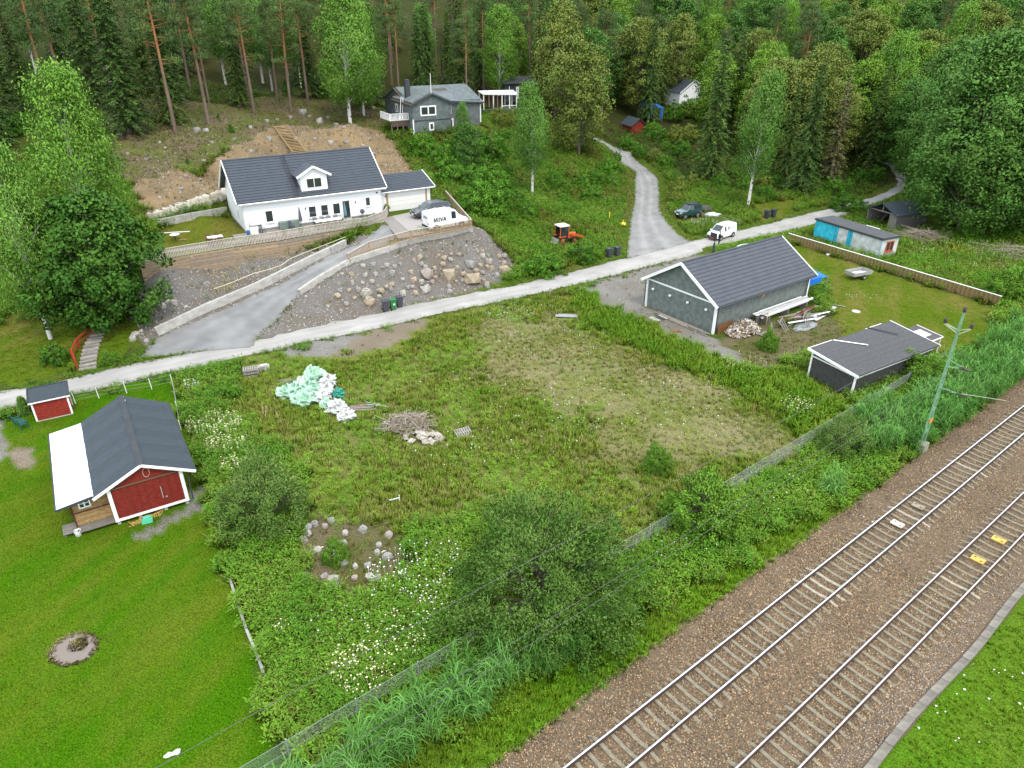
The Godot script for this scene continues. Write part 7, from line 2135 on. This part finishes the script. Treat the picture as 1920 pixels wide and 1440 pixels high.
	solo("tarp_sheet", "grey plastic sheet spread on the ground beyond the boards", "sheet", blob(B.new(), Vector3(0, .04, 0), Vector3(3.4, .12, 1.6), 61, .25, 22, 6), mat("grey_sheet", Color(.30, .31, .33), .6), at.call(8.6, 4.0), t)
	var bl := thing("board_row", "old grey boards lying along the foot of the garage gable", "boards", at.call(-.7, -3.6), t + PI / 2)
	for k in 8: part(bl, "board", B.new().bar(Vector3(-3.4 + r.randf_range(-.6, 2.5), .05 + .03 * (k % 3), -.2 + .09 * k), Vector3(r.randf_range(.5, 3.6), .06 + .03 * (k % 3), -.2 + .09 * k + r.randf_range(-.1, .2)), .16, .04), [greyw, mat("batten_tan", Color(.48, .37, .25), .85, "wood"), mat("pallet_grey", Color(.44, .41, .37), .9, "wood")][k % 3])
	k_slabs()
	solo("rusty_sheet", "rust-brown scrap lying on the gravel before the garage gable", "scrap", blob(B.new(), Vector3(0, .05, 0), Vector3(.9, .14, .5), 62, .5, 12, 6), mat("rust", Color(.26, .10, .045), .9), hit(1268, 622), .3)
	brush("brush_heap", "thin grey sticks lying on the gravel edge near the garage", hit(1190, 590), 1.7, .25, 40, 14)
	# blue tarpaulin tent with the caravan end
	var bt := thing("tarpaulin_tent", "bright blue tarpaulin roof on poles behind the grey garage", "tarpaulin", at.call(14.6, -.4), t)
	var blue := mat("tarp_blue", Color(.012, .17, .62), .4, "blotch")
	part(bt, "sheet", slab(B.new(), [Vector3(-.3, 2.3, .4), Vector3(0, 3.0, -3.2), Vector3(2.9, 2.6, -3.0), Vector3(2.6, 2.15, .7)], .03), blue)
	part(bt, "hanging_edge", B.new().bar(Vector3(-.3, 1.95, .44), Vector3(1.6, 2.05, .6), .03, .6), blue)
	for p in [Vector3(2.6, 0, .7), Vector3(2.8, 0, -2.9)]: part(bt, "pole", B.new().bar(p, p + Vector3(0, 2.3, 0), .06, .06, Vector3.RIGHT), mat("pallet_grey", Color(.44, .41, .37), .9, "wood"))
	part(bt, "ground_beam", B.new().bar(Vector3(.3, .1, .6), Vector3(2.8, .1, .6), .12, .14).box(Vector3(2.75, .2, .62), Vector3(.25, .3, .25)), mat("batten_tan", Color(.48, .37, .25), .85, "wood"))
	var cv := thing("caravan", "end of a white caravan under the blue tarpaulin", "caravan", at.call(14.9, -.9), t)
	part(cv, "body", B.new().prism([Vector2(-2.0, .45), Vector2(0, .45), Vector2(.1, 1.2), Vector2(-.1, 2.1), Vector2(-2.0, 2.15)], 1.2, ALONG), white)
	part(cv, "stripe", B.new().box(Vector3(.6, .95, .1), Vector3(1.1, .12, .03)).box(Vector3(.6, .7, .06), Vector3(1.1, .05, .03)), mat("stripe_brown", Color(.20, .06, .05), .6, ""))
	part(cv, "window", B.new().box(Vector3(.6, 1.5, .09), Vector3(.8, .4, .03)), glass())
	part(cv, "wheel", B.new().tube([Vector3(.6, .3, -.1), Vector3(.6, .3, .05)], .3, .3, 12), mat("tyre_rubber", Color(.025, .025, .026), .9, ""))
	# trampoline, basketball stand, person behind the garage
	var tp0 := hit(1410, 478)
	var tr := thing("trampoline", "round black trampoline on the grass behind the grey garage", "trampoline", tp0)
	part(tr, "mat", B.new().lathe([Vector2(.001, .82), Vector2(1.65, .82), Vector2(1.65, .8), Vector2(.001, .8)], 32), mat("jump_mat", Color(.045, .05, .055), .7, ""))
	part(tr, "rim_pad", B.new().lathe([Vector2(1.66, .78), Vector2(1.95, .78), Vector2(1.95, .84), Vector2(1.66, .85)], 32), mat("pad_green", Color(.40, .62, .42), .6, ""))
	for k in 6: part(tr, "leg", B.new().tube([Vector3(1.9 * cos(TAU * k / 6), .8, 1.9 * sin(TAU * k / 6)), Vector3(1.8 * cos(TAU * k / 6), 0, 1.8 * sin(TAU * k / 6))], .03, .03, 6), mat("galvanised", Color(.45, .45, .44), .5, "", .5))
	var bs := thing("basketball_stand", "black portable basketball stand at the road edge behind the garage", "basketball stand", hit(1336, 482), .6)
	part(bs, "base", B.new().prism([Vector2(-.5, 0), Vector2(.5, 0), Vector2(.3, .22), Vector2(-.4, .3)], .7, Basis(), Vector3(0, 0, .35)), mat("dark_plastic", Color(.04, .042, .045), .7, ""))
	part(bs, "pad", B.new().lathe([Vector2(.2, .2), Vector2(.17, 1.0), Vector2(.1, 1.7)], 10), mat("dark_plastic", Color(.04, .042, .045), .7, ""))
	part(bs, "pole", B.new().tube([Vector3(0, .2, 0), Vector3(0, 2.8, 0)], .05, .05, 8), dark)
	part(bs, "backboard", B.new().box(Vector3(-.3, 2.7, 0), Vector3(.05, .7, 1.0)), mat("dark_plastic", Color(.04, .042, .045), .7, ""))
	var rg := []
	for k in 17: rg.append(Vector3(-.58 + .22 * cos(TAU * k / 16.0), 2.45, .22 * sin(TAU * k / 16.0)))
	part(bs, "ring", B.new().tube(rg, .018, .018, 5), mat("tractor_orange", Color(.55, .11, .025), .5, ""))
	build_person(hit(1347, 460) , .9)
	solo("manhole_lid", "round pale lid lying in the mown grass", "lid", B.new().lathe([Vector2(.001, .06), Vector2(.38, .06), Vector2(.42, .03), Vector2(.42, 0)], 20), mat("pale_block", Color(.5, .48, .44)), hit(1605, 584))
	solo("small_white_tub", "small white tub at the foot of the picket fence", "tub", B.new().lathe([Vector2(.001, 0), Vector2(.16, 0), Vector2(.2, .18), Vector2(.001, .2)], 12), white, hit(1552, 479))
	var cl := thing("crumpled_cloth", "crumpled white cloth lying on the lawn under the wire", "cloth", hit(325, 1414), .4)
	part(cl, "cloth", blob(B.new(), Vector3(-.12, .03, 0), Vector3(.42, .12, .2), 71, .5, 14, 7), white)
	part(cl, "fold", blob(B.new(), Vector3(.14, .05, 0), Vector3(.3, .16, .22), 72, .5, 14, 7), white)
	# ash patch on the lawn
	var ap := hit(139, 1217)
	var ad := B.new()
	for k in 28:
		var a0 := TAU * k / 28
		var a1 := TAU * (k + 1) / 28
		var r0 := 1.0 + .07 * sin(a0 * 2.0 + 1.0) + .04 * sin(a0 * 5.0)
		var r1 := 1.0 + .07 * sin(a1 * 2.0 + 1.0) + .04 * sin(a1 * 5.0)
		ad.tri(Vector3(0, .05, 0), Vector3(cos(a0) * r0, .012, sin(a0) * r0), Vector3(cos(a1) * r1, .012, sin(a1) * r1))
	var ash := ground_piece("ash_patch", ad, mat("ash", Color(.30, .255, .22), .95, "grain"))
	ash.position = ap
	var dx := []
	var dc := []
	for k in 380:
		var a := rng.randf() * TAU
		var d := .98 + rng.randfn() * .08 + .07 * sin(a * 2.0 + 1.0)
		if k > 250: d = .42 * sqrt(rng.randf())
		dx.append(Transform3D(Basis(Vector3.UP, a).scaled(Vector3.ONE * (rng.randf_range(.4, .8) if k <= 250 else rng.randf_range(.6, 1.2))), ap + Vector3(cos(a) * d + (.05 if k > 250 else 0.0), .02, sin(a) * d - (.25 if k > 250 else 0.0))))
		dc.append((Color(.52, .42, .21) if k <= 250 else [Color(.36, .30, .12), Color(.44, .36, .16), Color(.24, .26, .07)][k % 3]) * rng.randf_range(.7, 1.2))
	stuff("withered_grass", "withered straw round the ash patch on the lawn", "grass", tuft(8, 16, .1, .14, .022, .6), vmat("grass_blades", .75, .5, .2), dx, dc)
	# yellow markers by the gravel track
	solo("marker_post", "short yellow marker post in the grass beside the gravel track", "post", B.new().box(Vector3(0, .6, 0), Vector3(.12, 1.2, .12)), mat("marker_yellow", Color(.70, .55, .05), .5, ""), hit(1142, 414))
	var by := thing("yellow_spreader", "yellow domed machine standing at the gravel track edge", "machine", hit(1168, 424))
	part(by, "drum", B.new().lathe([Vector2(.2, .1), Vector2(.42, .2), Vector2(.4, .4), Vector2(.15, .55), Vector2(.001, .6)], 14), mat("marker_yellow", Color(.70, .55, .05), .5, ""))
	part(by, "handle", B.new().box(Vector3(0, .68, 0), Vector3(.08, .3, .08)), mat("marker_yellow", Color(.70, .55, .05), .5, ""))
	solo("white_sack", "white plastic sack lying behind the green off-roader", "sack", blob(B.new(), Vector3(0, .35, 0), Vector3(2.2, .8, 1.4), 81, .3, 16, 9), wm, hit(1334, 408))
	solo("dark_tarp_heap", "dark covered heap behind the green off-roader", "heap", blob(B.new(), Vector3(0, .4, 0), Vector3(1.8, 1.0, 1.4), 82, .35, 16, 9), mat("heap_dark", Color(.10, .09, .10), .8), hit(1322, 398))
	solo("blue_basin", "pale blue basin on the weedy slope below the cottages", "basin", B.new().lathe([Vector2(.3, 0), Vector2(.7, .4), Vector2(.72, .45), Vector2(.6, .4), Vector2(.001, .15)], 14), mat("basin_blue", Color(.25, .55, .70), .4, ""), hit(1269, 258))
	solo("dark_board_sheet", "grey slate-like sheet lying in the lush grass", "sheet", B.new().box(Vector3(0, .12, 0), Vector3(2.2, .05, .7)), mat("grey_sheet", Color(.30, .31, .33), .6), hit(1062, 594), -.12)
	var wt := hit(742, 944)
	solo("white_stake", "white painted stake lying in the meadow grass", "stake", B.new().bar(Vector3(-.35, .3, 0), Vector3(.25, .4, 0), .05, .05).bar(Vector3(.25, .2, 0), Vector3(.25, .6, 0), .05, .05), white, wt, .2)
	# planter pot under the small conifer
	solo("plant_pot", "black tub under the small conifer beside the red shed", "pot", B.new().lathe([Vector2(.001, 0), Vector2(.22, 0), Vector2(.3, .3), Vector2(.001, .28)], 14), dark, hit(48, 776))

func k_slabs() -> void:
	var p0 := hit(1236, 597)
	for k in 6:
		var pale: bool = k in [0, 2, 3, 5]
		solo("paving_slab", ("pale square paving slab lying in a chequer before the garage gable" if pale else "dark square paving slab lying in a chequer before the garage gable"), "slab", B.new().box(Vector3(0, .06, 0), Vector3(.58, .05, .58)), mat("slab_pale", Color(.58, .56, .48), .9, "dirty") if pale else mat("slab_dark", Color(.07, .075, .085), .8), p0 + Basis(Vector3.UP, .55) * Vector3(-.6 + .62 * (k % 3), 0, -.32 + .62 * int(k / 3)), .55, "pale chequer slabs" if pale else "dark chequer slabs")

func brush(called: String, label: String, at: Vector3, R: float, H: float, n: int, sd: int) -> void:
	var o := thing(called, label, "brush heap", at)
	var r := RandomNumberGenerator.new()
	r.seed = sd
	var b := B.new()
	for i in n:
		var a := r.randf() * TAU
		var d := sqrt(r.randf()) * R
		var y := H * (1.0 - pow(d / R, 2.0)) * r.randf_range(.3, 1.0) + .06
		var l := r.randf_range(.5, 1.5) * R * .45
		var dd := Vector3(cos(a * 3.1 + i), r.randf_range(-.25, .3), sin(a * 3.1 + i)).normalized()
		var p := Vector3(cos(a) * d, y, sin(a) * d * .7)
		b.col = [Color(.30, .25, .21), Color(.38, .33, .28), Color(.22, .18, .15), Color(.42, .35, .27)][r.randi() % 4]
		b.tube([p - dd * l, p + Vector3(0, r.randf_range(0, .15), 0), p + dd * l + Vector3(0, r.randf_range(-.1, .1), 0)], r.randf_range(.012, .035), .008, 4, false)
	var m := part(o, "branches", b, vmat("stick_mix", .95))
	m.set_meta("kind", "stuff")

func build_person(at: Vector3, turn: float) -> void:
	var o := thing("person", "person in dark clothes standing beside the white van on the road", "person", at, turn)
	var bones := [[Vector3(0, .98, 0), Vector3(0, 1.25, .01), .155, .165], [Vector3(0, 1.25, .01), Vector3(0, 1.44, 0), .165, .12], [Vector3(0, 1.44, 0), Vector3(0, 1.56, .02), .06, .055], [Vector3(0, 1.63, .03), Vector3(0, 1.70, .02), .098, .10],
		[Vector3(.09, .95, 0), Vector3(.11, .5, .02), .10, .07], [Vector3(.11, .5, .02), Vector3(.11, .08, -.01), .068, .05], [Vector3(.11, .05, -.02), Vector3(.12, .04, .16), .05, .04], [Vector3(-.09, .95, 0), Vector3(-.12, .5, .05), .10, .07], [Vector3(-.12, .5, .05), Vector3(-.13, .08, .0), .068, .05], [Vector3(-.13, .05, 0), Vector3(-.14, .04, .18), .05, .04],
		[Vector3(.19, 1.42, 0), Vector3(.25, 1.14, .02), .062, .05], [Vector3(.25, 1.14, .02), Vector3(.24, .92, .14), .048, .036], [Vector3(.24, .92, .14), Vector3(.24, .86, .19), .036, .03], [Vector3(-.19, 1.42, 0), Vector3(-.26, 1.14, .03), .062, .05], [Vector3(-.26, 1.14, .03), Vector3(-.22, .95, .18), .048, .036], [Vector3(-.22, .95, .18), Vector3(-.2, .91, .23), .036, .03]]
	var cs := .022
	var lo := Vector3(-.4, -.03, -.25)
	var nx := 37
	var ny := 86
	var nzz := 26
	var f := PackedFloat32Array()
	f.resize(nx * ny * nzz)
	f.fill(1.0)
	for b in bones:
		var mn: Vector3 = b[0].min(b[1]) - Vector3.ONE * .24
		var mx: Vector3 = b[0].max(b[1]) + Vector3.ONE * .24
		for j in range(maxi(0, int((mn.y - lo.y) / cs)), mini(ny, int((mx.y - lo.y) / cs) + 1)):
			for i in range(maxi(0, int((mn.x - lo.x) / cs)), mini(nx, int((mx.x - lo.x) / cs) + 1)):
				for k in range(maxi(0, int((mn.z - lo.z) / cs)), mini(nzz, int((mx.z - lo.z) / cs) + 1)):
					var p := lo + Vector3(i, j, k) * cs
					var ab: Vector3 = b[1] - b[0]
					var t := clampf((p - b[0]).dot(ab) / ab.length_squared(), 0, 1)
					var d: float = p.distance_to(b[0] + ab * t) - lerpf(b[2], b[3], t)
					var q := (j * nx + i) * nzz + k
					var e := f[q]
					var h := clampf(.5 + .5 * (e - d) / .035, 0, 1)
					f[q] = lerpf(e, d, h) - .035 * h * (1 - h)
	var bm := B.new()
	var vid := {}
	for j in ny - 1:
		for i in nx - 1:
			for k in nzz - 1:
				var s := Vector3.ZERO
				var n := 0
				var c := []
				for e in 8: c.append(f[((j + (e >> 1 & 1)) * nx + i + (e & 1)) * nzz + k + (e >> 2)])
				for e in [[0, 1], [2, 3], [4, 5], [6, 7], [0, 2], [1, 3], [4, 6], [5, 7], [0, 4], [1, 5], [2, 6], [3, 7]]:
					if (c[e[0]] < 0) != (c[e[1]] < 0):
						var t: float = c[e[0]] / (c[e[0]] - c[e[1]])
						s += Vector3(e[0] & 1, e[0] >> 1 & 1, e[0] >> 2).lerp(Vector3(e[1] & 1, e[1] >> 1 & 1, e[1] >> 2), t)
						n += 1
				if n == 0: continue
				var p := lo + (Vector3(i, j, k) + s / n) * cs
				vid[(j * nx + i) * nzz + k] = bm.v.size()
				bm.v.append(p); bm.n.append(Vector3.ZERO)
				var col := Color(.018, .019, .022)
				if p.y > 1.72 or (p.y > 1.60 and p.z < .0): col = Color(.03, .02, .015)
				elif p.y > 1.5: col = Color(.50, .33, .25)
				elif p.y < .95 and absf(p.x) > .17 and p.z > .1 and p.y > .8: col = Color(.50, .33, .25)
				elif p.y < .07: col = Color(.5, .5, .5)
				elif p.y < .95: col = Color(.03, .035, .05)
				bm.c.append(col)
	for j in range(1, ny - 1):
		for i in range(1, nx - 1):
			for k in range(1, nzz - 1):
				var q := (j * nx + i) * nzz + k
				for e in [[nzz, nx * nzz, 1], [nx * nzz, 1, nzz], [1, nzz, nx * nzz]]:     # x, y, z edges
					var a := f[q] < 0
					if a == (f[q + e[0]] < 0): continue
					var w := [q, q - e[1], q - e[1] - e[2], q - e[2]]
					if not (vid.has(w[0]) and vid.has(w[1]) and vid.has(w[2]) and vid.has(w[3])): continue
					if a: w.reverse()
					bm.ix.append_array([vid[w[0]], vid[w[1]], vid[w[2]], vid[w[0]], vid[w[2]], vid[w[3]]])
	for t in range(0, bm.ix.size(), 3):
		var nn := (bm.v[bm.ix[t + 2]] - bm.v[bm.ix[t]]).cross(bm.v[bm.ix[t + 1]] - bm.v[bm.ix[t]])
		for e in 3: bm.n[bm.ix[t + e]] += nn
	for i in bm.n.size(): bm.n[i] = bm.n[i].normalized()
	bm.col = Color(.50, .33, .25)
	for s in [[Vector3(.24, .86, .19), 1.0], [Vector3(-.2, .91, .23), -1.0]]:
		for q in 4: bm.tube([s[0] + Vector3((q - 1.5) * .018, -.005, .01), s[0] + Vector3((q - 1.5) * .021, -.045, .035 + .004 * (q % 2)), s[0] + Vector3((q - 1.5) * .02, -.08 + .008 * absf(q - 1.5), .03)], .0095, .007, 5)
		bm.tube([s[0] + Vector3(-s[1] * .03, .02, 0), s[0] + Vector3(-s[1] * .05, -.01, .03), s[0] + Vector3(-s[1] * .045, -.035, .04)], .011, .008, 5)
	for x in [-.035, .035]: blob(bm, Vector3(x, 1.665, .118), Vector3(.022, .014, .01), 3, 0, 6, 4)
	blob(bm, Vector3(0, 1.64, .13), Vector3(.03, .045, .035), 4, 0, 6, 4)
	part(o, "body", bm, vmat("clothed_figure", .8))

func build_terrace_things() -> void:
	var wood := mat("teak", Color(.22, .10, .05), .7, "wood")
	var white := mat("white_trim", Color(.80, .80, .79), 0.5, "")
	var dark := mat("outdoor_grey", Color(.09, .10, .12), .7, "")
	var A := gp(462, 437, 5.0)
	var t := yaw(A, gp(718, 402, 5.0))
	var at := func(x: float, z: float) -> Vector3: return A + Basis(Vector3.UP, t) * Vector3(x, .03, z)
	var table := func(label: String, p: Vector3, L: float, W: float, top: Material) -> void:
		var o := thing("garden_table", label, "table", p, t)
		part(o, "table_top", B.new().box(Vector3(0, .73, 0), Vector3(L, .05, W)), top)
		for x in [-1, 1]:
			for z in [-1, 1]: part(o, "leg", B.new().box(Vector3(x * (L / 2 - .1), .355, z * (W / 2 - .08)), Vector3(.07, .7, .07)), wood)
	var chair := func(label: String, p: Vector3, turn: float, m: Material, group: String) -> void:
		var o := thing("garden_chair", label, "chair", p, turn, group)
		part(o, "seat", B.new().box(Vector3(0, .44, 0), Vector3(.48, .05, .46)), m)
		for k in 4: part(o, "back_slat", B.new().bar(Vector3(-.18 + k * .12, .48, -.22), Vector3(-.18 + k * .12, .95, -.32), .07, .025), m)
		for x in [-1, 1]:
			part(o, "leg", B.new().box(Vector3(x * .21, .22, .2), Vector3(.045, .44, .045)), m)
			part(o, "leg", B.new().box(Vector3(x * .21, .22, -.2), Vector3(.045, .44, .045)), m)
			part(o, "armrest", B.new().box(Vector3(x * .24, .64, -.02), Vector3(.05, .03, .44)), m)
	table.call("garden table with white cloth on the lawn end of the deck", at.call(-3.6, 2.6), 1.5, .9, white)
	for k in 4: chair.call("brown slatted chair round the white-clothed table", at.call(-4.2 + .9 * (k % 2), 1.9 if k < 2 else 3.3), t + (0.0 if k < 2 else PI), wood, "chairs round the clothed table")
	table.call("long white dining table before the patio door", at.call(8.6, 2.0), 3.0, 1.0, white)
	for k in 4:
		chair.call("grey slatted chair along the long dining table", at.call(7.4 + .8 * k, 1.15), t, dark, "grey chairs at the dining table")
		chair.call("brown slatted chair along the long dining table", at.call(7.4 + .8 * k, 2.9), t + PI, wood, "brown chairs at the dining table")
	for k in 2: chair.call("grey reclining chair beside the barbecue", at.call(1.5 + k * 3.2, 1.2), t + .5, dark, "grey recliners on the deck")
	var bq := thing("barbecue", "silver barbecue grill at the house corner", "barbecue", at.call(.7, .8), t)
	part(bq, "lid", B.new().tube([Vector3(-.4, .95, 0), Vector3(.4, .95, 0)], .26, .26, 12), mat("galvanised", Color(.45, .45, .44), .5, "", .5))
	part(bq, "cabinet", B.new().box(Vector3(0, .4, 0), Vector3(.8, .8, .5)), white)
	part(bq, "shelf", B.new().box(Vector3(.65, .8, 0), Vector3(.5, .04, .45)), dark)
	solo("gas_bottle", "blue gas bottle beside the barbecue", "gas bottle", B.new().lathe([Vector2(.001, 0), Vector2(.15, .02), Vector2(.16, .4), Vector2(.06, .52), Vector2(.05, .6), Vector2(.001, .6)], 12), mat("gas_blue", Color(.02, .12, .35), .5, ""), at.call(.0, 1.1))
	solo("deck_storage", "low grey-green storage bench against the house wall", "bench", B.new().box(Vector3(0, .4, 0), Vector3(2.2, .8, .6)), mat("storage_green", Color(.20, .25, .22), .7), at.call(4.6, .5), t)
	for q in [[5.8, 1.0, dark, "closed dark grey parasol beside the storage bench"], [10.9, 1.2, mat("parasol_blue", Color(.12, .22, .28), .8), "closed blue-grey parasol before the patio door"]]:
		var o := thing("parasol", q[3], "parasol", at.call(q[0], q[1]), t)
		part(o, "canopy", B.new().lathe([Vector2(.19, .75), Vector2(.21, .95), Vector2(.13, 1.7), Vector2(.05, 2.25), Vector2(.001, 2.35)], 8), q[2])
		part(o, "pole", B.new().tube([Vector3(0, 0, 0), Vector3(0, 1.0, 0)], .03, .03, 6), dark)
		part(o, "foot", B.new().lathe([Vector2(.001, 0), Vector2(.3, 0), Vector2(.3, .06), Vector2(.001, .08)], 12), dark)
	for q in [[3.4, 3.0], [5.2, 3.05], [11.4, 2.9], [12.6, 2.5], [13.2, 2.2], [14.2, 1.6]]:
		var o := thing("flower_pot", "flower pot with leafy plant along the deck railing", "flower pot", at.call(q[0], q[1]), 0, "flower pots along the railing")
		part(o, "pot", B.new().lathe([Vector2(.001, 0), Vector2(.14, 0), Vector2(.2, .32), Vector2(.17, .32), Vector2(.001, .28)], 12), mat("terracotta", Color(.33, .12, .06), .8))
		part(o, "plant", species("bush_near").m[1], vmat("foliage", .7, .55, .25)).scale = Vector3.ONE * .17
		o.get_child(1).position.y = .28
	var gp0 := thing("entrance_pot", "dark pot with evergreen beside the garage door", "flower pot", A + Basis(Vector3.UP, t) * Vector3(16.5, .03, -.4), t)
	part(gp0, "pot", B.new().box(Vector3(0, .25, 0), Vector3(.4, .5, .4)), dark)
	part(gp0, "plant", species("bush_near").m[1], vmat("foliage", .7, .55, .25), Vector3(0, .48, 0)).scale = Vector3.ONE * .2
	var kg := thing("kettle_grill", "round black kettle grill against the house wall", "barbecue", at.call(13.1, .7), t)
	part(kg, "bowl", blob(B.new(), Vector3(0, .85, 0), Vector3(.55, .55, .55), 1, 0, 14, 10), dark)
	for k in 3: part(kg, "leg", B.new().bar(Vector3(0, .75, 0), Vector3(.28 * cos(k * 2.1), 0, .28 * sin(k * 2.1)), .03, .03), dark)
	# on the terrace lawn
	var p1 := hit(330, 452)
	var rt := thing("round_table", "small round white table on the terrace lawn", "table", p1)
	part(rt, "table_top", B.new().lathe([Vector2(.001, .7), Vector2(.5, .7), Vector2(.5, .74), Vector2(.001, .74)], 18), white)
	part(rt, "leg", B.new().tube([Vector3(0, 0, 0), Vector3(0, .7, 0)], .05, .05, 8), wood)
	solo("white_pipe", "long white pipe lying on the terrace lawn", "pipe", B.new().tube([Vector3(-1.9, .06, 0), Vector3(1.9, .06, 0)], .06, .06, 8), white, hit(322, 437), .2)
	solo("wooden_paddle", "orange wooden board lying on the terrace lawn", "board", B.new().bar(Vector3(-.7, .06, 0), Vector3(.7, .06, 0), .14, .05), mat("fresh_pine", Color(.62, .42, .20), 0.7, "wood"), hit(338, 451), .2)
func _ready() -> void:
	rng.seed = 20240611
	nz.seed = 3
	nz.frequency = 0.09
	nz.fractal_octaves = 4
	nz2.seed = 8
	nz2.frequency = 0.4
	nz2.fractal_octaves = 2
	var cam := Camera3D.new()
	cam.name = "camera"
	add_child(cam)
	cam.position = Vector3(0, CAM_H, 0)
	cam.rotation.x = -TILT
	cam.fov = rad_to_deg(2.0 * atan(720.0 / FPX))
	cam.near = 0.5
	cam.far = 2500.0
	var e := Environment.new()
	e.background_mode = Environment.BG_SKY
	var sm := ProceduralSkyMaterial.new()      # an even, bright overcast sky
	sm.sky_top_color = Color(.80, .83, .87)
	sm.sky_horizon_color = Color(.86, .88, .90)
	sm.ground_bottom_color = Color(.30, .32, .28)
	sm.ground_horizon_color = Color(.55, .57, .55)
	sm.sky_energy_multiplier = 1.25
	e.sky = Sky.new()
	e.sky.sky_material = sm
	e.tonemap_mode = Environment.TONE_MAPPER_LINEAR
	e.tonemap_exposure = 2.05
	e.ssao_enabled = true
	e.ssil_enabled = true
	e.sdfgi_enabled = true
	var we := WorldEnvironment.new()
	we.name = "world_environment"
	we.environment = e
	add_child(we)
	var sun := DirectionalLight3D.new()
	sun.name = "sun"
	sun.light_energy = 0.4
	sun.light_angular_distance = 16.0
	sun.light_color = Color(1.0, 0.97, 0.92)
	sun.shadow_enabled = true
	add_child(sun)
	sun.rotation_degrees = Vector3(-56, 28, 0)
	make_terrain()
	roughen()
	make_zones()
	build_land()
	build_railway()
	build_white_house()
	build_terrace()
	build_grey_garage()
	build_black_shed()
	build_red_barn()
	build_red_shed()
	build_hut()
	build_grey_house()
	build_far_buildings()
	build_trees()
	build_herbs()
	build_fences()
	build_mast()
	build_vehicles()
	build_rocks()
	build_clutter()
	build_terrace_things()
